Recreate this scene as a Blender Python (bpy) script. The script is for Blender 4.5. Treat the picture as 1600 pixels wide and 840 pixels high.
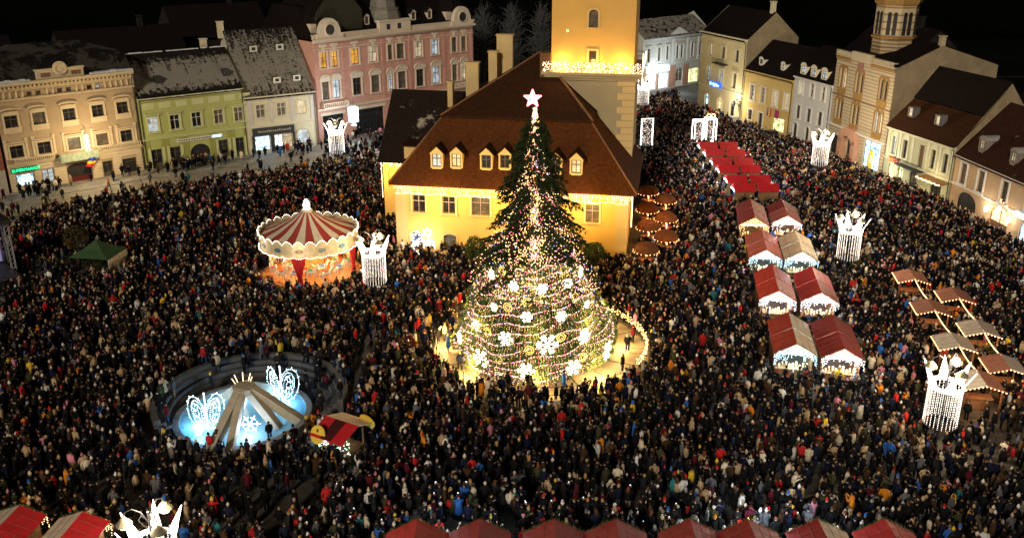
import bpy, bmesh, math, random
import numpy as np
from mathutils import Vector, Matrix

S = bpy.context.scene
for o in list(bpy.data.objects):
    bpy.data.objects.remove(o)
PI = math.pi
R = math.radians
rng = random.Random(11)
nrg = np.random.default_rng(11)
COL = S.collection

# ------------------------------------------------------------------ camera
TILT = R(20.9)
CAMH = 35.0
cam = bpy.data.cameras.new('camera')
cam.sensor_width = 36.0
cam.lens = 36.0 * 1450 / 1600
cam.clip_start = 0.5
cam.clip_end = 6000
camo = bpy.data.objects.new('camera', cam)
camo.location = (0, 0, CAMH)
camo.rotation_euler = (R(90) - TILT, 0, 0)
COL.objects.link(camo)
S.camera = camo

# ------------------------------------------------------------------ light of the night
S.view_settings.view_transform = 'Standard'
S.view_settings.look = 'None'
S.view_settings.exposure = 0.22
S.view_settings.gamma = 1.0
SUN_TO = Vector((-0.30, -0.82, 0.42)).normalized()
W = bpy.data.worlds.new('World')
S.world = W
W.use_nodes = True
wn = W.node_tree.nodes
sky = wn.new('ShaderNodeTexSky')
sky.sky_type = 'NISHITA'
sky.sun_disc = False
sky.sun_elevation = math.asin(SUN_TO.z)
sky.sun_rotation = math.atan2(SUN_TO.x, SUN_TO.y)
W.node_tree.links.new(sky.outputs[0], wn['Background'].inputs[0])
wn['Background'].inputs[1].default_value = 0.0006
sun = bpy.data.lights.new('fill_sun', 'SUN')  # warm directional fill added to brighten facades and crowd, not a real source
sun.energy = 1.5
sun.angle = R(6)
sun.color = (1.0, 0.87, 0.68)
suno = bpy.data.objects.new('fill_sun', sun)
suno.rotation_euler = SUN_TO.to_track_quat('Z', 'Y').to_euler()
COL.objects.link(suno)


def lamp(loc, power, color, size=0.25, parent=None, spot=None, aim=None, blend=0.6):
    """the light of a lamp or bulb cluster built nearby, or an added fill"""
    l = bpy.data.lights.new('lamp_or_fill_light', 'SPOT' if spot else 'POINT')
    l.energy = power
    l.color = color
    l.shadow_soft_size = size
    if spot:
        l.spot_size = R(spot)
        l.spot_blend = blend
    o = bpy.data.objects.new('lamp_or_fill_light', l)
    o.location = loc
    if aim is not None:
        o.rotation_euler = (Vector(aim) - Vector(loc)).to_track_quat('-Z', 'Y').to_euler()
    COL.objects.link(o)
    if parent:
        o.parent = parent
    return o


WARM = (1.0, 0.72, 0.40)
AMBER = (1.0, 0.58, 0.13)
COOL = (0.80, 0.92, 1.0)
PALE = (1.0, 0.90, 0.74)

# ------------------------------------------------------------------ materials
MATS = {}


def mat(name, color, rough=0.8, var=0.18, scale=1.5, bump=0.0, bscale=18.0, metal=0.0, color2=None, thresh=None, stretch=(1, 1, 1), obj=True, spec=0.4):
    if name in MATS:
        return MATS[name]
    m = bpy.data.materials.new(name)
    m.use_nodes = True
    nt = m.node_tree
    b = nt.nodes['Principled BSDF']
    b.inputs['Roughness'].default_value = rough
    b.inputs['Metallic'].default_value = metal
    b.inputs['Specular IOR Level'].default_value = spec
    tc = nt.nodes.new('ShaderNodeTexCoord')
    mp = nt.nodes.new('ShaderNodeMapping')
    mp.inputs['Scale'].default_value = stretch
    nt.links.new(tc.outputs['Object' if obj else 'Generated'], mp.inputs[0])
    n = nt.nodes.new('ShaderNodeTexNoise')
    n.inputs['Scale'].default_value = scale
    n.inputs['Detail'].default_value = 8
    n.inputs['Roughness'].default_value = 0.65
    nt.links.new(mp.outputs[0], n.inputs['Vector'])
    r = nt.nodes.new('ShaderNodeValToRGB')
    c = Vector(color)
    if color2 is None:
        r.color_ramp.elements[0].position = 0.3
        r.color_ramp.elements[1].position = 0.7
        r.color_ramp.elements[0].color = (*(c * (1 - var)), 1)
        r.color_ramp.elements[1].color = (*(c * (1 + var)), 1)
    else:
        r.color_ramp.elements[0].position = thresh - 0.025
        r.color_ramp.elements[1].position = thresh + 0.025
        r.color_ramp.elements[0].color = (*c, 1)
        r.color_ramp.elements[1].color = (*color2, 1)
    nt.links.new(n.outputs[0], r.inputs[0])
    nt.links.new(r.outputs[0], b.inputs['Base Color'])
    if bump:
        n2 = nt.nodes.new('ShaderNodeTexNoise')
        n2.inputs['Scale'].default_value = bscale
        n2.inputs['Detail'].default_value = 4
        nt.links.new(mp.outputs[0], n2.inputs['Vector'])
        bp = nt.nodes.new('ShaderNodeBump')
        bp.inputs['Strength'].default_value = bump
        bp.inputs['Distance'].default_value = 0.05
        nt.links.new(n2.outputs[0], bp.inputs['Height'])
        nt.links.new(bp.outputs[0], b.inputs['Normal'])
    MATS[name] = m
    return m


def tile_mat(name, color, snow=None, thresh=0.55, snow_scale=0.8, row=0.28, zr=None):
    """roof covering: rows of tiles as fine relief, with left-over snow"""
    if name in MATS:
        return MATS[name]
    m = mat(name, color, 0.85, 0.35, 3.0, spec=0.06)
    nt = m.node_tree
    b = nt.nodes['Principled BSDF']
    tc = nt.nodes.new('ShaderNodeTexCoord')
    w = nt.nodes.new('ShaderNodeTexWave')
    w.wave_type = 'BANDS'
    w.bands_direction = 'Z'
    w.wave_profile = 'SAW'
    w.inputs['Scale'].default_value = 0.314 / row
    w.inputs['Distortion'].default_value = 0.6
    nt.links.new(tc.outputs['Object'], w.inputs[0])
    bp = nt.nodes.new('ShaderNodeBump')
    bp.inputs['Strength'].default_value = 0.5
    bp.inputs['Distance'].default_value = 0.06
    nt.links.new(w.outputs[1], bp.inputs['Height'])
    nt.links.new(bp.outputs[0], b.inputs['Normal'])
    if snow:
        n = nt.nodes.new('ShaderNodeTexNoise')
        n.inputs['Scale'].default_value = snow_scale
        n.inputs['Detail'].default_value = 9
        n.inputs['Roughness'].default_value = 0.72
        nt.links.new(tc.outputs['Object'], n.inputs['Vector'])
        r = nt.nodes.new('ShaderNodeValToRGB')
        r.color_ramp.elements[0].position = thresh - 0.03
        r.color_ramp.elements[1].position = thresh + 0.03
        fac = n.outputs[0]
        if zr:
            # snow slides off the ridge in streaks and melts first along the gutter
            sx = nt.nodes.new('ShaderNodeSeparateXYZ')
            nt.links.new(tc.outputs['Object'], sx.inputs[0])
            st_ = nt.nodes.new('ShaderNodeTexNoise')
            st_.inputs['Scale'].default_value = 1.0
            st_.inputs['Detail'].default_value = 4
            mp_ = nt.nodes.new('ShaderNodeMapping')
            mp_.inputs['Scale'].default_value = (2.6, 0.25, 0.25)
            nt.links.new(tc.outputs['Object'], mp_.inputs[0])
            nt.links.new(mp_.outputs[0], st_.inputs['Vector'])
            t_ = nt.nodes.new('ShaderNodeMapRange')
            t_.inputs[1].default_value, t_.inputs[2].default_value = zr
            nt.links.new(sx.outputs[2], t_.inputs[0])
            cv = nt.nodes.new('ShaderNodeFloatCurve')
            c_ = cv.mapping.curves[0]
            c_.points[0].location = (0.0, 0.28)
            c_.points[1].location = (1.0, 0.16)
            for q in ((0.10, 0.50), (0.25, 0.62), (0.6, 0.60), (0.85, 0.42)):
                c_.points.new(*q)
            cv.mapping.update()
            nt.links.new(t_.outputs[0], cv.inputs[1])
            a1 = nt.nodes.new('ShaderNodeMath')
            a1.operation = 'ADD'
            nt.links.new(n.outputs[0], a1.inputs[0])
            nt.links.new(cv.outputs[0], a1.inputs[1])
            a2 = nt.nodes.new('ShaderNodeMath')
            a2.operation = 'MULTIPLY_ADD'
            nt.links.new(st_.outputs[0], a2.inputs[0])
            a2.inputs[1].default_value = 0.45
            nt.links.new(a1.outputs[0], a2.inputs[2])
            a3 = nt.nodes.new('ShaderNodeMath')
            a3.operation = 'MULTIPLY'
            a3.inputs[1].default_value = 0.6
            nt.links.new(a2.outputs[0], a3.inputs[0])
            fac = a3.outputs[0]
        nt.links.new(fac, r.inputs[0])
        mx = nt.nodes.new('ShaderNodeMixRGB')
        src = b.inputs['Base Color'].links[0].from_socket
        nt.links.new(r.outputs[0], mx.inputs[0])
        nt.links.new(src, mx.inputs[1])
        mx.inputs[2].default_value = (*snow, 1)
        nt.links.new(mx.outputs[0], b.inputs['Base Color'])
    return m


def emit(name, color, strength, sample=True):
    if name in MATS:
        return MATS[name]
    m = bpy.data.materials.new(name)
    m.use_nodes = True
    b = m.node_tree.nodes['Principled BSDF']
    b.inputs['Base Color'].default_value = (*[0.5 * c for c in color], 1)
    b.inputs['Emission Color'].default_value = (*color, 1)
    b.inputs['Emission Strength'].default_value = strength
    if not sample:
        m.cycles.emission_sampling = 'NONE'
    MATS[name] = m
    return m


def pane_mat(name, color, strength, scale=1.4):
    """a lit window: a room with curtains and lamps seen as uneven brightness"""
    if name in MATS:
        return MATS[name]
    m = emit(name, color, strength)
    nt = m.node_tree
    b = nt.nodes['Principled BSDF']
    tc = nt.nodes.new('ShaderNodeTexCoord')
    oi = nt.nodes.new('ShaderNodeObjectInfo')
    n = nt.nodes.new('ShaderNodeTexNoise')
    n.noise_dimensions = '4D'
    n.inputs['Scale'].default_value = scale
    n.inputs['Detail'].default_value = 3
    nt.links.new(tc.outputs['Object'], n.inputs['Vector'])
    mu = nt.nodes.new('ShaderNodeMath')
    mu.operation = 'MULTIPLY'
    mu.inputs[1].default_value = 20
    nt.links.new(oi.outputs['Random'], mu.inputs[0])
    nt.links.new(mu.outputs[0], n.inputs['W'])
    r = nt.nodes.new('ShaderNodeMapRange')
    r.inputs[1].default_value = 0.35
    r.inputs[2].default_value = 0.68
    r.inputs[3].default_value = strength * 0.12
    r.inputs[4].default_value = strength * 1.5
    nt.links.new(n.outputs[0], r.inputs[0])
    nt.links.new(r.outputs[0], b.inputs['Emission Strength'])
    return m


def attr_mat(name, rough=0.85, strength=0.0):
    m = bpy.data.materials.new(name)
    m.use_nodes = True
    nt = m.node_tree
    b = nt.nodes['Principled BSDF']
    a = nt.nodes.new('ShaderNodeAttribute')
    a.attribute_name = 'Col'
    b.inputs['Roughness'].default_value = rough
    b.inputs['Specular IOR Level'].default_value = 0.08
    nt.links.new(a.outputs['Color'], b.inputs['Base Color'])
    if strength:
        nt.links.new(a.outputs['Color'], b.inputs['Emission Color'])
        b.inputs['Emission Strength'].default_value = strength
    MATS[name] = m
    return m


def objcol_mat(name, rough=0.8, bump=0.0):
    """cloth, wood or hair whose colour belongs to the single object"""
    m = bpy.data.materials.new(name)
    m.use_nodes = True
    nt = m.node_tree
    b = nt.nodes['Principled BSDF']
    b.inputs['Roughness'].default_value = rough
    b.inputs['Specular IOR Level'].default_value = 0.15
    oi = nt.nodes.new('ShaderNodeObjectInfo')
    tc = nt.nodes.new('ShaderNodeTexCoord')
    n = nt.nodes.new('ShaderNodeTexNoise')
    n.inputs['Scale'].default_value = 7
    n.inputs['Detail'].default_value = 5
    nt.links.new(tc.outputs['Object'], n.inputs['Vector'])
    mr = nt.nodes.new('ShaderNodeMapRange')
    mr.inputs[1].default_value = 0.3
    mr.inputs[2].default_value = 0.7
    mr.inputs[3].default_value = 0.6
    mr.inputs[4].default_value = 1.25
    nt.links.new(n.outputs[0], mr.inputs[0])
    mx = nt.nodes.new('ShaderNodeMixRGB')
    mx.blend_type = 'MULTIPLY'
    mx.inputs[0].default_value = 1
    nt.links.new(oi.outputs['Color'], mx.inputs[1])
    nt.links.new(mr.outputs[0], mx.inputs[2])
    nt.links.new(mx.outputs[0], b.inputs['Base Color'])
    if bump:
        bp = nt.nodes.new('ShaderNodeBump')
        bp.inputs['Strength'].default_value = bump
        nt.links.new(n.outputs[0], bp.inputs['Height'])
        nt.links.new(bp.outputs[0], b.inputs['Normal'])
    MATS[name] = m
    return m


M_cloth = objcol_mat('cloth', 0.8, 0.4)
M_skin = mat('skin', (0.44, 0.28, 0.19), 0.6, 0.08, 8)
M_crowd = attr_mat('crowd_cloth')
M_bulb = attr_mat('bulb', 0.4, 5.0)
M_bulbdim = attr_mat('bulb_dim', 0.4, 2.2)
M_bulbtree = attr_mat('bulb_coloured', 0.4, 3.3)
M_white_led = emit('white_led', (1.0, 0.95, 0.86), 5.0)
M_warm_led = emit('warm_led', (1.0, 0.66, 0.22), 5.0)
M_cool_led = emit('cool_led', (0.72, 0.90, 1.0), 3.6)
M_iron = mat('iron', (0.035, 0.035, 0.04), 0.5, 0.3, 6, metal=0.4)
M_wire = mat('wire', (0.03, 0.035, 0.03), 0.7)
M_glass = mat('dark_glass', (0.022, 0.024, 0.028), 0.12, 0.6, 1.2)
M_curtain = mat('curtained_glass', (0.12, 0.105, 0.08), 0.3, 0.7, 1.6)
M_amber = pane_mat('amber_room', (1.0, 0.50, 0.08), 0.55)
M_coolroom = pane_mat('cool_room', (0.72, 0.86, 1.0), 0.42)
M_paleroom = pane_mat('pale_room', (1.0, 0.86, 0.58), 0.36)
M_shopcool = pane_mat('cool_shop', (0.45, 0.75, 1.0), 2.4, 2.2)
M_shopwhite = pane_mat('white_shop', (0.92, 0.97, 1.0), 2.6, 2.2)
M_shopyel = pane_mat('yellow_shop', (0.95, 0.95, 0.45), 1.3, 1.2)
M_shopwarm = pane_mat('warm_shop', (1.0, 0.72, 0.35), 1.9, 2.0)
M_frame = mat('window_wood', (0.10, 0.08, 0.06), 0.6, 0.2, 5)
M_framew = mat('window_paint', (0.62, 0.60, 0.54), 0.6, 0.1, 5)
M_stone = mat('trim_stone', (0.66, 0.58, 0.43), 0.8, 0.12, 2.0, 0.15)
M_snow = mat('snow', (0.72, 0.73, 0.76), 0.7, 0.1, 3, 0.3)
M_wood = mat('stall_wood', (0.22, 0.12, 0.055), 0.75, 0.35, 2.5, 0.2, 20, stretch=(1, 1, 8))
M_brown = mat('brown_wood', (0.16, 0.07, 0.03), 0.75, 0.35, 3, 0.2)
M_black = mat('black_paint', (0.02, 0.02, 0.022), 0.55)
M_pave = mat('pavement_slab', (0.30, 0.28, 0.25), 0.6, 0.35, 0.6, 0.3, 6)
M_roofdark = tile_mat('dark_roof', (0.011, 0.008, 0.007))
M_roofsnow = tile_mat('snowy_roof', (0.015, 0.013, 0.012), (0.23, 0.215, 0.19), 0.455, 0.95)
M_roofgreen = tile_mat('snowy_slope', (0.015, 0.013, 0.012), (0.24, 0.225, 0.20), 0.735, 1.6, zr=(10.7, 16.0))
M_roofcream = tile_mat('snowy_steep_slope', (0.015, 0.013, 0.012), (0.23, 0.215, 0.19), 0.765, 2.6, zr=(7.6, 20.5))
M_roofsnow2 = tile_mat('snow_patched_roof', (0.015, 0.013, 0.012), (0.22, 0.205, 0.18), 0.47, 1.6)
M_rooffew = tile_mat('roof_with_few_snow_patches', (0.035, 0.015, 0.009), (0.30, 0.28, 0.26), 0.66, 0.5)
M_hallroof = tile_mat('hall_roof', (0.095, 0.032, 0.010), (0.30, 0.26, 0.2), 0.735, 0.33)
M_hallroof2 = tile_mat('hall_upper_roof', (0.04, 0.017, 0.008), None)  # darker than the lower slope: the upper slope's shade is put into the colour


# ------------------------------------------------------------------ mesh helpers
class MB:
    def __init__(self):
        self.v = []
        self.f = []
        self.mi = []

    def add(self, vs, fs, mi=0):
        n = len(self.v)
        self.v += [tuple(p) for p in vs]
        for f in fs:
            self.f.append(tuple(n + i for i in f))
            self.mi.append(mi)
        return self

    def box(self, x0, x1, y0, y1, z0, z1, mi=0, T=None):
        vs = [(x0, y0, z0), (x1, y0, z0), (x1, y1, z0), (x0, y1, z0), (x0, y0, z1), (x1, y0, z1), (x1, y1, z1), (x0, y1, z1)]
        if T is not None:
            vs = [T @ Vector(p) for p in vs]
        return self.add(vs, [(0, 3, 2, 1), (4, 5, 6, 7), (0, 1, 5, 4), (1, 2, 6, 5), (2, 3, 7, 6), (3, 0, 4, 7)], mi)

    def slab(self, quad, th, mi=0):
        """a sheet through four or more points with thickness th downwards along its normal"""
        q = [Vector(p) for p in quad]
        n = (q[1] - q[0]).cross(q[2] - q[0]).normalized()
        k = len(q)
        vs = q + [p - n * th for p in q]
        fs = [tuple(range(k)), tuple(range(2 * k - 1, k - 1, -1))]
        for i in range(k):
            j = (i + 1) % k
            fs.append((j, i, k + i, k + j))
        return self.add(vs, fs, mi)

    def prism(self, poly, y0, y1, mi=0):
        """polygon given in x,z pushed from y0 to y1"""
        k = len(poly)
        vs = [(p[0], y0, p[1]) for p in poly] + [(p[0], y1, p[1]) for p in poly]
        fs = [tuple(range(k)), tuple(range(2 * k - 1, k - 1, -1))]
        for i in range(k):
            j = (i + 1) % k
            fs.append((j, i, k + i, k + j))
        return self.add(vs, fs, mi)

    def loft(self, rings, cap=True, mi=0, closed=False):
        n = len(rings[0])
        vs = [p for r in rings for p in r]
        fs = []
        m = len(rings)
        for a in range(m if closed else m - 1):
            b = (a + 1) % m
            for i in range(n):
                j = (i + 1) % n
                fs.append((a * n + i, a * n + j, b * n + j, b * n + i))
        if cap and not closed:
            fs.append(tuple(range(n - 1, -1, -1)))
            fs.append(tuple((m - 1) * n + i for i in range(n)))
        return self.add(vs, fs, mi)

    def tube(self, path, rad, n=6, mi=0, closed=False, cap=True):
        P = [Vector(p) for p in path]
        rings = []
        up = None
        for i, p in enumerate(P):
            if closed:
                d = (P[(i + 1) % len(P)] - P[i - 1])
            else:
                d = (P[min(i + 1, len(P) - 1)] - P[max(i - 1, 0)])
            d.normalize()
            if up is None:
                up = Vector((0, 0, 1)) if abs(d.z) < 0.9 else Vector((1, 0, 0))
            a = d.cross(up)
            if a.length < 1e-5:
                a = d.cross(Vector((0.3, 1, 0)))
            a.normalize()
            b = a.cross(d).normalized()
            up = b
            r = rad[i] if isinstance(rad, (list, tuple)) else rad
            rings.append([p + (a * math.cos(t * 2 * PI / n) + b * math.sin(t * 2 * PI / n)) * r for t in range(n)])
        return self.loft(rings, cap, mi, closed)

    def lathe(self, prof, n=16, c=(0, 0), mi=0, cap=True):
        rings = [[(c[0] + r * math.cos(t * 2 * PI / n), c[1] + r * math.sin(t * 2 * PI / n), z) for t in range(n)] for r, z in prof]
        return self.loft(rings, cap, mi)

    def build(self, name, m, parent=None, smooth=False, label=None, stuff=False, mesh_only=False):
        me = bpy.data.meshes.new(name)
        me.from_pydata(self.v, [], self.f)
        ms = m if isinstance(m, (list, tuple)) else [m]
        for x in ms:
            me.materials.append(x)
        if len(ms) > 1:
            me.polygons.foreach_set('material_index', self.mi)
        if smooth:
            me.polygons.foreach_set('use_smooth', [True] * len(me.polygons))
        me.update()
        if mesh_only:
            return me
        return link(name, me, parent, label, stuff)


def link(name, me, parent=None, label=None, stuff=False, loc=None, rot=None):
    o = bpy.data.objects.new(name, me)
    COL.objects.link(o)
    if parent:
        o.parent = parent
    if label:
        o['label'] = label
    if stuff:
        o['kind'] = 'stuff'
    if loc is not None:
        o.location = loc
    if rot is not None:
        o.rotation_euler = rot
    return o


def tag(o, label, cat, group=None):
    o['label'] = label
    o['category'] = cat
    if group:
        o['group'] = group
    return o


def thing(name, label, cat, loc=(0, 0, 0), rz=0.0, group=None):
    o = bpy.data.objects.new(name, None)
    o.empty_display_size = 0.5
    COL.objects.link(o)
    o.location = loc
    o.rotation_euler = (0, 0, rz)
    return tag(o, label, cat, group)


def structure(o):
    o['kind'] = 'structure'
    return o


def copy_tree(o, parent=None):
    c = o.copy()
    COL.objects.link(c)
    c.parent = parent
    for ch in o.children:
        copy_tree(ch, c)
    return c


OCT_V = np.array([(1, 0, 0), (-1, 0, 0), (0, 1, 0), (0, -1, 0), (0, 0, 1), (0, 0, -1)], float)
OCT_F = np.array([(0, 2, 4), (2, 1, 4), (1, 3, 4), (3, 0, 4), (2, 0, 5), (1, 2, 5), (3, 1, 5), (0, 3, 5)])


def tri_mesh(name, V, F, C=None, m=None):
    me = bpy.data.meshes.new(name)
    me.vertices.add(len(V))
    me.vertices.foreach_set('co', np.asarray(V, np.float32).ravel())
    me.loops.add(F.size)
    me.loops.foreach_set('vertex_index', F.astype(np.int32).ravel())
    k = F.shape[1]
    me.polygons.add(len(F))
    me.polygons.foreach_set('loop_start', np.arange(0, F.size, k, dtype=np.int32))
    me.update(calc_edges=True)
    me.validate()
    if C is not None:
        a = me.color_attributes.new('Col', 'FLOAT_COLOR', 'POINT')
        a.data.foreach_set('color', np.asarray(C, np.float32).ravel())
    if m:
        me.materials.append(m)
    return me


def bulbs(name, pts, cols, r, m, parent=None, label=None, stuff=True, mesh_only=False):
    pts = np.asarray(pts, float)
    cols = np.asarray(cols, float)
    n = len(pts)
    rr = np.broadcast_to(np.asarray(r, float), (n,)) if np.ndim(r) else np.full(n, r)
    V = (pts[:, None, :] + OCT_V[None] * rr[:, None, None]).reshape(-1, 3)
    F = (OCT_F[None] + 6 * np.arange(n)[:, None, None]).reshape(-1, 3)
    C = np.ones((n * 6, 4))
    C[:, :3] = np.repeat(cols, 6, 0)
    me = tri_mesh(name, V, F, C, m)
    if mesh_only:
        return me
    return link(name, me, parent, label, stuff)


WW = (1.0, 0.80, 0.48)
C_WARMW = np.array([(1.0, 0.78, 0.45), (1.0, 0.70, 0.30), (1.0, 0.88, 0.62)])
C_TREE = np.array([(1.0, 0.66, 0.22), (1.0, 0.76, 0.40), (1.0, 0.55, 0.10), (1.0, 0.16, 0.22), (1.0, 0.34, 0.45), (0.25, 0.36, 1.0), (1.0, 0.68, 0.30)])
P_TREE = np.array([0.24, 0.16, 0.16, 0.14, 0.12, 0.06, 0.12])


def pick(cols, n, p=None):
    return cols[nrg.choice(len(cols), n, p=p)]


def interp(tab, x):
    return float(np.interp(x, [t[0] for t in tab], [t[1] for t in tab]))


# a pixel of the 1600x840 photograph to a point at height z (used to survey the square)
def at(u, v, z=0.0):
    x, y = (u - 800) / 1450, -(v - 420) / 1450
    c, s = math.cos(TILT), math.sin(TILT)
    d = Vector((x, c + y * s, -s + y * c))
    t = (z - CAMH) / d.z
    return Vector((0, 0, CAMH)) + d * t


# ================================================================== THE GROUND
def sheet(name, pts, z, m):
    b = MB()
    b.add([(p[0], p[1], z) for p in pts], [tuple(range(len(pts)))])
    return structure(b.build(name, m))


M_ground = mat('square_paving', (0.10, 0.09, 0.078), 0.6, 0.4, 0.25, 0.25, 3.5, spec=0.12)
nt = M_ground.node_tree
br = nt.nodes.new('ShaderNodeTexBrick')
br.inputs['Scale'].default_value = 1.0
br.inputs['Brick Width'].default_value = 0.9
br.inputs['Row Height'].default_value = 0.6
br.inputs['Mortar Size'].default_value = 0.02
br.inputs['Color1'].default_value = (1, 1, 1, 1)
br.inputs['Color2'].default_value = (0.78, 0.78, 0.78, 1)
br.inputs['Mortar'].default_value = (0.45, 0.45, 0.45, 1)
tcg = nt.nodes.new('ShaderNodeTexCoord')
nt.links.new(tcg.outputs['Object'], br.inputs['Vector'])
mxg = nt.nodes.new('ShaderNodeMixRGB')
mxg.blend_type = 'MULTIPLY'
mxg.inputs[0].default_value = 1
bb = nt.nodes['Principled BSDF']
src = bb.inputs['Base Color'].links[0].from_socket
nt.links.new(src, mxg.inputs[1])
nt.links.new(br.outputs['Color'], mxg.inputs[2])
nt.links.new(mxg.outputs[0], bb.inputs['Base Color'])

gx = [-3000, -400, -120, -60, -30, 0, 30, 60, 120, 400, 3000]
b = MB()
gv = [(x, y, 0) for y in (-200, 20, 60, 100, 140, 180, 220, 400, 3500) for x in gx]
nx = len(gx)

FC = Vector((-19.9, 60.6, 0))
for j in range(8):
    for i in range(nx - 1):
        a = j * nx + i
        b.f.append((a, a + 1, a + nx + 1, a + nx))
        b.mi.append(0)
b.v = gv
structure(b.build('ground', M_ground))

M_road = mat('slushy_asphalt', (0.27, 0.245, 0.20), 0.45, 0.35, 0.35, 0.2, 4)
M_line = mat('road_paint', (0.6, 0.58, 0.52), 0.6, 0.25, 3)
M_redpaint = mat('red_paving', (0.42, 0.14, 0.10), 0.6, 0.25, 2)


def off(P, Q, d):
    t = (Q - P).normalized()
    n = Vector((-t.y, t.x, 0))
    return n * d


# left street: pavement in front of the houses, kerb, road
LP = [Vector(p) for p in ((-82, 106.3, 0), (-66.92, 119.79, 0), (-53.4, 131.76, 0), (-40.88, 141.0, 0), (-31.3, 147.2, 0), (-21.6, 158.4, 0), (-5, 174, 0))]
LN = [Vector((0.68, -0.73, 0)), Vector((0.665, -0.747, 0)), Vector((0.63, -0.776, 0)), Vector((0.56, -0.83, 0)), Vector((0.60, -0.80, 0)), Vector((0.70, -0.71, 0)), Vector((0.70, -0.71, 0))]


def strip(name, P, N, a, c, z, m, th=0.0):
    b = MB()
    n = len(P)
    top = [(P[i] + N[i] * a) for i in range(n)] + [(P[i] + N[i] * c) for i in range(n)]
    vs = [(p.x, p.y, z) for p in top]
    fs = [(i, n + i, n + i + 1, i + 1) for i in range(n - 1)]
    if th:
        vs += [(p.x, p.y, z - th) for p in top[n:]]
        fs += [(n + i, 2 * n + i, 2 * n + i + 1, n + i + 1) for i in range(n - 1)]
    b.add(vs, fs)
    return structure(b.build(name, m))


strip('road', LP, LN, 4.6, 12.5, 0.004, M_road)
strip('pavement', LP, LN, -0.5, 4.6, 0.13, M_pave, 0.13)
b = MB()
for i in range(len(LP) - 1):
    for k in range(6):
        f0, f1 = k / 6 + 0.02, k / 6 + 0.10
        p = [LP[i].lerp(LP[i + 1], f) + LN[i].lerp(LN[i + 1], f) * q for f in (f0, f1) for q in (8.4, 8.55)]
        b.add([(q.x, q.y, 0.009) for q in (p[0], p[1], p[3], p[2])], [(0, 1, 2, 3)])
structure(b.build('road_marking', M_line))
b = MB()
c0, c1 = at(545, 238), at(606, 228)
dv = (at(590, 262) - c0)
tv = (c1 - c0).normalized()
for k in range(7):
    p = c0 + dv * (k / 7)
    q = c0 + dv * ((k + 0.5) / 7)
    b.add([(w.x, w.y, 0.008) for w in (p, p + tv * 6, q + tv * 6, q)], [(0, 1, 2, 3)], 0)
    p2 = c0 + dv * ((k + 1) / 7)
    b.add([(w.x, w.y, 0.008) for w in (q, q + tv * 6, p2 + tv * 6, p2)], [(0, 1, 2, 3)], 1)
structure(b.build('pedestrian_crossing', [M_redpaint, M_line]))
RP = [Vector(p) for p in ((36.13, 180.66, 0), (41.32, 166.28, 0), (46.41, 153.4, 0), (49.52, 143.5, 0), (52.76, 128.57, 0), (56.28, 115.09, 0), (58.3, 98, 0), (60, 80, 0))]
RN = [Vector((-0.95, -0.3, 0))] * 8
strip('pavement', list(reversed(RP)), list(reversed(RN)), -0.5, 3.0, 0.13, M_pave, 0.13)

# near-black sheets behind the house rows; the night's darkness is put into their colour
M_nightground = mat('night_black_ground', (0.006, 0.0062, 0.0055), 0.95, 0.4, 0.05, spec=0.0)
sheet('terrain', [(-400, 216), (400, 216), (400, 420), (-400, 420)], 0.012, M_nightground)
sheet('terrain', [(60, 178), (72, 90), (400, 90), (400, 215.5), (49, 215.5)], 0.012, M_nightground)
sheet('terrain', [(-400, 100), (-92, 112), (-44, 158), (-20, 200), (-20, 215.5), (-400, 215.5)], 0.012, M_nightground)
# dark wooded slopes behind the town
hx = np.linspace(-900, 900, 46)
hy = np.linspace(260, 1500, 26)
M_hill = mat('night_forest', (0.0022, 0.0025, 0.0022), 0.95, 0.6, 0.02, spec=0.0)
vs, fs = [], []
for j, y in enumerate(hy):
    for i, x in enumerate(hx):
        z = -1.0 + 210 * (1 - math.exp(-max(0, y - 300) / 420)) * (0.75 + 0.25 * math.sin(x * 0.006 + 1.3)) + 9 * math.sin(x * 0.03) * math.cos(y * 0.021) * min(1, (y - 260) / 150)
        vs.append((x, y, z))
for j in range(25):
    for i in range(45):
        a = j * 46 + i
        fs.append((a, a + 1, a + 47, a + 46))
b = MB()
b.add(vs, fs)
structure(b.build('hills', M_hill, smooth=True))


# ================================================================== HOUSES
def arch_pts(x0, x1, zs, zt, n=8):
    """points of an arch from (x0,zs) over the top zt to (x1,zs)"""
    xc, hw = (x0 + x1) / 2, (x1 - x0) / 2
    return [(xc - hw * math.cos(PI * i / n), zs + (zt - zs) * math.sin(PI * i / n)) for i in range(n + 1)]


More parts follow.
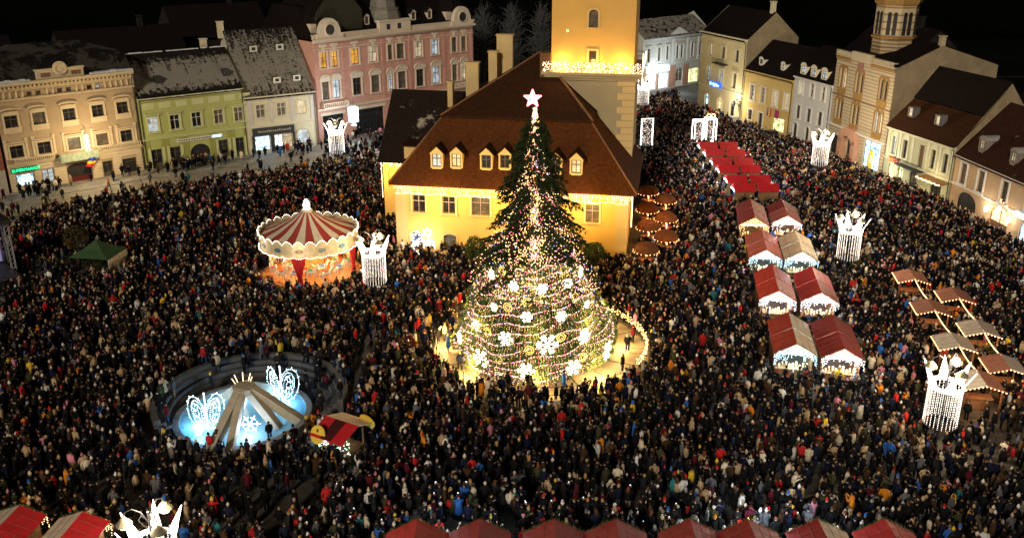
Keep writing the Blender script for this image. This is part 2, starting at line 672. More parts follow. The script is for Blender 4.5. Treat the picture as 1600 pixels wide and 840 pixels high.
def wall_mesh(L, H, D, ops, gables=None, rev=0.28):
    """front wall with real holes and reveals, side walls, back wall; gables = (apex y, apex z) adds fire-wall gables"""
    b = MB()
    xs = sorted({0.0, L, *[o[0] for o in ops], *[o[1] for o in ops]})
    zs = sorted({0.0, H, *[o[2] for o in ops], *[o[3] for o in ops]})
    for i in range(len(xs) - 1):
        for j in range(len(zs) - 1):
            xm, zm = (xs[i] + xs[i + 1]) / 2, (zs[j] + zs[j + 1]) / 2
            if any(o[0] < xm < o[1] and o[2] < zm < o[3] for o in ops):
                continue
            b.add([(xs[i], 0, zs[j]), (xs[i + 1], 0, zs[j]), (xs[i + 1], 0, zs[j + 1]), (xs[i], 0, zs[j + 1])], [(0, 1, 2, 3)])
    for o in ops:
        x0, x1, z0, z1, arch = o[:5]
        if arch:
            hs = min((x1 - x0) / 2, (z1 - z0) * 0.6) * (arch if arch < 1 else 1)
            A = arch_pts(x0, x1, z1 - hs, z1)
            m = len(A) // 2
            b.add([(p[0], 0, p[1]) for p in [(x0, z1)] + A[:m + 1][::-1]], [tuple(range(m + 2))])
            b.add([(p[0], 0, p[1]) for p in [(x1, z1)] + A[m:][::-1]], [tuple(range(len(A) - m + 1))])
            ring = [(x0, z0)] + A + [(x1, z0)]
        else:
            ring = [(x0, z0), (x0, z1), (x1, z1), (x1, z0)]
        k = len(ring)
        b.add([(p[0], 0, p[1]) for p in ring] + [(p[0], rev, p[1]) for p in ring], [(i, (i + 1) % k, k + (i + 1) % k, k + i) for i in range(k)])
    side = [(0, 0), (D, 0), (D, H), (0, H)]
    if gables:
        side = [(0, 0), (D, 0), (D, H), (gables[0], gables[1]), (0, H)]
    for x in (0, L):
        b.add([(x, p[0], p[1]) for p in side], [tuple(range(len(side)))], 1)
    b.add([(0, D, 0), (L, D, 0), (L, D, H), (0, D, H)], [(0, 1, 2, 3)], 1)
    return b


WIN_CACHE = {}


def window_meshes(w, h, style):
    k = (round(w, 2), round(h, 2), style)
    if k in WIN_CACHE:
        return WIN_CACHE[k]
    b = MB()
    t, d = 0.09, 0.08
    b.box(0, t, 0, d, 0, h).box(w - t, w, 0, d, 0, h).box(t, w - t, 0, d, 0, t).box(t, w - t, 0, d, h - t, h)
    if style in ('cross', 'casement', 'grid'):
        b.box(w / 2 - 0.045, w / 2 + 0.045, -0.01, d - 0.01, t, h - t)
        zt = h * 0.64 if style != 'grid' else h * 0.5
        b.box(t, w / 2 - 0.045, 0.005, d - 0.01, zt - 0.04, zt + 0.04).box(w / 2 + 0.045, w - t, 0.005, d - 0.01, zt - 0.04, zt + 0.04)
        if style == 'grid':
            for f in (0.25, 0.75):
                b.box(w * f - 0.025, w * f + 0.025, 0.01, d - 0.015, t, h - t)
                b.box(t, w - t, 0.012, d - 0.018, h * f - 0.025, h * f + 0.025)
    elif style == 'shop':
        n = max(1, int(w / 1.3))
        for i in range(1, n):
            x = w * i / n
            b.box(x - 0.04, x + 0.04, -0.01, d - 0.01, t, h - t)
        b.box(t, w - t, 0.004, d - 0.014, h * 0.78 - 0.03, h * 0.78 + 0.03)
    elif style == 'door':
        b.box(w / 2 - 0.05, w / 2 + 0.05, -0.01, d - 0.01, t, h - t)
        for x0, x1 in ((t, w / 2 - 0.05), (w / 2 + 0.05, w - t)):
            b.box(x0, x1, 0.0, d - 0.01, t, h * 0.28)
        b.box(t, w - t, 0.005, d - 0.012, h * 0.74, h * 0.74 + 0.07)
    fm = b.build('window', M_frame, mesh_only=True)
    p = MB()
    p.box(0.05, w - 0.05, 0.03, 0.05, 0.05, h - 0.05)
    pm = p.build('pane', M_glass, mesh_only=True)
    WIN_CACHE[k] = (fm, pm)
    return fm, pm


def put_window(root, o, rev=0.2):
    """o = (x0,x1,z0,z1,arch,style,pane material,frame material,label)"""
    x0, x1, z0, z1, arch, style, pm, fm = o[:8]
    a, c = window_meshes(x1 - x0, z1 - z0, style)
    f = link('door' if style == 'door' else ('shop_window' if style == 'shop' else 'window'), a, root, o[8] if len(o) > 8 else None, loc=(x0, rev, z0))
    f.material_slots[0].link = 'OBJECT'
    f.material_slots[0].material = fm
    p = link('pane', c, f)
    p.material_slots[0].link = 'OBJECT'
    p.material_slots[0].material = pm
    return f


SUR_CACHE = {}


def surround(root, o, style, m):
    """moulded stone frame around an opening"""
    x0, x1, z0, z1 = o[:4]
    w, h = x1 - x0, z1 - z0
    k = (round(w, 2), round(h, 2), style, m.name, o[4])
    if k not in SUR_CACHE:
        b = MB()
        t, d = 0.22, 0.13
        top = h
        if o[4] and style != 'hood':
            hs = min(w / 2, h * 0.6) * (o[4] if o[4] < 1 else 1)
            A = arch_pts(0, w, h - hs, h, 10)
            B = arch_pts(-t, w + t, h - hs, h + t, 10)
            for i in range(10):
                b.prism([A[i], A[i + 1], B[i + 1], B[i]], -d, 0.02)
            top = h - hs
        b.box(-t, 0, -d, 0.02, 0, top).box(w, w + t, -d, 0.02, 0, top)
        if not (o[4] and style != 'hood'):
            b.box(-t, w + t, -d, 0.02, h, h + t)
        b.box(-t - 0.1, w + t + 0.1, -d - 0.1, 0.02, -0.16, 0)
        if style == 'hood':
            b.box(-t - 0.15, w + t + 0.15, -d - 0.18, 0.02, h + t + 0.12, h + t + 0.26)
        if style == 'segment':
            b.box(-t, w + t, -d + 0.03, 0.02, h + t, h + t + 0.3)
            A = arch_pts(-t - 0.2, w + t + 0.2, h + t + 0.3, h + t + 0.62, 8)
            B = arch_pts(-t - 0.2, w + t + 0.2, h + t + 0.44, h + t + 0.78, 8)
            for i in range(8):
                b.prism([A[i], A[i + 1], B[i + 1], B[i]], -d - 0.2, 0.02)
            b.box(-t - 0.05, w + t + 0.05, -d, 0.02, -0.75, -0.16)
            for i in range(7):
                x = w * (i + 0.5) / 7
                b.box(x - 0.05, x + 0.05, -d - 0.03, -d, -0.66, -0.24)
        if style == 'ornate':
            A = arch_pts(-t - 0.1, w + t + 0.1, h + t, h + t + 0.75, 10)
            b.prism(A, -d, 0.02)
            B = arch_pts(-t - 0.2, w + t + 0.2, h + t + 0.1, h + t + 0.95, 10)
            A = arch_pts(-t - 0.2, w + t + 0.2, h + t, h + t + 0.8, 10)
            for i in range(10):
                b.prism([A[i], A[i + 1], B[i + 1], B[i]], -d - 0.14, 0.02)
            b.lathe([(0.05, 0), (0.2, 0.02), (0.2, 0.06), (0.05, 0.08)], 8)
            vs = b.v[-32:]
            b.v[-32:] = [(w / 2 + p[0], -d - p[2], h + t + 0.38 + p[1]) for p in vs]
        SUR_CACHE[k] = b.build('window_surround', m, mesh_only=True)
    return link('window_surround', SUR_CACHE[k], root, loc=(x0, 0, z0))


def gable_roof(L, D, he, apex_y, apex_z, ov=0.5, side=0.0, th=0.16):
    """two slopes along the facade, front eave over the street"""
    b = MB()
    s = (apex_z - he) / apex_y
    ze = he - s * ov + 0.12
    s2 = (apex_z - he) / (D - apex_y)
    ze2 = he - s2 * ov + 0.12
    b.slab([(-side, -ov, ze), (L + side, -ov, ze), (L + side, apex_y, apex_z + 0.12), (-side, apex_y, apex_z + 0.12)], th)
    b.slab([(-side, apex_y + 0.002, apex_z + 0.12), (L + side, apex_y + 0.002, apex_z + 0.12), (L + side, D + ov, ze2), (-side, D + ov, ze2)], th)
    return b


def cornice(root, L, z, m, prof=((0.12, 0.0, 0.14), (0.3, 0.14, 0.3), (0.5, 0.3, 0.48)), name='cornice', x0=0.0):
    b = MB()
    for d, a, c in prof:
        b.box(x0 - 0.02, L + 0.02, -d, 0.05, z + a, z + c - 0.003)
    return b.build(name, m, root)


def courses(root, L, z0, z1, step, ops, m, name='stone_course', d=0.045, gap=0.05, pad=0.1, each=False, alt=None, y=0.0):
    """bands of stone or brick standing proud of the wall between the openings"""
    z = z0
    k = 0
    b = MB()
    while z < z1 - 0.02:
        t = min(z + step - gap, z1)
        cuts = sorted([(o[0] - pad, o[1] + pad) for o in ops if o[2] - pad < t and o[3] + pad > z])
        x = 0.01
        for c in cuts + [(L - 0.01, L)]:
            if c[0] - x > 0.08:
                b.box(x, c[0], y - d, y + 0.01, z, t)
                if each:
                    b.build(name, m, root)
                    b = MB()
            x = max(x, c[1])
        z += step
    if not each:
        return b.build(name, m, root, stuff=True)


def text(root, body, loc, size, m, rz=0.0, rx=PI / 2, name='lettering', extrude=0.03, ry=0.0, align='LEFT'):
    c = bpy.data.curves.new(name, 'FONT')
    c.body = body
    c.size = size
    c.extrude = extrude
    c.resolution_u = 2
    c.align_x = align
    c.materials.append(m)
    o = bpy.data.objects.new(name, c)
    o.location = loc
    o.rotation_euler = (rx, ry, rz)
    COL.objects.link(o)
    bpy.context.view_layer.update()
    me = bpy.data.meshes.new_from_object(o.evaluated_get(bpy.context.evaluated_depsgraph_get()))
    me.name = name
    if not me.materials:
        me.materials.append(m)
    bpy.data.objects.remove(o)
    return link(name, me, root, None, False, loc, (rx, ry, rz))


def house(name, label, A, B, loc_z=0.0, cat='house'):
    A, B = Vector((*A, 0)), Vector((*B, 0))
    t = B - A
    r = thing(name, label, cat, (A.x, A.y, loc_z), math.atan2(t.y, t.x))
    return r, t.length


def chimney(root, x, y, z0, z1, w=0.7, m=None, d=0.7):
    b = MB()
    b.box(x - w / 2, x + w / 2, y - d / 2, y + d / 2, z0, z1)
    b.box(x - w / 2 - 0.1, x + w / 2 + 0.1, y - d / 2 - 0.1, y + d / 2 + 0.1, z1, z1 + 0.15)
    return b.build('chimney', m or M_stone, root)


def dormer(root, x, y0, z0, w, h, dep, wallm, roofm, pane, fm=None, hood='gable'):
    """a roof dormer: front at y0, sill z0"""
    b = MB()
    gz = w * 0.55 if hood == 'gable' else 0.0
    hw = w / 2
    t = 0.16
    b.box(x - hw, x - hw + t, y0, y0 + dep, z0, z0 + h).box(x + hw - t, x + hw, y0, y0 + dep, z0, z0 + h)
    b.box(x - hw + t, x + hw - t, y0, y0 + dep, z0 - 0.3, z0 + 0.12)
    if gz:
        b.prism([(x - hw - 0.12, z0 + h), (x + hw + 0.12, z0 + h), (x, z0 + h + gz)], y0 - 0.02, y0 + dep)
    else:
        A = arch_pts(x - hw - 0.08, x + hw + 0.08, z0 + h, z0 + h + hw * 0.8, 8)
        b.prism(A, y0 - 0.02, y0 + dep)
    d = b.build('dormer', wallm, root)
    r = MB()
    if gz:
        r.slab([(x - hw - 0.3, y0 - 0.15, z0 + h - 0.14), (x, y0 - 0.15, z0 + h + gz + 0.08), (x, y0 + dep + 1.5, z0 + h + gz + 0.08), (x - hw - 0.3, y0 + dep + 0.6, z0 + h - 0.14)][::-1], 0.07)
        r.slab([(x, y0 - 0.15, z0 + h + gz + 0.08), (x + hw + 0.3, y0 - 0.15, z0 + h - 0.14), (x + hw + 0.3, y0 + dep + 0.6, z0 + h - 0.14), (x, y0 + dep + 1.5, z0 + h + gz + 0.08)][::-1], 0.07)
    else:
        A = arch_pts(x - hw - 0.16, x + hw + 0.16, z0 + h, z0 + h + hw * 0.8 + 0.1, 8)
        r.prism(A, y0 + 0.02, y0 + dep + 0.8)
    r.build('dormer_roof', roofm, d)
    a, c = window_meshes(w - 2 * t, h - 0.12, 'cross')
    f = link('window', a, d, loc=(x - hw + t, y0 + 0.1, z0 + 0.12))
    f.material_slots[0].link = 'OBJECT'
    f.material_slots[0].material = fm or M_frame
    p = MB()
    p.box(x - hw + t, x + hw - t, y0 + 0.15, y0 + 0.2, z0 + 0.12, z0 + h)
    p.build('pane', pane, d)
    return d


def wins(specs, z0, w, h, style='cross', arch=0, pane=None, fm=None):
    """openings from a list of centres, optional per-window pane material"""
    out = []
    for s in specs:
        pm = pane or M_glass
        if isinstance(s, tuple):
            s, pm = s
        out.append((s - w / 2, s + w / 2, z0, z0 + h, arch, style, pm, fm or M_frame))
    return out


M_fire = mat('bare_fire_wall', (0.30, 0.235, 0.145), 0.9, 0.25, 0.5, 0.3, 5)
# ---------------- beige house with the supermarket
M_beige = mat('beige_plaster', (0.44, 0.325, 0.20), 0.85, 0.10, 0.5, 0.2, 8)
M_beige2 = mat('beige_stone', (0.66, 0.54, 0.36), 0.85, 0.10, 0.8, 0.2, 8)
r, L = house('beige_house', 'beige three storey house with a green lit shop sign and a roundel on top', (-66.92, 119.79), (-53.48, 131.76))
X = [1.5, 4.95, 8.8, 12.6, 16.0]
up2 = wins([X[0], (X[1], M_curtain), X[2], X[3], X[4]], 8.75, 1.62, 1.6)
up1 = wins([X[0], X[1], (X[2], M_curtain), (X[3], M_curtain), X[4]], 4.7, 1.68, 1.65)
att = wins([4.28, 5.4, 8.13, 9.27, 12.0, (13.1, M_coolroom)], 12.56, 0.68, 0.62, 'plain')
gf = [(0.85, 3.05, 0.75, 2.4, 0, 'shop', M_shopcool, M_frame, 'blue lit shop window under the green sign'), (4.1, 5.6, 0.14, 2.6, 0, 'door', M_coolroom, M_frame),
      (7.3, 10.6, 0.14, 2.75, 0.35, 'door', M_black, mat('dark_red_door', (0.10, 0.012, 0.015), 0.5), 'wide dark red entrance'), (12.1, 13.5, 0.14, 2.35, 0, 'door', M_black, M_frame), (14.9, 16.9, 0.14, 2.25, 0, 'shop', M_black, M_frame)]
ops = up2 + up1 + att + gf
wall_mesh(L, 14.2, 12, ops).build('wall', M_beige, r)
b = MB()
b.tube([(L - 0.2, -0.13, 0.2), (L - 0.2, -0.13, 13.4), (L - 0.2, -0.4, 13.700000000000001)], 0.065, 6)
b.build('downpipe', M_iron, r)
for o in ops:
    put_window(r, o)
for o in up2:
    surround(r, o, 'segment', M_beige2)
for o in up1:
    surround(r, o, 'hood', M_beige2)
for x in X:
    b = MB()
    for sx in (-1.45, 1.15):
        b.box(x + sx, x + sx + 0.3, -0.14, 0.0, 4.6, 7.0)
        b.box(x + sx - 0.05, x + sx + 0.35, -0.2, 0.0, 7.0, 7.25)
    b.build('pilaster', M_beige2, r)
b = MB()
for i in range(24):
    x = 0.4 + i * 0.76
    if not any(o[0] - 0.2 < x < o[1] + 0.2 for o in att):
        b.box(x - 0.1, x + 0.1, -0.16, 0, 12.56, 13.4)
b.build('frieze_post', M_beige2, r, stuff=True)
cornice(r, L, 12.2, M_beige2, ((0.14, 0, 0.14), (0.24, 0.14, 0.26)), 'string_course')
cornice(r, L, 13.45, M_beige2, ((0.2, 0, 0.2), (0.34, 0.2, 0.42), (0.62, 0.66, 0.86), (0.8, 0.86, 1.12)))
b = MB()
for i in range(34):
    x = 0.3 + i * 0.522
    b.box(x - 0.11, x + 0.11, -0.56, 0, 13.87, 14.11)
b.build('cornice_bracket', M_beige2, r, stuff=True)
cornice(r, L, 3.55, M_beige2, ((0.16, 0, 0.2), (0.3, 0.2, 0.36)), 'string_course')
courses(r, L, 0.2, 3.5, 0.42, gf, M_beige2, 'stone_course')
for x0, x1 in ((0.9, 6.0), (11.6, L - 0.2)):
    b = MB()
    b.box(x0, x1, -0.42, -0.005, 3.92, 4.02).box(x0, x1, -0.42, -0.28, 4.48, 4.58)
    for x in np.arange(x0 + 0.1, x1 - 0.05, 0.26):
        b.box(x - 0.05, x + 0.05, -0.4, -0.3, 4.02, 4.48)
    b.build('balustrade', M_beige2, r)
b = MB()
b.box(6.5, 11.5, -1.1, 0, 3.3, 3.5)
b.box(6.5, 11.5, -1.1, -1.02, 3.5, 4.4).box(6.5, 6.58, -1.02, 0, 3.5, 4.4).box(11.42, 11.5, -1.02, 0, 3.5, 4.4)
b.build('balcony', mat('greenish_glass', (0.35, 0.42, 0.30), 0.3, 0.3, 2), r)
b = MB()
b.box(5.5, 11.5, -0.3, 0.3, 14.62, 15.7).box(5.35, 11.65, -0.42, 0.4, 15.7, 15.85)
b.build('parapet', M_beige2, r)
b = MB()
b.lathe([(0.2, -0.1), (0.9, -0.1), (0.9, 0.1), (0.62, 0.16), (0.62, 0.05), (0.2, 0.05)], 20)
b.v = [(8.5 + p[0], -0.34 - p[2], 15.85 + p[1]) for p in b.v]
b.build('roundel', M_beige2, r)
for x in (6.0, 9.9):
    b = MB()
    b.box(x, x + 1.2, -0.33, -0.29, 14.85, 15.4)
    b.build('parapet_panel', mat('brown_panel', (0.25, 0.15, 0.10)), r)
b = MB()
b.loft([[(-0.1, 0.1, 14.5), (L + 0.1, 0.1, 14.5), (L + 0.1, 12, 14.5), (-0.1, 12, 14.5)], [(0.1, 1.6, 17.0), (L - 0.1, 1.6, 17.0), (L - 0.1, 10.4, 17), (0.1, 10.4, 17)], [(4.2, 5.5, 18.6), (13, 5.5, 18.6), (13, 6.5, 18.6), (4.2, 6.5, 18.6)]])
b.build('roof', tile_mat('frosted_roof', (0.012, 0.011, 0.010), (0.05, 0.047, 0.042), 0.5, 0.35), r)
for x0, x1 in ((-0.1, 4.6), (12.3, L)):
    b = MB()
    n = 8
    for i in range(n):
        a, c = x0 + (x1 - x0) * i / n, x0 + (x1 - x0) * (i + 1) / n
        h = 0.12 + 0.14 * rng.random()
        b.box(a, c, -0.55 - 0.1 * rng.random(), 0.1 + 0.3 * rng.random(), 14.6, 14.65 + h)
    b.build('snow_ridge', M_snow, r)
b = MB()
b.box(0.3, 3.65, -0.22, -0.12, 2.78, 3.4)
sg = b.build('shop_sign', mat('sign_board', (0.03, 0.12, 0.06)), r)
text(sg, 'SUPERMARKET', (0.36, -0.23, 2.88), 0.54, emit('green_neon', (0.02, 1.0, 0.35), 2.2))
fl = thing('flag', 'blue yellow and red tricolour flag leaning out over the dark red entrance', 'flag', r.matrix_basis @ Vector((10.3, -0.2, 2.9)), r.rotation_euler.z)
b = MB()
b.tube([(0, 0, 0), (0.5, -1.3, 0.75)], 0.03)
b.build('flagpole', M_iron, fl)
for k, c in enumerate(((0.02, 0.05, 0.45), (0.8, 0.55, 0.02), (0.55, 0.02, 0.03))):
    b = MB()
    z = 0.62 - 0.42 * k
    pts = [(0.02 + 0.12 * i, -1.1 + 0.1 * math.sin(i) + 0.1 * k, 0) for i in range(10)]
    b.loft([[(p[0] - 0.3 - 0.18 * k, p[1], z - 0.012 * i), (p[0] - 0.3 - 0.18 * k, p[1] + 0.02, z - 0.012 * i), (p[0] - 0.48 - 0.18 * k, p[1] + 0.05, z - 0.42 - 0.012 * i), (p[0] - 0.48 - 0.18 * k, p[1] + 0.03, z - 0.42 - 0.012 * i)] for i, p in enumerate(pts)])
    b.build('stripe', mat('flag_colour_%s' % 'abc'[k], c), fl)

# ---------------- reddish house at the left border
r2, L = house('brown_red_house', 'narrow slice of a brownish red house beside the beige house', (-82.0, 106.5), (-67.2, 119.55))
ops = wins([13.2, 10, 6.8], 4.6, 1.3, 1.8) + wins([13.2, 10, 6.8], 0.4, 1.5, 2.2, 'door')
wall_mesh(L, 11.5, 11, ops, (5.5, 16)).build('wall', mat('redbrown_plaster', (0.24, 0.08, 0.05)), r2)
for o in ops:
    put_window(r2, o)
gable_roof(L, 11, 11.5, 5.5, 16).build('roof', M_roofsnow, r2)
b = MB()
b.box(0, L, -0.06, 0, 0.0, 3.6 - 0.5)
courses(r2, L, 0.1, 3.4, 3.3, ops, mat('grey_base', (0.4, 0.36, 0.3)), 'base_course')

# ---------------- green house
M_green = mat('green_plaster', (0.40, 0.43, 0.15), 0.85, 0.08, 0.5, 0.15, 8)
M_green2 = mat('olive_plaster', (0.30, 0.31, 0.075), 0.85, 0.1, 0.5, 0.15, 8)
M_greent = mat('pale_green_trim', (0.52, 0.54, 0.28), 0.85, 0.08)
r, L = house('green_house', 'green two storey house with a wide snowy roof and a white sign board', (-53.29, 131.76), (-40.88, 141.0))
up = wins([(1.75, M_coolroom), 4.9, 8.1, (11.45, M_curtain), (14.55, M_curtain)], 5.5, 1.42, 2.15, fm=M_framew)
gf = [(0.95, 2.5, 0.14, 2.95, 0, 'door', M_glass, M_frame), (3.65, 5.2, 0.14, 2.95, 0, 'door', M_black, M_frame), (6.6, 9.6, 0.14, 2.9, 0.85, 'door', M_black, M_black),
      (10.95, 12.4, 0.14, 3.0, 0, 'door', M_black, M_frame), (13.6, 14.95, 0.14, 3.0, 0, 'door', M_glass, M_frame)]
ops = up + gf
wall_mesh(L, 10.7, 11.6, ops, (5.4, 15.95)).build('wall', M_green, r)
for o in ops:
    put_window(r, o)
for o in up:
    surround(r, o, 'hood', M_greent)
courses(r, L, 0.1, 4.3, 4.2, gf, M_green2, 'ground_floor_render', pad=0.02)
for o in gf:
    if not o[4]:
        b = MB()
        b.box(o[1] + 0.06, o[1] + 0.42, -0.12, 0, 0.13, 3.2)
        b.box(o[0] - 0.42, o[0] - 0.06, -0.12, 0, 0.13, 3.2)
        b.build('door_jamb', M_greent, r)
cornice(r, L, 4.35, M_greent, ((0.14, 0, 0.14), (0.22, 0.14, 0.24)), 'string_course')
cornice(r, L, 10.0, M_greent)
b = MB()
for i in range(7):
    x = 0.5 + i * 2.4
    b.box(x, x + 1.7, -0.04, 0, 8.8, 9.7)
b.build('wall_panel', M_greent, r)
gable_roof(L, 11.6, 10.7, 5.4, 15.95, 0.55).build('roof', M_roofgreen, r)
b = MB()
for i in range(26):
    x0 = L * i / 26
    if rng.random() < 0.8:
        b.box(x0, x0 + L / 26, 5.2, 5.6, 16.05, 16.13 + 0.08 * rng.random())
    if rng.random() < 0.55:
        b.box(x0, x0 + L / 26, -0.55, -0.35, 10.35, 10.42 + 0.06 * rng.random())
b.build('snow_ridge', M_snow, r, stuff=True)
for x in (0.15, L - 0.15):
    b = MB()
    b.tube([(x, -0.12, 0.2), (x, -0.12, 9.9), (x, -0.45, 10.2)], 0.06, 6)
    b.build('downpipe', M_iron, r)
b = MB()
b.box(4.75, 11.7, -0.16, -0.06, 3.55, 3.98)
sb = b.build('shop_sign', mat('white_board', (0.7, 0.68, 0.6)), r)
b = MB()
b.box(10.1, 11.4, -0.2, -0.16, 3.6, 3.96)
b.build('lit_panel', emit('blue_sign', (0.35, 0.75, 1.0), 2.2), sb)
for k in range(13):
    b = MB()
    x = 4.95 + k * 0.38
    b.box(x, x + 0.26, -0.175, -0.16, 3.68, 3.84)
    b.build('dark_mark', M_black, sb)
for x, y in ((3.2, 1.3), (13.3, 1.4)):
    b = MB()
    b.box(x, x + 1.0, y - 0.1, y + 0.9, 11.2 + y * 0.75, 12.2 + y * 0.75)
    b.build('skylight', M_black, r)
chimney(r, 12.6, 6.6, 15, 17.2, 0.9, M_stone)

# ---------------- cream house with the dark shop front
M_cream = mat('cream_plaster', (0.58, 0.54, 0.40), 0.85, 0.08, 0.6, 0.15, 8)
M_lilac = mat('lilac_panel', (0.50, 0.47, 0.46), 0.85, 0.08)
r, L = house('cream_house', 'narrow cream house with a very steep patchy snowy roof and a dark shop front', (-40.88, 141.0), (-31.25, 146.93))
up = wins([(2.5, M_curtain), (5.8, M_curtain), (9.1, M_paleroom)], 5.6, 1.4, 2.05, fm=M_framew)
gf = [(1.2, 3.6, 0.5, 2.75, 0, 'shop', M_shopcool, M_black), (4.3, 5.6, 0.14, 2.7, 0, 'door', M_shopwhite, M_black), (5.75, 7.2, 0.5, 2.7, 0, 'shop', M_paleroom, M_black), (8.0, 10.0, 0.14, 3.2, 1, 'door', M_coolroom, M_framew)]
ops = up + gf
wall_mesh(L, 9.1, 16, ops, (7.6, 18.0)).build('wall', M_cream, r)
for o in ops:
    put_window(r, o)
for o in up:
    surround(r, o, 'flat', M_cream)
surround(r, gf[3], 'flat', M_cream)
for x in (0.9, 4.15, 7.45, 10.75):
    b = MB()
    b.box(x - 0.25, x + 0.25, -0.1, 0, 4.6, 8.6)
    b.build('pilaster', M_lilac, r)
cornice(r, L, 8.5, M_cream)
cornice(r, L, 4.3, M_cream, ((0.12, 0, 0.12),), 'string_course')
b = MB()
b.box(0.9, 7.5, -0.35, -0.0, 2.95, 4.1).box(0.75, 1.1, -0.2, -0.005, 0.13, 2.95).box(7.25, 7.55, -0.2, -0.005, 0.13, 2.95).box(3.65, 4.25, -0.15, -0.005, 0.13, 2.95)
sf = b.build('shop_front', mat('dark_shopfront', (0.03, 0.032, 0.04), 0.5), r)
for k in range(16):
    b = MB()
    x = 1.7 + k * 0.33
    b.box(x, x + 0.22, -0.37, -0.35, 3.38, 3.62 if k % 5 else 3.7)
    b.build('pale_mark', mat('sign_grey', (0.32, 0.30, 0.26)), sf)
gable_roof(L, 16, 9.1, 7.6, 18.0, 0.5).build('roof', M_roofcream, r)
b = MB()
b.tube([(L - 0.15, -0.12, 0.2), (L - 0.15, -0.12, 8.5), (L - 0.15, -0.4, 8.8)], 0.06, 6)
b.build('downpipe', M_iron, r)
sl = (18.0 - 9.1) / 7.6
for x, y in ((3.7, 5.3), (7.9, 5.3), (5.8, 1.5), (9.0, 1.55)):
    z = 9.1 + sl * y
    b = MB()
    b.box(x - 0.55, x + 0.55, y - 0.5, y + 1.6, z - 0.2, z + 0.55)
    d = b.build('dormer', M_roofdark, r)
    b = MB()
    b.box(x - 0.6, x + 0.6, y - 0.62, y - 0.5, z - 0.3, z + 0.6)
    b.build('dormer_front', M_framew, d)
    b = MB()
    b.box(x - 0.3, x + 0.3, y - 0.64, y - 0.62, z - 0.08, z + 0.38)
    b.build('pane', M_black, d)
b = MB()
b.box(L - 0.12, L + 0.35, 0.3, 15, 9, 9.1)
chimney(r, -0.2, 8.0, 17, 19.4, 0.9, M_stone)

# ---------------- tall fire wall house between cream and pink
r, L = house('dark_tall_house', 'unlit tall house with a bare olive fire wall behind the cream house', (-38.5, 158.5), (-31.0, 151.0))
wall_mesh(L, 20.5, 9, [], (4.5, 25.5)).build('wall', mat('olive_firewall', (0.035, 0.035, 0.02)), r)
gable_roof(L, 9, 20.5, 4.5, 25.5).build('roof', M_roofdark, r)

# ---------------- pink corner palace
M_pink = mat('pink_plaster', (0.58, 0.315, 0.255), 0.85, 0.08, 0.5, 0.15, 8)
M_pinkt = mat('rose_white_trim', (0.70, 0.60, 0.48), 0.85, 0.08, 1.0, 0.1)
a = R(44.5)
r, L = house('pink_palace', 'large salmon pink palace with pale stucco trim corner domes and big dark shop windows', (-31.42, 149.2), (-31.42 + 34.2 * math.cos(a), 149.2 + 34.2 * math.sin(a)), cat='palace')
t3 = wins([(1.8, M_amber), (3.9, M_amber)], 11.95, 1.25, 2.5) + wins([(7.9, M_amber), (11.6, M_paleroom), (17.3, M_curtain)], 11.95, 1.6, 2.5) + wins([(15.1, M_curtain)], 11.95, 1.0, 2.5) \
    + wins([(21.3, M_paleroom), (25.0, M_coolroom)], 11.85, 1.6, 2.6) + wins([29.45, (31.7, M_curtain)], 11.85, 1.2, 2.6)
t2 = wins([(1.8, M_curtain), (3.95, M_coolroom)], 6.9, 1.35, 2.9) + wins([8.0, (11.75, M_curtain), (17.4, M_curtain)], 6.9, 1.75, 2.85) + wins([(15.0, M_coolroom)], 6.9, 1.0, 2.6) \
    + wins([21.4, (25.1, M_coolroom)], 6.75, 1.7, 2.95) + wins([(29.45, M_curtain), (31.7, M_paleroom)], 6.7, 1.2, 2.95)
gf = [(0.9, 5.0, 0.14, 4.3, 0, 'shop', M_glass, M_black), (7.4, 13.2, 0.14, 4.4, 0, 'shop', M_glass, M_black), (15.2, 20.5, 0.14, 4.4, 0, 'shop', M_paleroom, M_black), (22, 27, 0.14, 4.4, 0, 'shop', M_glass, M_black), (29, 33, 0.14, 4.4, 0, 'shop', M_glass, M_black)]
ops = t3 + t2 + gf
wall_mesh(L, 16.2, 16, ops).build('wall', M_pink, r)
b = MB()
b.tube([(L - 0.2, -0.13, 0.2), (L - 0.2, -0.13, 15.8), (L - 0.2, -0.4, 16.1)], 0.065, 6)
b.build('downpipe', M_iron, r)
for o in ops:
    put_window(r, o)
for o in t3:
    surround(r, o, 'flat', M_pinkt)
for o in t2:
    surround(r, o, 'ornate', M_pinkt)
for o in gf:
    b = MB()
    b.box(o[0] - 0.35, o[1] + 0.35, -0.06, 0, o[3] + 0.02, o[3] + 0.5)
    b.build('shop_lintel', M_pinkt, r)
cornice(r, L, 14.85, M_pinkt, ((0.1, 0, 0.16),), 'string_course')
cornice(r, L, 5.2, M_pinkt, ((0.16, 0, 0.18), (0.3, 0.18, 0.36)), 'string_course')
cornice(r, L, 15.9, M_pinkt, ((0.18, 0, 0.2), (0.4, 0.2, 0.4), (0.7, 0.4, 0.62)))
for x in (0.35, 5.6, 13.6, 19.4, 27.2, 33.8):
    b = MB()
    for k in range(13):
        z = 5.7 + k * 0.78
        b.box(x - 0.3, x + 0.3, -0.1, 0, z, z + 0.66)
    b.build('pilaster', M_pink, r)
b = MB()
for o in t3:
    xc = (o[0] + o[1]) / 2
    b.box(xc - 0.25, xc + 0.25, -0.16, 0, 14.7, 15.25)
    b.box(xc - 0.7, xc + 0.7, -0.07, 0, 15.25, 15.7)
b.build('stucco_ornament', M_pinkt, r, stuff=True)
b = MB()
b.box(0, 34.2, -0.25, 0.2, 16.5, 17.1).box(-0.05, 34.25, -0.35, 0.3, 17.1, 17.25)
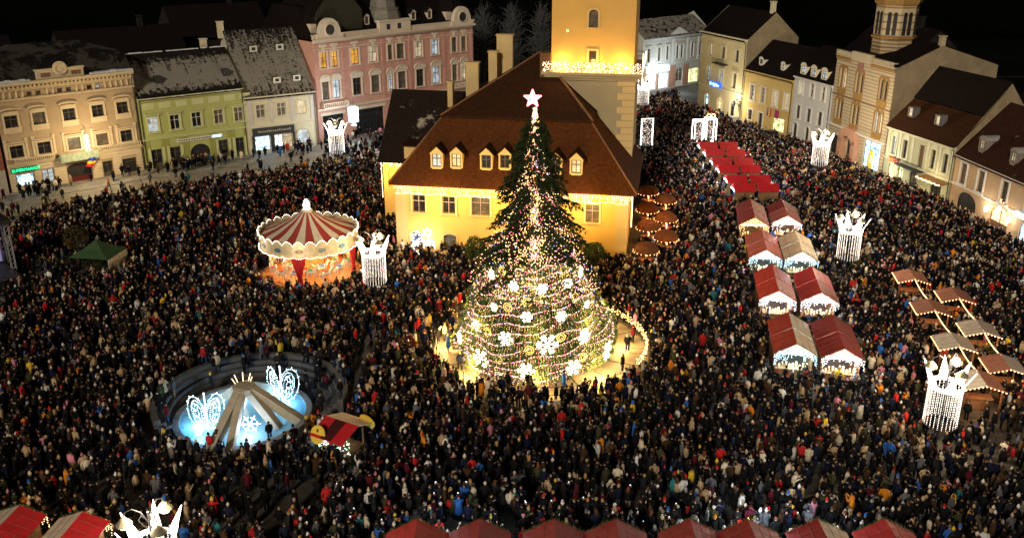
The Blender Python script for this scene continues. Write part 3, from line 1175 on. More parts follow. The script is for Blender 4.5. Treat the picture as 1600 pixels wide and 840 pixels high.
b.build('parapet', M_pinkt, r)
for xc in (3.1, 31.2):
    A = arch_pts(xc - 2.0, xc + 2.0, 17.25, 19.7, 12)
    b = MB()
    b.prism([(xc - 2.5, 16.5), (xc - 2.5, 17.3), (xc - 2.0, 17.3)] + A[1:-1] + [(xc + 2.0, 17.3), (xc + 2.5, 17.3), (xc + 2.5, 16.5)], -0.5, 0.35)
    g = b.build('round_gable', M_pinkt, r)
    b = MB()
    b.lathe([(0.05, 0), (0.78, 0), (0.78, 0.08), (0.05, 0.08)], 16)
    b.v = [(xc + p[0], -0.5 - p[2], 17.9 + p[1]) for p in b.v]
    b.build('oval_window', M_glass, g)
    b = MB()
    b.tube([(xc + 0.95 * math.cos(t * PI / 10), -0.54, 17.9 + 0.95 * math.sin(t * PI / 10)) for t in range(20)], 0.12, 5, closed=True)
    b.build('moulding', M_pinkt, g)
    b = MB()
    cx, cy = xc, 3.6
    b.loft([[(cx + sx * k, cy + sy * k, z) for sx, sy in ((-1, -1), (1, -1), (1, 1), (-1, 1))] for k, z in ((2.6, 16.6), (2.6, 18.8))])
    d = b.build('dome_base', M_pinkt, r)
    b = MB()
    b.loft([[(cx + k * math.cos(t * PI / 4 + PI / 8), cy + k * math.sin(t * PI / 4 + PI / 8), z) for t in range(8)] for k, z in ((3.3, 18.8), (3.1, 19.2), (2.4, 20.4), (1.2, 21.6), (0.25, 22.4), (0.06, 23.0), (0.05, 24.4))])
    b.build('dome', M_roofdark, d)
b = MB()
b.box(12.9, 19.4, -0.45, 0.4, 16.5, 18.3).box(12.7, 19.6, -0.6, 0.5, 18.3, 18.55)
cb = b.build('center_attic', M_pinkt, r)
for x in (14.3, 16.6):
    b = MB()
    b.box(x, x + 0.75, -0.47, -0.45, 17.0, 17.9)
    b.build('attic_window', M_black, cb)
b = MB()
b.loft([[(16.2 + k * math.cos(t * PI / 4 + PI / 8), 2.8 + k * math.sin(t * PI / 4 + PI / 8), z) for t in range(8)] for k, z in ((3.2, 16.6), (3.0, 18.8), (2.6, 20.0), (2.75, 20.1), (2.75, 20.3), (2.3, 20.4), (2.1, 21.6), (2.3, 21.7), (2.2, 22.0), (1.6, 23.4), (0.4, 24.4), (0.08, 26))])
b.build('lantern_dome', mat('lead_grey', (0.20, 0.18, 0.15), 0.6), r)
b = MB()
b.loft([[(0, 0.3, 16.5), (34.2, 0.3, 16.5), (34.2, 15.8, 16.5), (0, 15.8, 16.5)], [(0.5, 4.2, 21.3), (33.7, 4.2, 21.3), (33.7, 12, 21.3), (0.5, 12, 21.3)]])
b.build('roof', M_roofdark, r)
for x in (8.2, 11.7, 21.6, 25.2):
    dormer(r, x, 1.4, 17.9, 1.0, 1.3, 1.4, M_pinkt, M_roofdark, M_glass)
for x0, x1 in ((0.7, 5.5), (28.4, 33.6)):
    b = MB()
    b.box(x0, x1, -1.0, 0, 5.55, 5.75)
    b.box(x0, x1, -1.0, -0.85, 6.35, 6.5)
    n = 12
    for i in range(n + 1):
        x = x0 + (x1 - x0 - 0.1) * i / n
        b.box(x, x + 0.1, -0.97, -0.88, 5.75, 6.35)
    b.box(x0 - 0.05, x0 + 0.12, -1.02, 0, 5.75, 6.5).box(x1 - 0.12, x1 + 0.05, -1.02, 0, 5.75, 6.5)
    b.build('balcony', M_pinkt, r)

# ---------------- far pale house closing the street
M_grey = mat('pale_grey_plaster', (0.46, 0.46, 0.42), 0.85, 0.1, 0.6, 0.15, 8)
M_greyt = mat('pale_grey_trim', (0.56, 0.57, 0.55), 0.85, 0.08)
r, L = house('pale_grey_house', 'pale grey house with arched windows and brightly lit shops at the street end', (27.1, 195.2), (43.5, 208.96))
k0 = 2.45
up = [o for o in wins([x + k0 for x in (-0.7, 2.5, 5.2, 8.4, 9.85, 13.3, 15.9)], 6.1, 0.85, 2.85, 'cross', 1)]
gf = [(1.4, 4.6, 0.2, 3.4, 0, 'shop', M_shopwhite, M_black), (5.3, 8.4, 0.2, 3.4, 0, 'shop', M_shopwhite, M_black), (10.75, 13.1, 0.2, 4.1, 1, 'door', M_curtain, M_framew), (15.0, 18.4, 0.4, 3.5, 0, 'shop', M_shopyel, M_black, 'pale yellow lit shop window')]
ops = up + gf
wall_mesh(L, 11.2, 12, ops, (5, 15)).build('wall', M_grey, r)
for o in ops:
    put_window(r, o)
for o in up:
    surround(r, o, 'hood', M_greyt)
for x in (9.2, 13.9, 17.5):
    b = MB()
    b.box(x, x + 0.5, -0.1, 0, 5.3, 10.4)
    b.build('pilaster', M_greyt, r)
courses(r, L, 0.2, 4.8, 4.6, gf, mat('pinkish_base', (0.40, 0.22, 0.15)), 'ground_floor_render', pad=0.02)
cornice(r, L, 5.1, M_greyt, ((0.16, 0, 0.2), (0.28, 0.2, 0.36)), 'string_course')
cornice(r, L, 10.4, M_greyt)
b = MB()
b.prism([(8.2, 11.3), (13.7, 11.3), (10.95, 12.7)], -0.35, 0.1)
b.build('pediment', M_greyt, r)
gable_roof(L, 12, 11.2, 5, 14.2, 0.5).build('roof', M_roofsnow, r)
b = MB()
b.box(1.2, 8.2, -0.35, -0.1, 3.9, 4.9)
sg = b.build('shop_sign', emit('cyan_sign', (0.45, 0.95, 1.0), 3.5), r)
b = MB()
b.box(1.6, 3.8, -0.6, -0.35, 3.7, 5.7)
b.build('bright_panel', emit('white_sign', (0.85, 0.97, 1.0), 4.0), sg)
lamp(r.matrix_basis @ Vector((4.5, -5, 5)), 1500, COOL, 1.0)  # added cool fill, well out in front of the lit sign

# ---------------- butter yellow three storey house
M_butter = mat('butter_plaster', (0.64, 0.55, 0.30), 0.85, 0.07, 0.5, 0.15, 8)
M_buttert = mat('butter_trim', (0.70, 0.64, 0.44), 0.85, 0.07)
r, L = house('butter_yellow_house', 'butter yellow three storey house with a blue neon sign at the street corner', (36.13, 180.66), (41.32, 166.28))
up = wins([(3.65, M_paleroom), (7.95, M_curtain), 12.5], 10.2, 1.2, 2.1, 'cross') + wins([(3.4, M_coolroom), (7.8, M_coolroom), (12.3, M_curtain)], 5.5, 1.25, 2.65, 'cross')
gf = [(2.75, 4.1, 0.2, 3.05, 1, 'door', M_shopcool, M_black), (7.2, 8.7, 0.14, 3.1, 1, 'door', M_shopwarm, M_black), (11.6, 13.1, 0.14, 3.1, 1, 'door', M_black, M_black)]
ops = up + gf
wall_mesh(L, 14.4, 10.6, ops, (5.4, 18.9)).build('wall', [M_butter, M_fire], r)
b = MB()
b.tube([(L - 0.2, -0.13, 0.2), (L - 0.2, -0.13, 13.6), (L - 0.2, -0.4, 13.9)], 0.065, 6)
b.build('downpipe', M_iron, r)
for o in ops:
    put_window(r, o)
for o in up:
    surround(r, o, 'hood', M_buttert)
for o in gf:
    surround(r, o, 'flat', M_buttert)
cornice(r, L, 13.7, M_buttert, ((0.16, 0, 0.2), (0.4, 0.35, 0.55), (0.6, 0.55, 0.75)))
b = MB()
for i in range(26):
    b.box(0.3 + i * 0.58, 0.52 + i * 0.58, -0.34, 0, 13.85, 14.05)
b.build('cornice_bracket', M_buttert, r, stuff=True)
cornice(r, L, 4.6, M_buttert, ((0.12, 0, 0.16), (0.22, 0.16, 0.26)), 'string_course')
gable_roof(L, 10.6, 14.4, 5.4, 18.8, 0.55, -0.25).build('roof', M_roofdark, r)
b = MB()
b.box(5.6, 9.6, -0.95, 0, 9.15, 9.3)
for i in range(18):
    b.box(5.6 + i * 0.23, 5.63 + i * 0.23, -0.95, -0.92, 9.3, 10.15)
b.box(5.6, 9.6, -0.96, -0.9, 10.15, 10.2)
b.build('balcony', M_iron, r)
b = MB()
b.box(4.9, 8.7, -0.6, -0.35, 4.85, 5.75)
sg = b.build('neon_sign', emit('blue_neon_back', (0.02, 0.12, 0.9), 1.2), r)
text(sg, 'H\u00b7 Byblos', (5.0, -0.62, 5.05), 0.82, emit('blue_neon', (0.3, 0.65, 1.0), 4.0))
chimney(r, 14.2, 5.4, 18, 20.6, 0.8, M_buttert)
wl = thing('wall_lantern', 'wrought iron bracket lantern on the corner of the butter yellow house', 'lantern', r.matrix_basis @ Vector((14.6, 0, 3.4)), r.rotation_euler.z)
b = MB()
b.tube([(0, 0, 0), (0, -0.6, 0.5), (0, -1.3, 0.3)], 0.06).tube([(0, 0, -0.8), (0, -0.7, -0.1), (0, -1.2, 0.3)], 0.05)
b.build('bracket', M_iron, wl)
b = MB()
b.lathe([(0.15, -0.75), (0.36, -0.2), (0.42, -0.1), (0.1, 0.25)], 8, (0, -1.3))
b.build('lantern_body', M_iron, wl)
lamp(wl.matrix_basis @ Vector((0, -2.4, 0.2)), 900, PALE, 0.4)  # added fill out in front of the wall; the lantern body does not glow

# ---------------- yellow two storey house
M_yel = mat('ochre_plaster', (0.60, 0.43, 0.15), 0.85, 0.08, 0.5, 0.15, 8)
M_whitet = mat('white_trim', (0.70, 0.68, 0.62), 0.8, 0.06)
r, L = house('ochre_house', 'low ochre two storey house with white framed windows and two small roof dormers', (41.4, 166.1), (46.38, 153.5))
up = wins([2.55, 5.6, (9.1, M_paleroom), (12.1, M_paleroom)], 4.4, 1.2, 2.65, 'grid', fm=M_framew)
gf = wins([(2.5, M_glass)], 0.9, 1.15, 1.8, 'cross') + [(4.95, 6.15, 0.14, 2.65, 0, 'door', M_glass, M_frame), (8.9, 12.1, 0.3, 2.7, 0, 'shop', M_shopyel, M_black)]
ops = up + gf
wall_mesh(L, 9.6, 10.4, ops, (5.2, 14.2)).build('wall', M_yel, r)
b = MB()
b.tube([(L - 0.2, -0.13, 0.2), (L - 0.2, -0.13, 8.9), (L - 0.2, -0.4, 9.200000000000001)], 0.065, 6)
b.build('downpipe', M_iron, r)
for o in ops:
    put_window(r, o)
for o in up + gf[:2]:
    surround(r, o, 'flat', M_whitet)
cornice(r, L, 3.6, M_yel, ((0.1, 0, 0.14),), 'string_course')
cornice(r, L, 9.0, M_yel)
gable_roof(L, 10.4, 9.6, 5.2, 14.2, 0.55).build('roof', M_roofdark, r)
for x in (3.1, 9.2):
    dormer(r, x, 0.8, 10.6, 1.1, 0.9, 1.3, M_whitet, M_roofdark, M_glass, hood='round')
for x, nm, lb, cs in ((8.2, 'flag', 'small blue yellow and red flag on the ochre house wall', ((0.03, 0.06, 0.5), (0.8, 0.55, 0.03), (0.6, 0.03, 0.04))), (10.3, 'flag', 'small dark pink flag hanging above the yellow lit window', ((0.4, 0.03, 0.15), (0.4, 0.03, 0.15), (0.35, 0.03, 0.12)))):
    f = thing(nm, lb, 'flag', r.matrix_basis @ Vector((x, -0.3, 2.6)), r.rotation_euler.z)
    for k, c in enumerate(cs):
        b = MB()
        b.box(-0.55 + 0.37 * k, -0.19 + 0.37 * k, -0.03, 0.0, 0, 1.4)
        b.build('stripe', mat('flag_cloth_%d%s' % (int(x), 'abc'[k]), c), f)

# ---------------- white three storey house
M_whitep = mat('white_plaster', (0.60, 0.60, 0.58), 0.85, 0.06, 0.5, 0.12, 8)
r, L = house('white_house', 'white three storey house with arched doors and three cream roof dormers', (46.45, 153.35), (49.5, 143.65))
up = wins([(1.9, M_paleroom), 4.95, 7.95], 7.6, 1.05, 2.15, fm=M_framew) + wins([1.85, 4.8, 7.8], 3.6, 1.15, 2.2, fm=M_frame)
gf = [(0.95, 2.1, 0.14, 2.9, 1, 'door', M_black, M_black), (4.35, 5.45, 0.14, 2.85, 1, 'door', M_glass, M_black), (7.5, 8.7, 0.14, 2.85, 1, 'door', M_glass, M_black)]
ops = up + gf
wall_mesh(L, 10.4, 10, ops, (5, 15)).build('wall', M_whitep, r)
b = MB()
b.tube([(L - 0.2, -0.13, 0.2), (L - 0.2, -0.13, 9.9), (L - 0.2, -0.4, 10.200000000000001)], 0.065, 6)
b.build('downpipe', M_iron, r)
for o in ops:
    put_window(r, o)
for o in up + gf:
    surround(r, o, 'flat', M_whitet)
cornice(r, L, 9.95, M_whitet, ((0.2, 0, 0.2), (0.4, 0.2, 0.4)))
b = MB()
b.loft([[(-0.1, -0.3, 10.4), (L + 0.1, -0.3, 10.4), (L + 0.1, 10, 10.4), (-0.1, 10, 10.4)], [(-0.1, 1.6, 13.2), (L + 0.1, 1.6, 13.2), (L + 0.1, 8.6, 13.2), (-0.1, 8.6, 13.2)], [(-0.1, 5, 15.0), (L + 0.1, 5, 15.0), (L + 0.1, 5.2, 15.0), (-0.1, 5.2, 15.0)]])
b.build('roof', M_roofdark, r)
for x in (1.4, 4.2, 7.0):
    dormer(r, x + 0.6, 0.0, 10.85, 1.5, 1.3, 1.9, M_buttert, M_roofdark, M_coolroom, hood='round')

# ---------------- striped church
M_church = mat('church_cream', (0.47, 0.40, 0.275), 0.85, 0.08, 0.8, 0.15, 8)
M_brickb = mat('brown_brick_band', (0.22, 0.13, 0.07), 0.85, 0.15, 3)
M_gold = mat('ochre_brick', (0.30, 0.175, 0.05), 0.8, 0.15, 3)
M_rose = mat('rose_portal', (0.50, 0.27, 0.18), 0.8, 0.1)
r, L = house('striped_church', 'cream church front with brown brick bands paired arched windows and an octagonal bell tower', (49.55, 143.4), (52.74, 128.7), cat='church')
hi = wins([(1.75, M_curtain), (2.7, M_paleroom), (6.15, M_curtain), 7.2, 12.2, 13.25], 10.45, 0.8, 2.9, 'plain', 1)
lo = wins([(1.7, M_curtain), 2.65, 6.1, 7.15, (12.05, M_coolroom), (13.1, M_paleroom)], 5.75, 0.8, 3.1, 'plain', 1)
gf = [(1.0, 3.4, 0.3, 3.2, 0, 'shop', M_black, M_black), (5.4, 7.6, 0.14, 3.7, 1, 'door', M_black, M_brown), (10.0, 14.0, 0.3, 4.3, 0, 'shop', M_shopcool, M_black, 'cool lit shop window at the foot of the striped church')]
ops = hi + lo + gf
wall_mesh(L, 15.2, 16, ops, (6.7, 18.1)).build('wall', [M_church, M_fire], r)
for o in ops:
    put_window(r, o)
courses(r, L, 0.4, 15.0, 0.5, ops, M_church, 'stone_course', 0.06, 0.1, 0.32)
courses(r, L, 0.82, 14.9, 0.5, ops, M_brickb, 'brick_band', 0.05, 0.40, 0.34, each=True)
for xc, z in ((2.22, 10.45), (6.67, 10.45), (12.72, 10.45), (2.17, 5.75), (6.62, 5.75), (12.57, 5.75)):
    b = MB()
    for sx in (-0.53, 0.53):
        A = arch_pts(xc + sx - 0.45, xc + sx + 0.45, z + 2.45, z + 3.05, 8)
        B = arch_pts(xc + sx - 0.75, xc + sx + 0.75, z + 2.45, z + 3.45, 8)
        for i in range(8):
            b.prism([A[i], A[i + 1], B[i + 1], B[i]], -0.12, 0)
    b.box(xc - 1.15, xc + 1.15, -0.1, 0, z - 0.95, z - 0.05)
    b.box(xc - 0.1, xc + 0.1, -0.1, 0, z, z + 2.5)
    for sx in (-1.2, 1.0):
        b.box(xc + sx, xc + sx + 0.2, -0.1, 0, z, z + 2.5)
    b.build('window_surround', M_gold, r)
for a0, a1 in ((0, 4.2), (9.2, L)):
    b = MB()
    b.box(a0, a1, -0.2, 0.02, 14.6, 15.0)
    b.build('brick_frieze', M_gold, r)
    b = MB()
    b.box(a0, a1, -0.3, 0.2, 15.1, 15.3).box(a0, a1, -0.3, 0.2, 15.8, 15.92)
    n = int((a1 - a0) / 0.42)
    for i in range(n):
        b.box(a0 + i * 0.42, a0 + i * 0.42 + 0.16, -0.25, 0.1, 15.3, 15.8)
    b.build('parapet', M_church, r)
b = MB()
b.box(4.2, 9.2, -0.3, 0.3, 14.9, 16.2)
b.build('parapet_centre', M_church, r)
b = MB()
b.lathe([(0.05, 0), (0.75, 0), (0.75, 0.1), (0.05, 0.1)], 16)
b.v = [(6.7 + p[0], -0.12 - p[2], 14.35 + p[1]) for p in b.v]
b.build('round_emblem', mat('emblem_red', (0.30, 0.14, 0.12), 0.7, 0.5, 5), r)
cornice(r, L, 9.2, M_brickb, ((0.12, 0, 0.12), (0.2, 0.12, 0.24)), 'string_course')
cornice(r, L, 4.5, M_whitet, ((0.2, 0, 0.2), (0.45, 0.2, 0.4)), 'string_course')
b = MB()
b.box(4.2, 5.2, -0.9, -0.06, 0.13, 3.4).box(7.8, 8.8, -0.9, -0.06, 0.13, 3.4)
A = arch_pts(5.2, 7.8, 2.7, 4.0, 10)
B = arch_pts(4.2, 8.8, 3.1, 5.3, 10)
for i in range(10):
    b.prism([A[i], A[i + 1], B[i + 1], B[i]], -0.9, -0.06)
b.build('portal', M_rose, r)
b = MB()
b.slab([(0, -0.3, 14.9), (4.1, -0.3, 14.9), (4.1, 6.7, 18.3), (0, 6.7, 18.3)], 0.1)
gable_roof(L, 16, 15.3, 6.7, 18.15, 0.0, -0.2).build('roof', M_roofdark, r)
chimney(r, L - 0.35, 6.7, 17.9, 19.3, 0.6, M_church)
OC = lambda k, z, cx=6.9, cy=4.4: [(cx + k * math.cos(t * PI / 4 + PI / 8), cy + k * math.sin(t * PI / 4 + PI / 8), z) for t in range(8)]
b = MB()
b.loft([OC(2.9, 14.5), OC(2.9, 23.6)])
tw = b.build('bell_tower', M_church, r)
for i in range(16):
    z = 15.6 + i * 0.5
    if z < 18.4 or i % 2 == 0:
        b = MB()
        b.loft([OC(2.97, z), OC(2.97, z + 0.2)])
        b.build('brick_band', M_brickb if i % 2 else M_gold, tw)
b = MB()
b.loft([OC(3.15, 18.4), OC(3.15, 18.65)])
b.loft([OC(3.05, 23.0), OC(3.3, 23.4), OC(3.4, 24.2), OC(3.2, 24.2)])
b.build('tower_cornice', M_gold, tw)
for t in range(8):
    an = t * PI / 4
    for sx in (-0.4, 0.4):
        b = MB()
        T = Matrix.Translation((6.9, 4.4, 18.9)) @ Matrix.Rotation(an, 4, 'Z')
        b.box(2.6, 2.745, sx - 0.27, sx + 0.27, 0, 2.9, 0, T)
        b.lathe([(0.27, 0), (0.27, 0.145)], 10)
        b.v[-20:] = [tuple(T @ Vector((2.6 + p[2], sx + p[0], 2.9 + p[1]))) for p in b.v[-20:]]
        b.build('arched_opening', M_black, tw)
b = MB()
b.loft([OC(3.2, 24.2), OC(2.6, 26.5), OC(1.4, 28.4), OC(0.3, 29.6), OC(0.06, 31)])
b.build('tower_roof', M_roofdark, tw)

# ---------------- pale green house with the mansard roof
M_mint = mat('mint_plaster', (0.43, 0.45, 0.30), 0.85, 0.08, 0.5, 0.12, 8)
M_mintt = mat('mint_trim', (0.60, 0.61, 0.45), 0.85, 0.07)
r, L = house('mint_green_house', 'mint green two storey house with a brown mansard roof and a red sign', (52.78, 128.45), (56.26, 115.15))
up = wins([(1.75, M_coolroom), 4.1, 9.85, 12.25], 3.75, 0.95, 2.5, 'cross') + [(6.9, 7.9, 3.2, 6.3, 0, 'door', M_brown, M_frame)]
gf = [(1.0, 2.4, 0.3, 2.6, 0.8, 'shop', M_shopwarm, M_black), (3.2, 4.3, 0.2, 2.55, 0.8, 'door', M_shopyel, M_black), (5.7, 7.3, 0.2, 2.6, 1, 'door', M_curtain, M_black), (10.1, 12.2, 0.14, 2.7, 1, 'door', M_black, M_black)]
ops = up + gf
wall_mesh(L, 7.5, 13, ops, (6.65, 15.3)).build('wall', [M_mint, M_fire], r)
b = MB()
b.tube([(L - 0.2, -0.13, 0.2), (L - 0.2, -0.13, 6.9), (L - 0.2, -0.4, 7.2)], 0.065, 6)
b.build('downpipe', M_iron, r)
for o in ops:
    put_window(r, o)
for o in up[:4]:
    A = arch_pts(o[0] - 0.2, o[1] + 0.2, o[3] + 0.1, o[3] + 0.75, 8)
    b = MB()
    b.prism(A, -0.07, 0)
    b.build('lunette', M_mintt, r)
    surround(r, o, 'flat', M_mintt)
for x in (0.5, 2.9, 5.6, 8.7, 11.05, 13.4):
    b = MB()
    b.box(x - 0.2, x + 0.2, -0.1, 0, 3.2, 7.0)
    b.build('pilaster', M_mintt, r)
cornice(r, L, 7.0, M_mintt, ((0.2, 0, 0.2), (0.4, 0.2, 0.42)))
cornice(r, L, 2.95, M_mintt, ((0.14, 0, 0.2),), 'string_course')
b = MB()
b.slab([(-0.05, -0.5, 7.45), (L, -0.5, 7.45), (L, 3.4, 11.1), (-0.05, 3.4, 11.1)], 0.15)
b.build('lower_roof', M_hallroof2, r)
b = MB()
b.slab([(-0.05, 3.3, 11.25), (L, 3.3, 11.25), (L, 6.65, 15.4), (-0.05, 6.65, 15.4)], 0.15)
b.slab([(-0.05, 6.66, 15.4), (L, 6.66, 15.4), (L, 13.4, 7.4), (-0.05, 13.4, 7.4)], 0.15)
b.build('upper_roof', M_roofdark, r)
for x in (3.0, 8.5):
    b = MB()
    b.box(x - 0.5, x + 0.5, 0.9, 1.7, 9.15, 9.35).box(x - 0.5, x - 0.4, 0.75, 1.9, 9.2, 10.5).box(x + 0.4, x + 0.5, 0.75, 1.9, 9.2, 10.5).box(x - 0.4, x + 0.4, 0.75, 1.9, 10.4, 10.52)
    d = b.build('skylight', mat('zinc', (0.16, 0.155, 0.15), 0.5), r)
    b = MB()
    b.box(x - 0.4, x + 0.4, 0.95, 1.05, 9.35, 10.4)
    b.build('pane', M_paleroom, d)
b = MB()
b.box(-0.05, 0.25, -0.4, 13, 7.5, 7.6)
b.box(3.6, 8.6, -1.2, 0, 2.85, 3.0)
for i in range(22):
    b.box(3.6 + i * 0.23, 3.64 + i * 0.23, -1.2, -1.16, 3.0, 3.8)
b.box(3.6, 8.65, -1.22, -1.15, 3.8, 3.87)
b.build('balcony', M_iron, r)
b = MB()
b.box(1.35, 3.3, -0.3, -0.12, 2.72, 3.4)
sg = b.build('shop_sign', emit('red_sign_back', (0.45, 0.03, 0.0), 0.4), r)
text(sg, 'KFC', (1.42, -0.32, 2.82), 0.68, emit('red_neon', (1.0, 0.18, 0.04), 3.0))
b = MB()
b.slab([(9.0, -1.5, 2.5), (13.6, -1.5, 2.5), (13.6, 0, 2.75), (9.0, 0, 2.75)], 0.1)
aw = b.build('awning', mat('awning_brown', (0.30, 0.17, 0.07)), r)
pts = [(9.0 + i * 0.23, -1.55, 2.5 + 0.06 * math.sin(i * 1.7)) for i in range(21)]
bulbs('string_light_bulb', pts, np.tile((1.0, 0.62, 0.3), (21, 1)), 0.1, M_bulb, aw)
lamp(r.matrix_basis @ Vector((11.3, -2.4, 2.5)), 260, WARM, 0.5)
lamp(r.matrix_basis @ Vector((2.0, -2.2, 2.3)), 300, PALE, 0.5)

# ---------------- tan house at the right border
M_tan = mat('tan_plaster', (0.50, 0.34, 0.20), 0.85, 0.10, 0.5, 0.15, 8)
r, L = house('tan_house', 'tan house with a wide dark archway and brown roof carrying two snow topped dormers', (56.3, 114.9), (58.6, 95.5))
up = wins([(2.1, M_curtain), (5.8, M_curtain), 10.5, 15.2], 3.4, 1.3, 2.6, 'cross', fm=M_frame)
gf = [(1.6, 5.7, 0.14, 2.6, 0.9, 'door', M_black, M_black), (8.6, 12.1, 0.14, 2.9, 0.9, 'door', M_shopwarm, M_brown, 'arched lit doorway under curved lettering'), (14.2, 18.0, 0.14, 2.7, 0.9, 'shop', M_shopcool, M_black)]
ops = up + gf
wall_mesh(L, 6.9, 12, ops, (6, 13)).build('wall', M_tan, r)
b = MB()
b.tube([(L - 0.2, -0.13, 0.2), (L - 0.2, -0.13, 6.2), (L - 0.2, -0.4, 6.5)], 0.065, 6)
b.build('downpipe', M_iron, r)
for o in ops:
    put_window(r, o)
for o in up:
    surround(r, o, 'flat', M_whitet)
cornice(r, L, 2.95, M_whitet, ((0.1, 0, 0.2),), 'string_course')
cornice(r, L, 6.3, M_whitet, ((0.2, 0, 0.2), (0.4, 0.2, 0.4)))
gable_roof(L, 12, 6.9, 6, 13.0, 0.5).build('roof', M_rooffew, r)
for x in (3.6, 9.8):
    d = dormer(r, x, 0.7, 8.05, 1.15, 1.2, 1.9, mat('grey_dormer', (0.22, 0.19, 0.16)), mat('dirty_snow', (0.30, 0.29, 0.28)), M_paleroom, hood='round')
for i, ch in enumerate('Zur  Krone'):
    an = PI * (0.93 - 0.086 * i)
    if ch != ' ':
        text(r, ch, (10.35 + 2.4 * math.cos(an) - 0.2, -0.12, 1.35 + 2.0 * math.sin(an)), 0.7, emit('orange_letter', (1.0, 0.45, 0.22), 3.0))
b = MB()
b.box(13.4, 17.6, -0.35, -0.1, 2.78, 3.35)
b.build('shop_sign', emit('blue_sign', (0.35, 0.75, 1.0), 2.2), r)
for x in (8.2, 12.5):
    b = MB()
    b.lathe([(0.08, 1.6), (0.2, 1.7), (0.24, 2.1), (0.06, 2.25)], 8, (x, -0.3))
    b.build('door_lamp', emit('door_lamp_glow', (1.0, 0.85, 0.6), 6), r)
    lamp(r.matrix_basis @ Vector((x, -1.0, 2.2)), 160, PALE, 0.2)

# a few unlit houses behind the fronts
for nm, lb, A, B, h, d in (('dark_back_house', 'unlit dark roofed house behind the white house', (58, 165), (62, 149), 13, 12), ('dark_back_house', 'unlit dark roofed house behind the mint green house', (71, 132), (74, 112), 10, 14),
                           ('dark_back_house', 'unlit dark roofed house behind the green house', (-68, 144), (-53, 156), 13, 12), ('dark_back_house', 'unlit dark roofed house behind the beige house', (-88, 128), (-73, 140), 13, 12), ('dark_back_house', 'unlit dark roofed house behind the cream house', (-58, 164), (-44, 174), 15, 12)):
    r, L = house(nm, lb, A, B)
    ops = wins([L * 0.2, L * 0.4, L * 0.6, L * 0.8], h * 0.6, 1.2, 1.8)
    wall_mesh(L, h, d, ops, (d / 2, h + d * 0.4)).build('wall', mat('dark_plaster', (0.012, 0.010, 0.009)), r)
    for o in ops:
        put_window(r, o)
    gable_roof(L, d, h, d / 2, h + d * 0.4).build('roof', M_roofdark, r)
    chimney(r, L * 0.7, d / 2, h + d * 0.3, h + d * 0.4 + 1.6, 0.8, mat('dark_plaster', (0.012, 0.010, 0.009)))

# ================================================================== THE COUNCIL HALL
M_hall = mat('hall_yellow', (0.74, 0.48, 0.14), 0.85, 0.06, 0.35, 0.12, 6)
M_hallp = mat('hall_pale_yellow', (0.68, 0.50, 0.23), 0.85, 0.06, 0.5, 0.1)
HZ = R(-9.8)
hall = thing('council_hall', 'yellow council hall with a brown mansard roof and light strings under its eaves', 'town hall', (-11.4, 97.25, 0), HZ)
HM = Matrix.Translation((-11.4, 97.25, 0)) @ Matrix.Rotation(HZ, 4, 'Z')
up = wins([1.28, 4.62], 4.6, 1.42, 1.95, 'cross', fm=M_frame) + wins([8.15, 15.6], 4.6, 2.0, 2.15, 'grid', 0.3, pane=M_curtain, fm=M_frame) + wins([20.2], 4.45, 1.4, 2.0, 'grid', pane=M_curtain)
gf = [(0.3, 1.6, 0.2, 2.3, 0.4, 'door', mat('blue_door', (0.05, 0.09, 0.18)), M_black), (3.95, 5.4, 0.3, 2.25, 0.4, 'door', mat('grey_shutter', (0.12, 0.13, 0.12)), M_frame), (19.5, 20.95, 0.1, 2.2, 0.4, 'door', mat('green_shutter', (0.10, 0.10, 0.05)), M_frame)]
ops = [(o[0] + 1.2, o[1] + 1.2, *o[2:]) for o in up + gf]
wm = wall_mesh(25.0, 7.9, 16, ops)
wm.v = [(p[0] - 1.2, p[1], p[2]) for p in wm.v]
wm.build('wall', M_hall, hall)
for o in up + gf:
    put_window(hall, o)
    surround(hall, o, 'flat', M_hallp)
b = MB()
b.box(-1.35, -0.1, -0.16, 0, 0, 7.4)
b.build('corner_pilaster', M_hallp, hall)
b = MB()
b.box(22.7, 23.95, -0.16, 0, 0, 7.4)
b.build('corner_pilaster', M_hallp, hall)
cornice(hall, 23.95, 7.35, M_hallp, ((0.14, 0, 0.16), (0.3, 0.16, 0.4)), x0=-1.3)
b = MB()
E0 = [(-1.9, -0.65, 7.85), (24.8, -0.65, 7.85), (24.8, 17, 7.85), (-1.9, 17, 7.85)]
K0 = [(3.0, 5.0, 14.16), (19.3, 5.0, 14.16), (19.3, 15, 14.16), (3.0, 15, 14.16)]
b.loft([[(p[0], p[1], p[2] - 0.15) for p in E0], E0, K0], cap=True)
b.build('mansard_roof', M_hallroof, hall)
b = MB()
K1 = [(2.75, 4.72, 14.1), (19.55, 4.72, 14.1), (19.55, 21, 14.1), (2.75, 21, 14.1)]
b.loft([K1, [(p[0], p[1], p[2] + 0.22) for p in K1], [(12.5, 13.3, 20.2), (12.7, 13.3, 20.2), (12.7, 13.6, 20.2), (12.5, 13.6, 20.2)]])
b.build('upper_roof', M_hallroof2, hall)
b = MB()
b.tube([(2.75, 4.7, 14.36), (12.55, 13.25, 20.3)], 0.12, 5).tube([(19.55, 4.7, 14.36), (12.65, 13.25, 20.3)], 0.14, 5)
b.tube([(-1.9, -0.65, 7.95), (2.9, 4.9, 14.2)], 0.1, 5).tube([(24.8, -0.65, 7.95), (19.4, 4.9, 14.2)], 0.1, 5)
b.build('hip_tile', mat('hip_tile', (0.20, 0.10, 0.05)), hall)


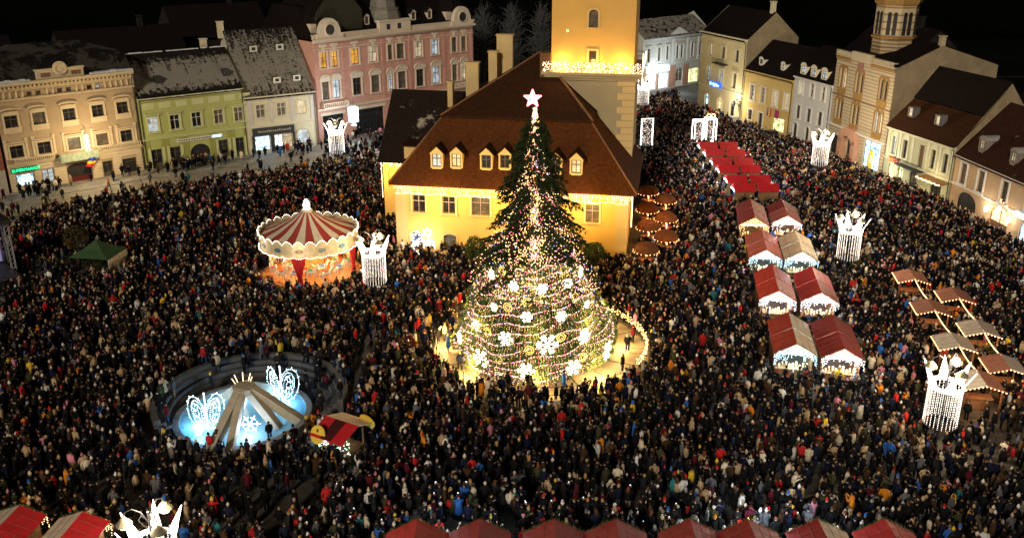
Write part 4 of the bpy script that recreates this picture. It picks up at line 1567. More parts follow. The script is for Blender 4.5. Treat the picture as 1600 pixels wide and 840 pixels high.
def hall_slope(u, v):
    """where the ray through a surveyed pixel meets the mansard slope, in the hall's own frame"""
    x, y = (u - 800) / 1450, -(v - 420) / 1450
    c, s = math.cos(TILT), math.sin(TILT)
    d = HM.inverted().to_3x3() @ Vector((x, c + y * s, -s + y * c))
    o = HM.inverted() @ Vector((0, 0, CAMH))
    k = (14.16 - 7.85) / 5.65
    t = (7.85 + k * (o.y + 0.65) - o.z) / (d.z - k * d.y)
    return o + d * t


for u, pm in ((683, M_coolroom), (713.5, M_paleroom), (760, M_glass), (789, M_glass), (868, M_glass), (900, M_paleroom)):
    p = hall_slope(u, 262 if u < 740 else (264 if u < 800 else 272))
    dormer(hall, p.x, p.y - 0.1, p.z, 1.35, 1.55, 1.6, M_hallp, M_hallroof2, pm)
# side wing with the arcade
b = MB()
wm = wall_mesh(10.1, 8.0, 12, [(0.6, 2.5, 4.6, 7.2, 1), (3.2, 5.4, 4.6, 7.2, 1)], (6.8, 14.9))
wm.v = [(p[0] - 5.5, p[1] + 9.0, p[2]) for p in wm.v]
wing = wm.build('side_wing', M_hall, hall)
b = MB()
b.slab([(-6.0, 8.5, 7.75), (5, 8.5, 7.75), (5, 15.8, 15.05), (-6.0, 15.8, 15.05)], 0.16)
b.slab([(-6.0, 15.82, 15.05), (5, 15.82, 15.05), (5, 21.5, 8.0), (-6.0, 21.5, 8.0)], 0.16)
b.build('wing_roof', tile_mat('wing_roof', (0.022, 0.014, 0.011), (0.42, 0.36, 0.28), 0.63, 0.35), wing)
b = MB()
b.box(-5.2, 1.5, 9.35, 9.5, 4.3, 7.4)
b.build('arcade_back', M_hall, wing)
b = MB()
b.box(-2.6, 0.6, 8.2, 10.5, 8.4, 9.9)
sh = b.build('roof_shed', M_hallp, hall)
b = MB()
b.box(-2.9, 0.9, 7.9, 10.8, 9.9, 10.05)
b.build('shed_roof', M_hallroof2, sh)
for x, y, w, z in ((4.9, 12.0, 1.5, 19.0), (6.9, 14.2, 1.0, 20.0), (2.6, 10.5, 0.6, 17.0), (8.0, 16.0, 1.9, 21.7)):
    chimney(hall, x, y, 14.2, z, w, M_hallp, 0.9)

# tower of the hall
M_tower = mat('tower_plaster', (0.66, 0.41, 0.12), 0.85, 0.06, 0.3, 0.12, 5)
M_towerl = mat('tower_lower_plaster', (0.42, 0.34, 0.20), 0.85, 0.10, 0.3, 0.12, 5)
tower = thing('clock_tower_shaft', 'square yellow watch tower rising behind the hall roof with a lit gallery', 'tower', HM @ Vector((14.0, 10.4, 0)), HZ)
wm = wall_mesh(9.6, 18.3, 9.6, [])
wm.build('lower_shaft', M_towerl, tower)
wt = [(4.15, 5.05, 19.6, 20.9, 0, 'plain', M_glass, M_brown), (4.1, 5.1, 23.4, 25.3, 0.8, 'cross', M_curtain, M_brown)]
b = MB()
wm = wall_mesh(9.2, 22, 9.2, [(o[0] - 0.0, o[1], o[2] - 18.6, o[3] - 18.6, o[4]) for o in wt])
wm.v = [(p[0] + 0.2, p[1] + 0.2, p[2] + 18.6) for p in wm.v]
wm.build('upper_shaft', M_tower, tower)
for o in wt:
    f = put_window(tower, o)
    f.location.x += 0.2
    f.location.y += 0.2
    s = surround(tower, o, 'flat', M_hallp)
    s.location.x += 0.2
    s.location.y += 0.2
b = MB()
b.box(-0.25, 9.85, -0.25, 9.85, 17.7, 18.0).box(-0.5, 10.1, -0.5, 10.1, 18.0, 18.3).box(-0.8, 10.4, -0.8, 10.4, 18.3, 18.6)
b.build('gallery_floor', M_towerl, tower)
b = MB()
for z in (19.05, 19.6):
    b.tube([(-0.7, -0.7, z), (10.3, -0.7, z), (10.3, 10.3, z), (-0.7, 10.3, z)], 0.03, 4, closed=True)
for i in range(34):
    b.box(-0.7 + i * 0.333, -0.67 + i * 0.333, -0.72, -0.68, 18.6, 19.6)
    b.box(10.28, 10.32, -0.7 + i * 0.333, -0.67 + i * 0.333, 18.6, 19.6)
b.build('railing', M_iron, tower)
b = MB()
b.box(-0.3, 9.9, -0.3, 9.9, 40.6, 41.4)
b.loft([[(-0.6, -0.6, 41.4), (10.2, -0.6, 41.4), (10.2, 10.2, 41.4), (-0.6, 10.2, 41.4)], [(2.5, 2.5, 48), (7.1, 2.5, 48), (7.1, 7.1, 48), (2.5, 7.1, 48)], [(4.7, 4.7, 55), (4.9, 4.7, 55), (4.9, 4.9, 55), (4.7, 4.9, 55)]])
b.build('spire', M_hallroof2, tower)
for i in range(22):
    z = 1.0 + i * 0.77
    w = 1.9 if i % 2 else 1.35
    b = MB()
    b.box(9.62 - w, 9.66, -0.08, 0.5, z, z + 0.7)
    b.build('quoin', M_hallp, tower)
b = MB()
b.box(-1.0, 0.15, -0.4, 1.2, 17.9, 20.6)
b.box(-0.85, -0.2, -0.43, -0.4, 18.3, 20.2)
b.build('stair_hut', mat('dark_hut', (0.14, 0.07, 0.03)), tower)
ls = MB()
ls.lathe([(0.02, 0), (0.13, 0), (0.02, 0.03)], 8)
ls.v = [(1.95 + p[0], 0.19 - p[2], 23.0 + p[1]) for p in ls.v]
ls.build('green_light_spot', emit('laser_green', (0.1, 1.0, 0.3), 3), tower)

# light strings of the hall
ic = thing('icicle_lights', 'warm icicle light strings hanging along the eaves of the yellow hall', 'light string', (-11.4, 97.25, 0), HZ)
pts = []
for x in np.arange(-1.3, 24.3, 0.22):
    n = nrg.integers(3, 9)
    for k in range(n):
        pts.append((x + nrg.normal(0, 0.03), -0.5 + nrg.normal(0, 0.03), 7.68 - k * 0.13))
for x in np.arange(-1.2, 23.9, 0.13):
    pts.append((x, -0.25, 6.75 + 0.06 * math.sin(x * 2.1)))
bulbs('icicle_bulb', pts, pick(C_WARMW, len(pts)), 0.042, M_bulb, ic)
b = MB()
b.tube([(-1.3, -0.5, 7.7), (24.3, -0.5, 7.7)], 0.02, 4).tube([(-1.2, -0.25, 6.75), (23.9, -0.25, 6.75)], 0.015, 4)
b.build('wire', M_wire, ic)
lamp(HM @ Vector((4, -3.0, 6.6)), 1080, AMBER, 0.5)
lamp(HM @ Vector((11.5, -3.0, 6.6)), 1000, AMBER, 0.5)
lamp(HM @ Vector((20, -3.0, 6.6)), 1080, AMBER, 0.5)
wl = thing('window_lights', 'pinkish white bulbs framing the upper windows of the yellow hall', 'light string', (-11.4, 97.25, 0), HZ)
pts = []
for o in up:
    x0, x1, z0, z1 = o[0] - 0.12, o[1] + 0.12, o[2] - 0.12, o[3] + 0.12
    for t in np.arange(0, 1, 0.05):
        pts += [(x0 + (x1 - x0) * t, -0.16, z0), (x0 + (x1 - x0) * t, -0.16, z1), (x0, -0.16, z0 + (z1 - z0) * t), (x1, -0.16, z0 + (z1 - z0) * t), ((x0 + x1) / 2, -0.1, z0 + (z1 - z0) * t), (x0 + (x1 - x0) * t, -0.1, z0 + (z1 - z0) * 0.66)]
bulbs('frame_bulb', pts, np.tile((1.0, 0.66, 0.5), (len(pts), 1)), 0.026, M_bulbdim, wl)
gl = thing('gallery_lights', 'dense warm light net on the railing of the tower gallery', 'light net', HM @ Vector((14.0, 10.4, 0)), HZ)
pts = [(nrg.uniform(-0.72, 10.3), -0.78, nrg.uniform(18.65, 19.75)) for _ in range(620)] + [(10.38, nrg.uniform(-0.7, 10), nrg.uniform(18.65, 19.75)) for _ in range(300)] + [(10.4, -0.75, z) for z in np.arange(17.0, 20.8, 0.07)]
bulbs('net_bulb', pts, pick(np.array([(1.0, 0.72, 0.36), (1.0, 0.62, 0.2), (1.0, 0.5, 0.4), (1, 0.85, 0.6)]), len(pts)), 0.042, M_bulb, gl)
for x in (1.5, 4.8, 8.1):
    lamp(tower.matrix_basis @ Vector((x, -0.55, 19.5)), 330, AMBER, 0.3)
hl = thing('corner_light_rope', 'warm light rope running down the right corner of the yellow hall', 'light string', HM @ Vector((24.5, 0, 0)), HZ)
pts = [(0.1, t * 9.5, 7.9 + 0.05 * math.sin(t * 30)) for t in np.arange(0, 1, 0.012)] + [(-0.15, -0.55, z) for z in np.arange(4.4, 7.7, 0.09)]
bulbs('rope_bulb', pts, pick(C_WARMW, len(pts)), 0.06, M_bulb, hl)
lamp(HM @ Vector((26.0, 7, 6)), 400, AMBER, 0.5)
al = thing('arcade_lights', 'warm light curtain over the arcade of the side wing', 'light string', (-11.4, 97.25, 0), HZ)
pts = [(nrg.uniform(-5.7, -0.9), 8.6, 7.7 - abs(nrg.normal(0, 0.3))) for _ in range(130)] + [(-5.6, 8.7, z) for z in np.arange(3.4, 7.7, 0.1)] + [(-5.7, y, 7.7) for y in np.arange(8.7, 11, 0.15)]
bulbs('curtain_bulb', pts, pick(C_WARMW, len(pts)), 0.045, M_bulb, al)
lamp(HM @ Vector((-4.6, 7.4, 6.0)), 420, AMBER, 0.4)
lamp(HM @ Vector((-7.6, 11.0, 6.6)), 260, AMBER, 0.4)

# ================================================================== THE CHRISTMAS TREE
TX, TY = 1.8, 72.2
SK = [(0.5, 6.75), (1.0, 6.7), (2, 6.5), (4, 5.75), (7, 4.25), (8.5, 3.6), (10, 2.7), (13, 1.65), (16, 1.0), (19, 0.45), (21, 0.15)]
BRL = [(5, 5.4), (7, 5.0), (10, 4.5), (13, 3.6), (16, 2.4), (19, 1.25), (20.6, 0.35)]
tree = thing('christmas_tree', 'giant decorated fir tree with drooping dark upper boughs and a lit skirt', 'christmas tree', (TX, TY, 0))
b = MB()
b.tube([(0, 0, 0), (0, 0, 8), (0.03, 0, 15), (-0.05, 0, 21)], [0.42, 0.34, 0.2, 0.05], 10)
b.build('trunk', mat('fir_bark', (0.09, 0.06, 0.035), 0.9, 0.3, 4, 0.5), tree)
M_needle = attr_mat('fir_needles', 0.75)
nv, nf, ncol = [], [], []


def tuft(p, d, ln, wd, c):
    """a flat sprig of needles: two crossed tapering leaves"""
    d = d.normalized()
    a = d.cross(Vector((nrg.normal(), nrg.normal(), nrg.normal())))
    if a.length < 1e-4:
        return
    a.normalize()
    k = len(nv)
    m = p + d * ln * 0.45
    e = p + d * ln
    nv.extend([p, m + a * wd, e, m - a * wd])
    nf.append((k, k + 1, k + 2, k + 3))
    ncol.extend([c] * 4)


def skr(h, an):
    return interp(SK, h) * (1 + 0.05 * math.sin(3 * an + 0.6 * h) + 0.035 * math.sin(7 * an - 1.3 * h))


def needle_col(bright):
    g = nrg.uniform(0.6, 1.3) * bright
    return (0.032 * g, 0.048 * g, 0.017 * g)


br_ = MB()
for k in range(196):
    h = 5.2 + 15.0 * (k / 149.0) ** 0.95 if k < 150 else nrg.uniform(5.4, 10.5)
    L0 = (interp(SK, h - 1.0) + nrg.uniform(0.3, 0.9)) if k >= 150 else interp(BRL, h) * (0.62 + 0.5 * abs(math.sin(1.9 * h + 0.8 * math.sin(k)))) * nrg.uniform(0.85, 1.1)
    an = k * 2.39996 + nrg.normal(0, 0.2)
    ca, sa = math.cos(an), math.sin(an)
    droop = 0.34 * L0 * nrg.uniform(0.7, 1.25)
    path = []
    for t in np.linspace(0, 1, 6):
        rr = L0 * t
        z = h + 0.25 * L0 * t - (droop + 0.25 * L0) * t ** 1.5 + 0.2 * max(0, t - 0.75) * L0
        path.append(Vector((ca * rr, sa * rr, z)))
    br_.tube(path, [0.09, 0.075, 0.06, 0.045, 0.03, 0.012], 4)
    nseg = int(10 + L0 * 9)
    side = Vector((-sa, ca, 0))
    for i in range(nseg):
        t = 0.16 + 0.84 * (i + nrg.random()) / nseg
        f = t * 5
        j = min(4, int(f))
        p = path[j].lerp(path[j + 1], f - j)
        out = Vector((ca, sa, 0))
        for s in (-1, 1):
            bl = (0.22 + 0.62 * (1 - t) * min(1, L0 / 3) + 0.2) * nrg.uniform(0.6, 1.2)
            d = (side * s * nrg.uniform(0.5, 1.0) + out * nrg.uniform(0.3, 0.9) + Vector((0, 0, -nrg.uniform(0.35, 1.1)))).normalized()
            for q in np.linspace(0.0, 1, max(2, int(bl / 0.17))):
                pp = p + d * bl * q + Vector((0, 0, -0.25 * bl * q * q))
                for _ in range(2):
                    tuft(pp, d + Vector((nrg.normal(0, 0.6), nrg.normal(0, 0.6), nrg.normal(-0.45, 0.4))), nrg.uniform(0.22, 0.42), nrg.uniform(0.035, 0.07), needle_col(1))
br_.build('bough', mat('fir_bark', (0.09, 0.06, 0.035)), tree, stuff=True)
for k in range(34000):
    h = 0.6 + 8.4 * nrg.random() ** 1.25
    an = nrg.uniform(0, 2 * PI)
    r0 = skr(h, an) * nrg.uniform(0.80, 1.03)
    d = Vector((math.cos(an), math.sin(an), nrg.normal(-0.5, 0.5)))
    tuft(Vector((math.cos(an) * r0, math.sin(an) * r0, h)), d + Vector((nrg.normal(0, 0.4), nrg.normal(0, 0.4), 0)), nrg.uniform(0.25, 0.5), nrg.uniform(0.05, 0.10), needle_col(2.9))  # skirt sprigs coloured brighter: the glow of the bulbs is put into them
V = np.array([tuple(p) for p in nv])
C = np.ones((len(V), 4))
C[:, :3] = np.array(ncol)
link('crown', tri_mesh('crown', V, np.array(nf), C, M_needle), tree, stuff=True)
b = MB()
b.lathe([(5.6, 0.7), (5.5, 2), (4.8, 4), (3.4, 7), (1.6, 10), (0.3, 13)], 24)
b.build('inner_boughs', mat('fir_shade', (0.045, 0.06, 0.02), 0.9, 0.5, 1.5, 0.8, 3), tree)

# garlands draped round the skirt of the tree, every ring a string of its own
GNAME = ['lowest', 'second lowest', 'third lowest', 'fourth lowest', 'fifth lowest', 'sixth lowest', 'seventh lowest', 'eighth lowest', 'ninth lowest', 'tenth lowest', 'eleventh lowest', 'twelfth lowest', 'thirteenth lowest', 'topmost full']
GT = 14
for g in range(GT):
    h0 = 1.15 + 7.3 * (g / (GT - 1)) ** 1.04
    gar = thing('light_garland', '%s coloured light garland wound round the skirt of the giant fir' % GNAME[g], 'light garland', (TX, TY, 0), 0, 'light garlands round the fir skirt')
    pts, wire, main = [], [], []
    rbase = interp(SK, h0)
    n = int(2 * PI * rbase / 0.10)
    for i in range(n):
        an = 2 * PI * i / n
        z = h0 + 0.75 * math.sin(an + 0.5 + 0.12 * g) * min(1, rbase / 5) * (0.5 if g == 0 else 1) + 0.12 * math.sin(an * 9 + g)
        rr = skr(z, an) + 0.04
        P = (rr * math.cos(an), rr * math.sin(an), z)
        if i % 4 == 0:
            wire.append(P)
        pts.append((P[0] + nrg.normal(0, 0.02), P[1] + nrg.normal(0, 0.02), P[2] + nrg.normal(0, 0.02)))
        main.append(1)
        if i % 2 == 0:
            for k in range(1, nrg.integers(3, 9)):
                zz = z - 0.11 * k
                r2 = skr(max(zz, 0.5), an) + 0.05
                pts.append((r2 * math.cos(an) + nrg.normal(0, 0.03), r2 * math.sin(an) + nrg.normal(0, 0.03), zz))
                main.append(0)
    main = np.array(main, bool)
    cc = pick(C_TREE, len(pts), P_TREE) * nrg.uniform(0.3, 1.0, (len(pts), 1))
    cc[main] = pick(np.array([(1.0, 0.22, 0.28), (1.0, 0.40, 0.46), (1.0, 0.55, 0.5), (0.35, 0.42, 1.0), (1.0, 0.7, 0.4)]), main.sum(), [0.2, 0.17, 0.15, 0.08, 0.40])
    b = MB()
    b.tube(wire, 0.018, 3, closed=True)
    b.build('wire', M_wire, gar)
    bulbs('garland_bulb', pts, cc, np.where(main, 0.048, nrg.uniform(0.024, 0.042, len(pts))), M_bulbtree, gar)
up_l = thing('trunk_lights', 'dense white pink and blue light strings round the upper trunk of the fir', 'light string', (TX, TY, 0))
pts = []
LR = [(6.5, 4.3), (7.5, 3.9), (10, 2.9), (13, 1.55), (16, 0.85), (19, 0.36), (20.6, 0.12)]
for k in range(4600):
    h = 6.4 + 14.2 * nrg.random() ** 1.55
    an = nrg.normal(-PI / 2, 1.15)
    rr = interp(LR, h) * nrg.uniform(0.75, 1.3)
    pts.append((rr * math.cos(an), rr * math.sin(an), h))
for k in range(900):
    h = nrg.uniform(9.5, 21)
    pts.append((nrg.normal(0, 0.07 + 0.018 * (21 - h)), -interp(LR, h) * nrg.uniform(0.9, 1.2) - 0.12, h))
bulbs('string_bulb', pts, pick(C_TREE, len(pts), P_TREE), nrg.uniform(0.03, 0.052, len(pts)), M_bulbtree, up_l)
b = MB()
b.tube([(interp(LR, 7.6 + t * 13) * 0.8 * math.cos(t * 60), interp(LR, 7.6 + t * 13) * 0.8 * math.sin(t * 60), 7.6 + t * 13) for t in np.linspace(0, 1, 160)], 0.015, 3)
b.build('wire', M_wire, up_l)
for an in np.arange(0, 2 * PI, PI / 4):
    for h, p in ((1.2, 1000), (4.6, 380)):
        rr = interp(SK, h) + 0.9
        lamp((TX + rr * math.cos(an), TY + rr * math.sin(an), h), p, (1.0, 0.62, 0.20), 0.6)
for h, p in ((8.0, 150), (11.0, 60)):
    lamp((TX, TY - interp(LR, h) - 0.9, h), p, (1.0, 0.68, 0.30), 0.5)

st = thing('tree_star', 'large pink white lit star on the top of the giant fir', 'star', (TX - 0.2, TY, 20.9))
b = MB()
A = [((0.72 if k % 2 == 0 else 0.30) * math.sin(k * PI / 5), (0.72 if k % 2 == 0 else 0.30) * math.cos(k * PI / 5) + 0.7) for k in range(10)]
for k in range(10):
    b.tube([(A[k][0], 0, A[k][1]), (A[(k + 1) % 10][0], 0, A[(k + 1) % 10][1])], 0.05, 4)
b.build('star_frame', emit('star_pink', (1.0, 0.30, 0.32), 3.5), st)
pts = []
for k in range(150):
    i = nrg.integers(0, 10)
    t, q = nrg.random(), nrg.random() ** 0.6
    pts.append((q * (A[i][0] * (1 - t) + A[(i + 1) % 10][0] * t), nrg.normal(0, 0.08), 0.7 + q * ((A[i][1] - 0.7) * (1 - t) + (A[(i + 1) % 10][1] - 0.7) * t)))
bulbs('star_bulb', pts, pick(np.array([(1, 0.8, 0.6), (1, 0.35, 0.4), (1, 0.9, 0.8)]), len(pts)), 0.04, M_bulbtree, st)
b = MB()
b.tube([(0, 0, -1.2), (0, 0, 0.2)], 0.04, 5)
b.build('star_pole', M_iron, st)


def skirt_hit(u, v):
    x, y = (u - 800) / 1450, -(v - 420) / 1450
    c, s = math.cos(TILT), math.sin(TILT)
    d = Vector((x, c + y * s, -s + y * c))
    t = 50.0
    while t < 90:
        p = Vector((0, 0, CAMH)) + d * t
        if p.z > 0.3 and math.hypot(p.x - TX, p.y - TY) < interp(SK, p.z) + 0.14:
            return p
        t += 0.05
    return Vector((0, 0, CAMH)) + d * 68


SF = [(803, 446, 0.42, 'upper middle'), (847, 450, 0.42, ''), (886, 443, 0.40, ''), (773, 479, 0.34, ''), (823, 494, 0.45, ''), (876, 493, 0.45, ''), (915, 476, 0.38, ''), (745, 507, 0.5, ''), (791, 528, 0.6, ''),
      (911, 525, 0.62, ''), (855, 537, 0.85, ''), (720, 527, 0.5, ''), (753, 559, 0.8, ''), (822, 578, 0.66, ''), (895, 573, 0.66, ''), (947, 547, 0.8, ''), (770, 428, 0.4, ''), (905, 425, 0.38, '')]
SFL = ['small white snowflake light high on the fir, left of its middle', 'small white snowflake light high on the middle of the fir', 'small white snowflake light high on the fir, right of its middle',
       'smallest white snowflake light on the left shoulder of the fir', 'white snowflake light in the centre of the fir, left of a twin', 'white snowflake light in the centre of the fir, right of a twin',
       'small white snowflake light on the right shoulder of the fir', 'narrow white snowflake light near the left edge of the fir', 'bright white snowflake light left of the big central one',
       'bright white snowflake light right of the big central one', 'biggest white snowflake light in the lower centre of the fir', 'white snowflake light on the leftmost edge of the fir skirt',
       'big white snowflake light low on the left of the fir', 'white snowflake light low in the middle near the bottom fringe', 'white snowflake light low on the right of the middle fringe',
       'tall big white snowflake light on the right edge of the fir skirt', 'topmost left white snowflake light on the fir', 'topmost right white snowflake light on the fir']
M_flake = emit('flake_white', (1.0, 0.92, 0.62), 8.0)
M_flaker = emit('flake_gold', (1.0, 0.66, 0.16), 1.6)
for (u, v, rad, _), lb in zip(SF, SFL):
    p = skirt_hit(u, v)
    an = math.atan2(p.y - TY, p.x - TX)
    q = Vector((p.x + 0.12 * math.cos(an), p.y + 0.12 * math.sin(an), p.z))
    s = thing('snowflake_light', lb, 'snowflake light', q, an + PI / 2, 'snowflake lights on the giant fir')
    for k in range(6):
        b = MB()
        a = k * PI / 3
        dx, dz = math.cos(a), math.sin(a)
        b.tube([(0, 0, 0), (dx * rad, 0, dz * rad)], 0.055, 4)
        for f in (0.5, 0.78):
            for sg in (-1, 1):
                a2 = a + sg * 0.9
                b.tube([(dx * rad * f, 0, dz * rad * f), (dx * rad * f + math.cos(a2) * rad * 0.3, 0, dz * rad * f + math.sin(a2) * rad * 0.3)], 0.045, 4)
        b.build('arm', M_flake, s)
for i, (u, v) in enumerate(((786, 422), (879, 422), (824, 471), (897, 464), (794, 479), (763, 518), (781, 560), (910, 557), (827, 546), (876, 526))):
    p = skirt_hit(u, v)
    an = math.atan2(p.y - TY, p.x - TX)
    b = MB()
    for rr in (0.36, 0.2):
        b.tube([(rr * math.cos(t * PI / 8), 0, rr * math.sin(t * PI / 8)) for t in range(16)], 0.03, 4, closed=True)
    o = b.build('ring_ornament', M_flaker)
    o.location = (p.x + 0.1 * math.cos(an), p.y + 0.1 * math.sin(an), p.z)
    o.rotation_euler = (0, 0, an + PI / 2)
    tag(o, 'gold double ring light %s' % ['at the upper left of the fir', 'at the upper right of the fir', 'in the upper centre of the fir', 'on the upper right shoulder of the fir', 'beside the smallest snowflake', 'on the left of the fir between two snowflakes', 'low on the left beside the big snowflake', 'low on the right beside a big snowflake', 'just left of the biggest snowflake', 'just right of the biggest snowflake'][i], 'ring light', 'gold ring lights on the giant fir')

# ring fence with a light rope round the tree
M_circle = mat('lit_floor_tan', (0.30, 0.25, 0.18), 0.6, 0.3, 0.8, 0.3, 5, spec=0.15)
sheet('lit_floor_disc', [(2.5 + 9.2 * math.cos(t * PI / 32), 72.4 + 9.2 * math.sin(t * PI / 32)) for t in range(64)], 0.006, M_circle)  # paler disc: the golden pool of light is put into the floor colour
b = MB()
for k in range(16):
    a = k * PI / 8
    q = [(2.5 + r_ * math.cos(a + d_a / r_), 72.4 + r_ * math.sin(a + d_a / r_), 0.011) for r_, d_a in ((6.0, -0.06), (9.1, -0.06), (9.1, 0.06), (6.0, 0.06))]
    b.add(q, [(0, 1, 2, 3)])
structure(b.build('paving_joint', mat('dark_joint', (0.05, 0.045, 0.04), spec=0.1)))
fence = thing('ring_fence', 'low railing with a bright light rope closing a ring around the giant fir', 'fence', (2.5, 72.4, 0))
n = 40
RF = 9.0
for i in range(n):
    an = 2 * PI * i / n
    b = MB()
    b.box(-0.035, 0.035, -0.035, 0.035, 0, 1.1, 0, Matrix.Translation((RF * math.cos(an), RF * math.sin(an), 0)))
    b.build('post', M_iron, fence)
b = MB()
for z in (0.35, 1.05):
    b.tube([(RF * math.cos(t * PI / 40), RF * math.sin(t * PI / 40), z) for t in range(80)], 0.03, 4, closed=True)
b.build('rail', M_iron, fence)
pts = []
for t in np.arange(0, 1, 0.0024):
    a = -0.55 + t * 1.9
    pts.append((RF * math.cos(a) + nrg.normal(0, 0.06), RF * math.sin(a), 1.0 + 0.16 * nrg.normal()))
for a0, a1 in ((2.9, 2.97), (3.6, 3.64), (4.1, 4.14), (5.2, 5.24)):
    for t in np.arange(0, 1, 0.02):
        a = a0 + t * (a1 - a0)
        pts.append((RF * math.cos(a), RF * math.sin(a), 1.1 + 0.05 * nrg.normal()))
bulbs('rope_bulb', pts, pick(np.array([(1.0, 0.66, 0.25), (1.0, 0.76, 0.40), (1.0, 0.55, 0.14)]), len(pts)), nrg.uniform(0.03, 0.065, len(pts)), M_bulbtree, fence)
lamp((2.5 + 8.2, 72.4 + 2.5, 1.6), 50, (1.0, 0.72, 0.36), 0.5)

# ================================================================== CROWN STREET LAMPS
PETAL = None


def crown_mesh():
    out = []
    b = MB()
    # the leaf-shaped prongs leaning outwards
    n = 6
    for k in range(n):
        T = Matrix.Rotation(2 * PI * k / n, 4, 'Z') @ Matrix.Translation((1.03, 0, 5.2)) @ Matrix.Rotation(0.46, 4, 'Y')
        poly = [(-0.34, 0), (0.34, 0), (0.25, 0.5), (0.0, 1.55), (-0.25, 0.5)]
        vs = [(-0.03, p[0], p[1]) for p in poly] + [(0.03, p[0], p[1]) for p in poly]
        m = len(poly)
        fs = [tuple(range(m)), tuple(range(2 * m - 1, m - 1, -1))] + [((i + 1) % m, i, m + i, m + (i + 1) % m) for i in range(m)]
        p = MB()
        p.add([T @ Vector(v) for v in vs], fs)
        out.append(p)
    return out


def crown_lamp(label, loc, z0=2.2, power=1500, rz=0.0):
    r = thing('crown_lamp', label, 'street lamp', loc, rz, 'street lamps dressed as lit crowns')
    b = MB()
    b.tube([(0, 0, 0), (0, 0, 0.6), (0, 0, 0.65), (0, 0, 7.0)], [0.16, 0.16, 0.08, 0.06], 8)
    b.build('pole', M_iron, r)
    for k in range(3):
        a = 2 * PI * k / 3 + 0.5
        ca, sa = math.cos(a), math.sin(a)
        b = MB()
        b.tube([(ca * q, sa * q, z) for q, z in ((0.05, 6.4), (0.35, 7.0), (0.75, 7.25), (1.1, 7.1), (1.2, 6.8))], 0.035, 5)
        b.tube([(ca * q, sa * q, z) for q, z in ((0.05, 6.0), (0.3, 6.2), (0.5, 6.55), (0.35, 6.8), (0.2, 6.65))], 0.025, 5)
        b.build('scroll_arm', M_iron, r)
        b = MB()
        b.lathe([(0.05, 6.82), (0.16, 6.75), (0.4, 6.45), (0.42, 6.4), (0.3, 6.38)], 12, (ca * 1.2, sa * 1.2))
        lt = b.build('lantern', mat('lamp_shade', (0.30, 0.26, 0.18), 0.5), r)
        b = MB()
        b.lathe([(0.28, 6.37), (0.26, 6.25), (0.12, 6.15)], 10, (ca * 1.2, sa * 1.2))
        b.build('glass', emit('lantern_glass', (1.0, 0.82, 0.5), 8), lt)
    for p in crown_mesh():
        p.build('crown_prong', M_white_led, r)
    b = MB()
    for z in (5.22, 5.05):
        b.tube([(1.1 * math.cos(t * PI / 12), 1.1 * math.sin(t * PI / 12), z) for t in range(24)], 0.06, 5, closed=True)
    b.build('crown_band', M_white_led, r)
    b = MB()
    b.tube([(1.1 * math.cos(t * PI / 12), 1.1 * math.sin(t * PI / 12), z0) for t in range(24)], 0.03, 5, closed=True)
    for k in range(4):
        a = k * PI / 2
        b.tube([(0, 0, 5.1), (1.1 * math.cos(a), 1.1 * math.sin(a), 5.1)], 0.02, 4)
    b.build('hoop', M_iron, r)
    pts = [(0, 0, z) for z in np.arange(0, 5.05 - z0 + 0.01, 0.13)]
    me = bulbs('light_strand', pts, pick(np.array([(1, 0.95, 0.85), (1, 0.9, 0.75), (0.9, 0.95, 1.0), (1.0, 0.7, 0.6), (0.75, 0.8, 1.0)]), len(pts), [0.4, 0.25, 0.15, 0.1, 0.1]), 0.034, M_bulbdim, mesh_only=True)
    for k in range(26):
        a = 2 * PI * k / 26
        link('light_strand', me, r, loc=(1.1 * math.cos(a), 1.1 * math.sin(a), z0))
    x, y = loc[0], loc[1]
    lamp((x, y, 7.3), power, (1.0, 0.78, 0.50), 0.8)
    return r


crown_lamp('white lit crown street lamp among the lantern strung wooden food stands at the right', (29.55, 56.13, 0), rz=0.3, power=3600)
crown_lamp('white lit crown street lamp beside the pale roofed gable stall', (34.34, 89.2, 0), rz=0.5, power=3000)
crown_lamp('white lit crown street lamp in front of the striped church and white house', (43.13, 126.96, 0), rz=0.2, power=4200)
crown_lamp('white lit crown street lamp on the pavement before the pink palace', (-25.79, 134.09, 0), rz=0.1, power=2600)
crown_lamp('white lit crown street lamp standing next to the striped carousel', (-13.1, 82.46, 0), rz=0.6)
crown_lamp('white lit crown street lamp cut by the lower picture edge near two red stalls', (-18.3, 39.2, 0), rz=0.75)
crown_lamp('white lit crown street lamp in the far street beside the tower', (24.14, 171.15, 0), rz=0.4)

# ================================================================== OTHER LIGHT FIGURES
g = thing('gift_box_light', 'pair of white lit gift boxes with a bow behind the far red stalls', 'light figure', (31.2, 146.5, 0), 0.1)
for x0, w, h in ((-2.0, 1.7, 3.6), (-0.1, 1.6, 3.9)):
    b = MB()
    for x in (x0, x0 + w):
        for y in (0, 1.5):
            b.tube([(x, y, 0.6), (x, y, 0.6 + h)], 0.07, 4)
    for z in (0.6, 0.6 + h):
        b.tube([(x0, 0, z), (x0 + w, 0, z), (x0 + w, 1.5, z), (x0, 1.5, z)], 0.07, 4, closed=True)
    bx = b.build('box_frame', M_white_led, g)
    pts = [(x0 + w * nrg.random(), -0.02, 0.6 + h * nrg.random()) for _ in range(260)]
    bulbs('panel_bulb', pts, pick(np.array([(1, 0.9, 0.75), (1, 0.8, 0.6), (0.8, 0.9, 1), (1, 0.6, 0.5)]), 260) * nrg.uniform(0.2, 1, (260, 1)), 0.05, M_bulbdim, bx)
b = MB()
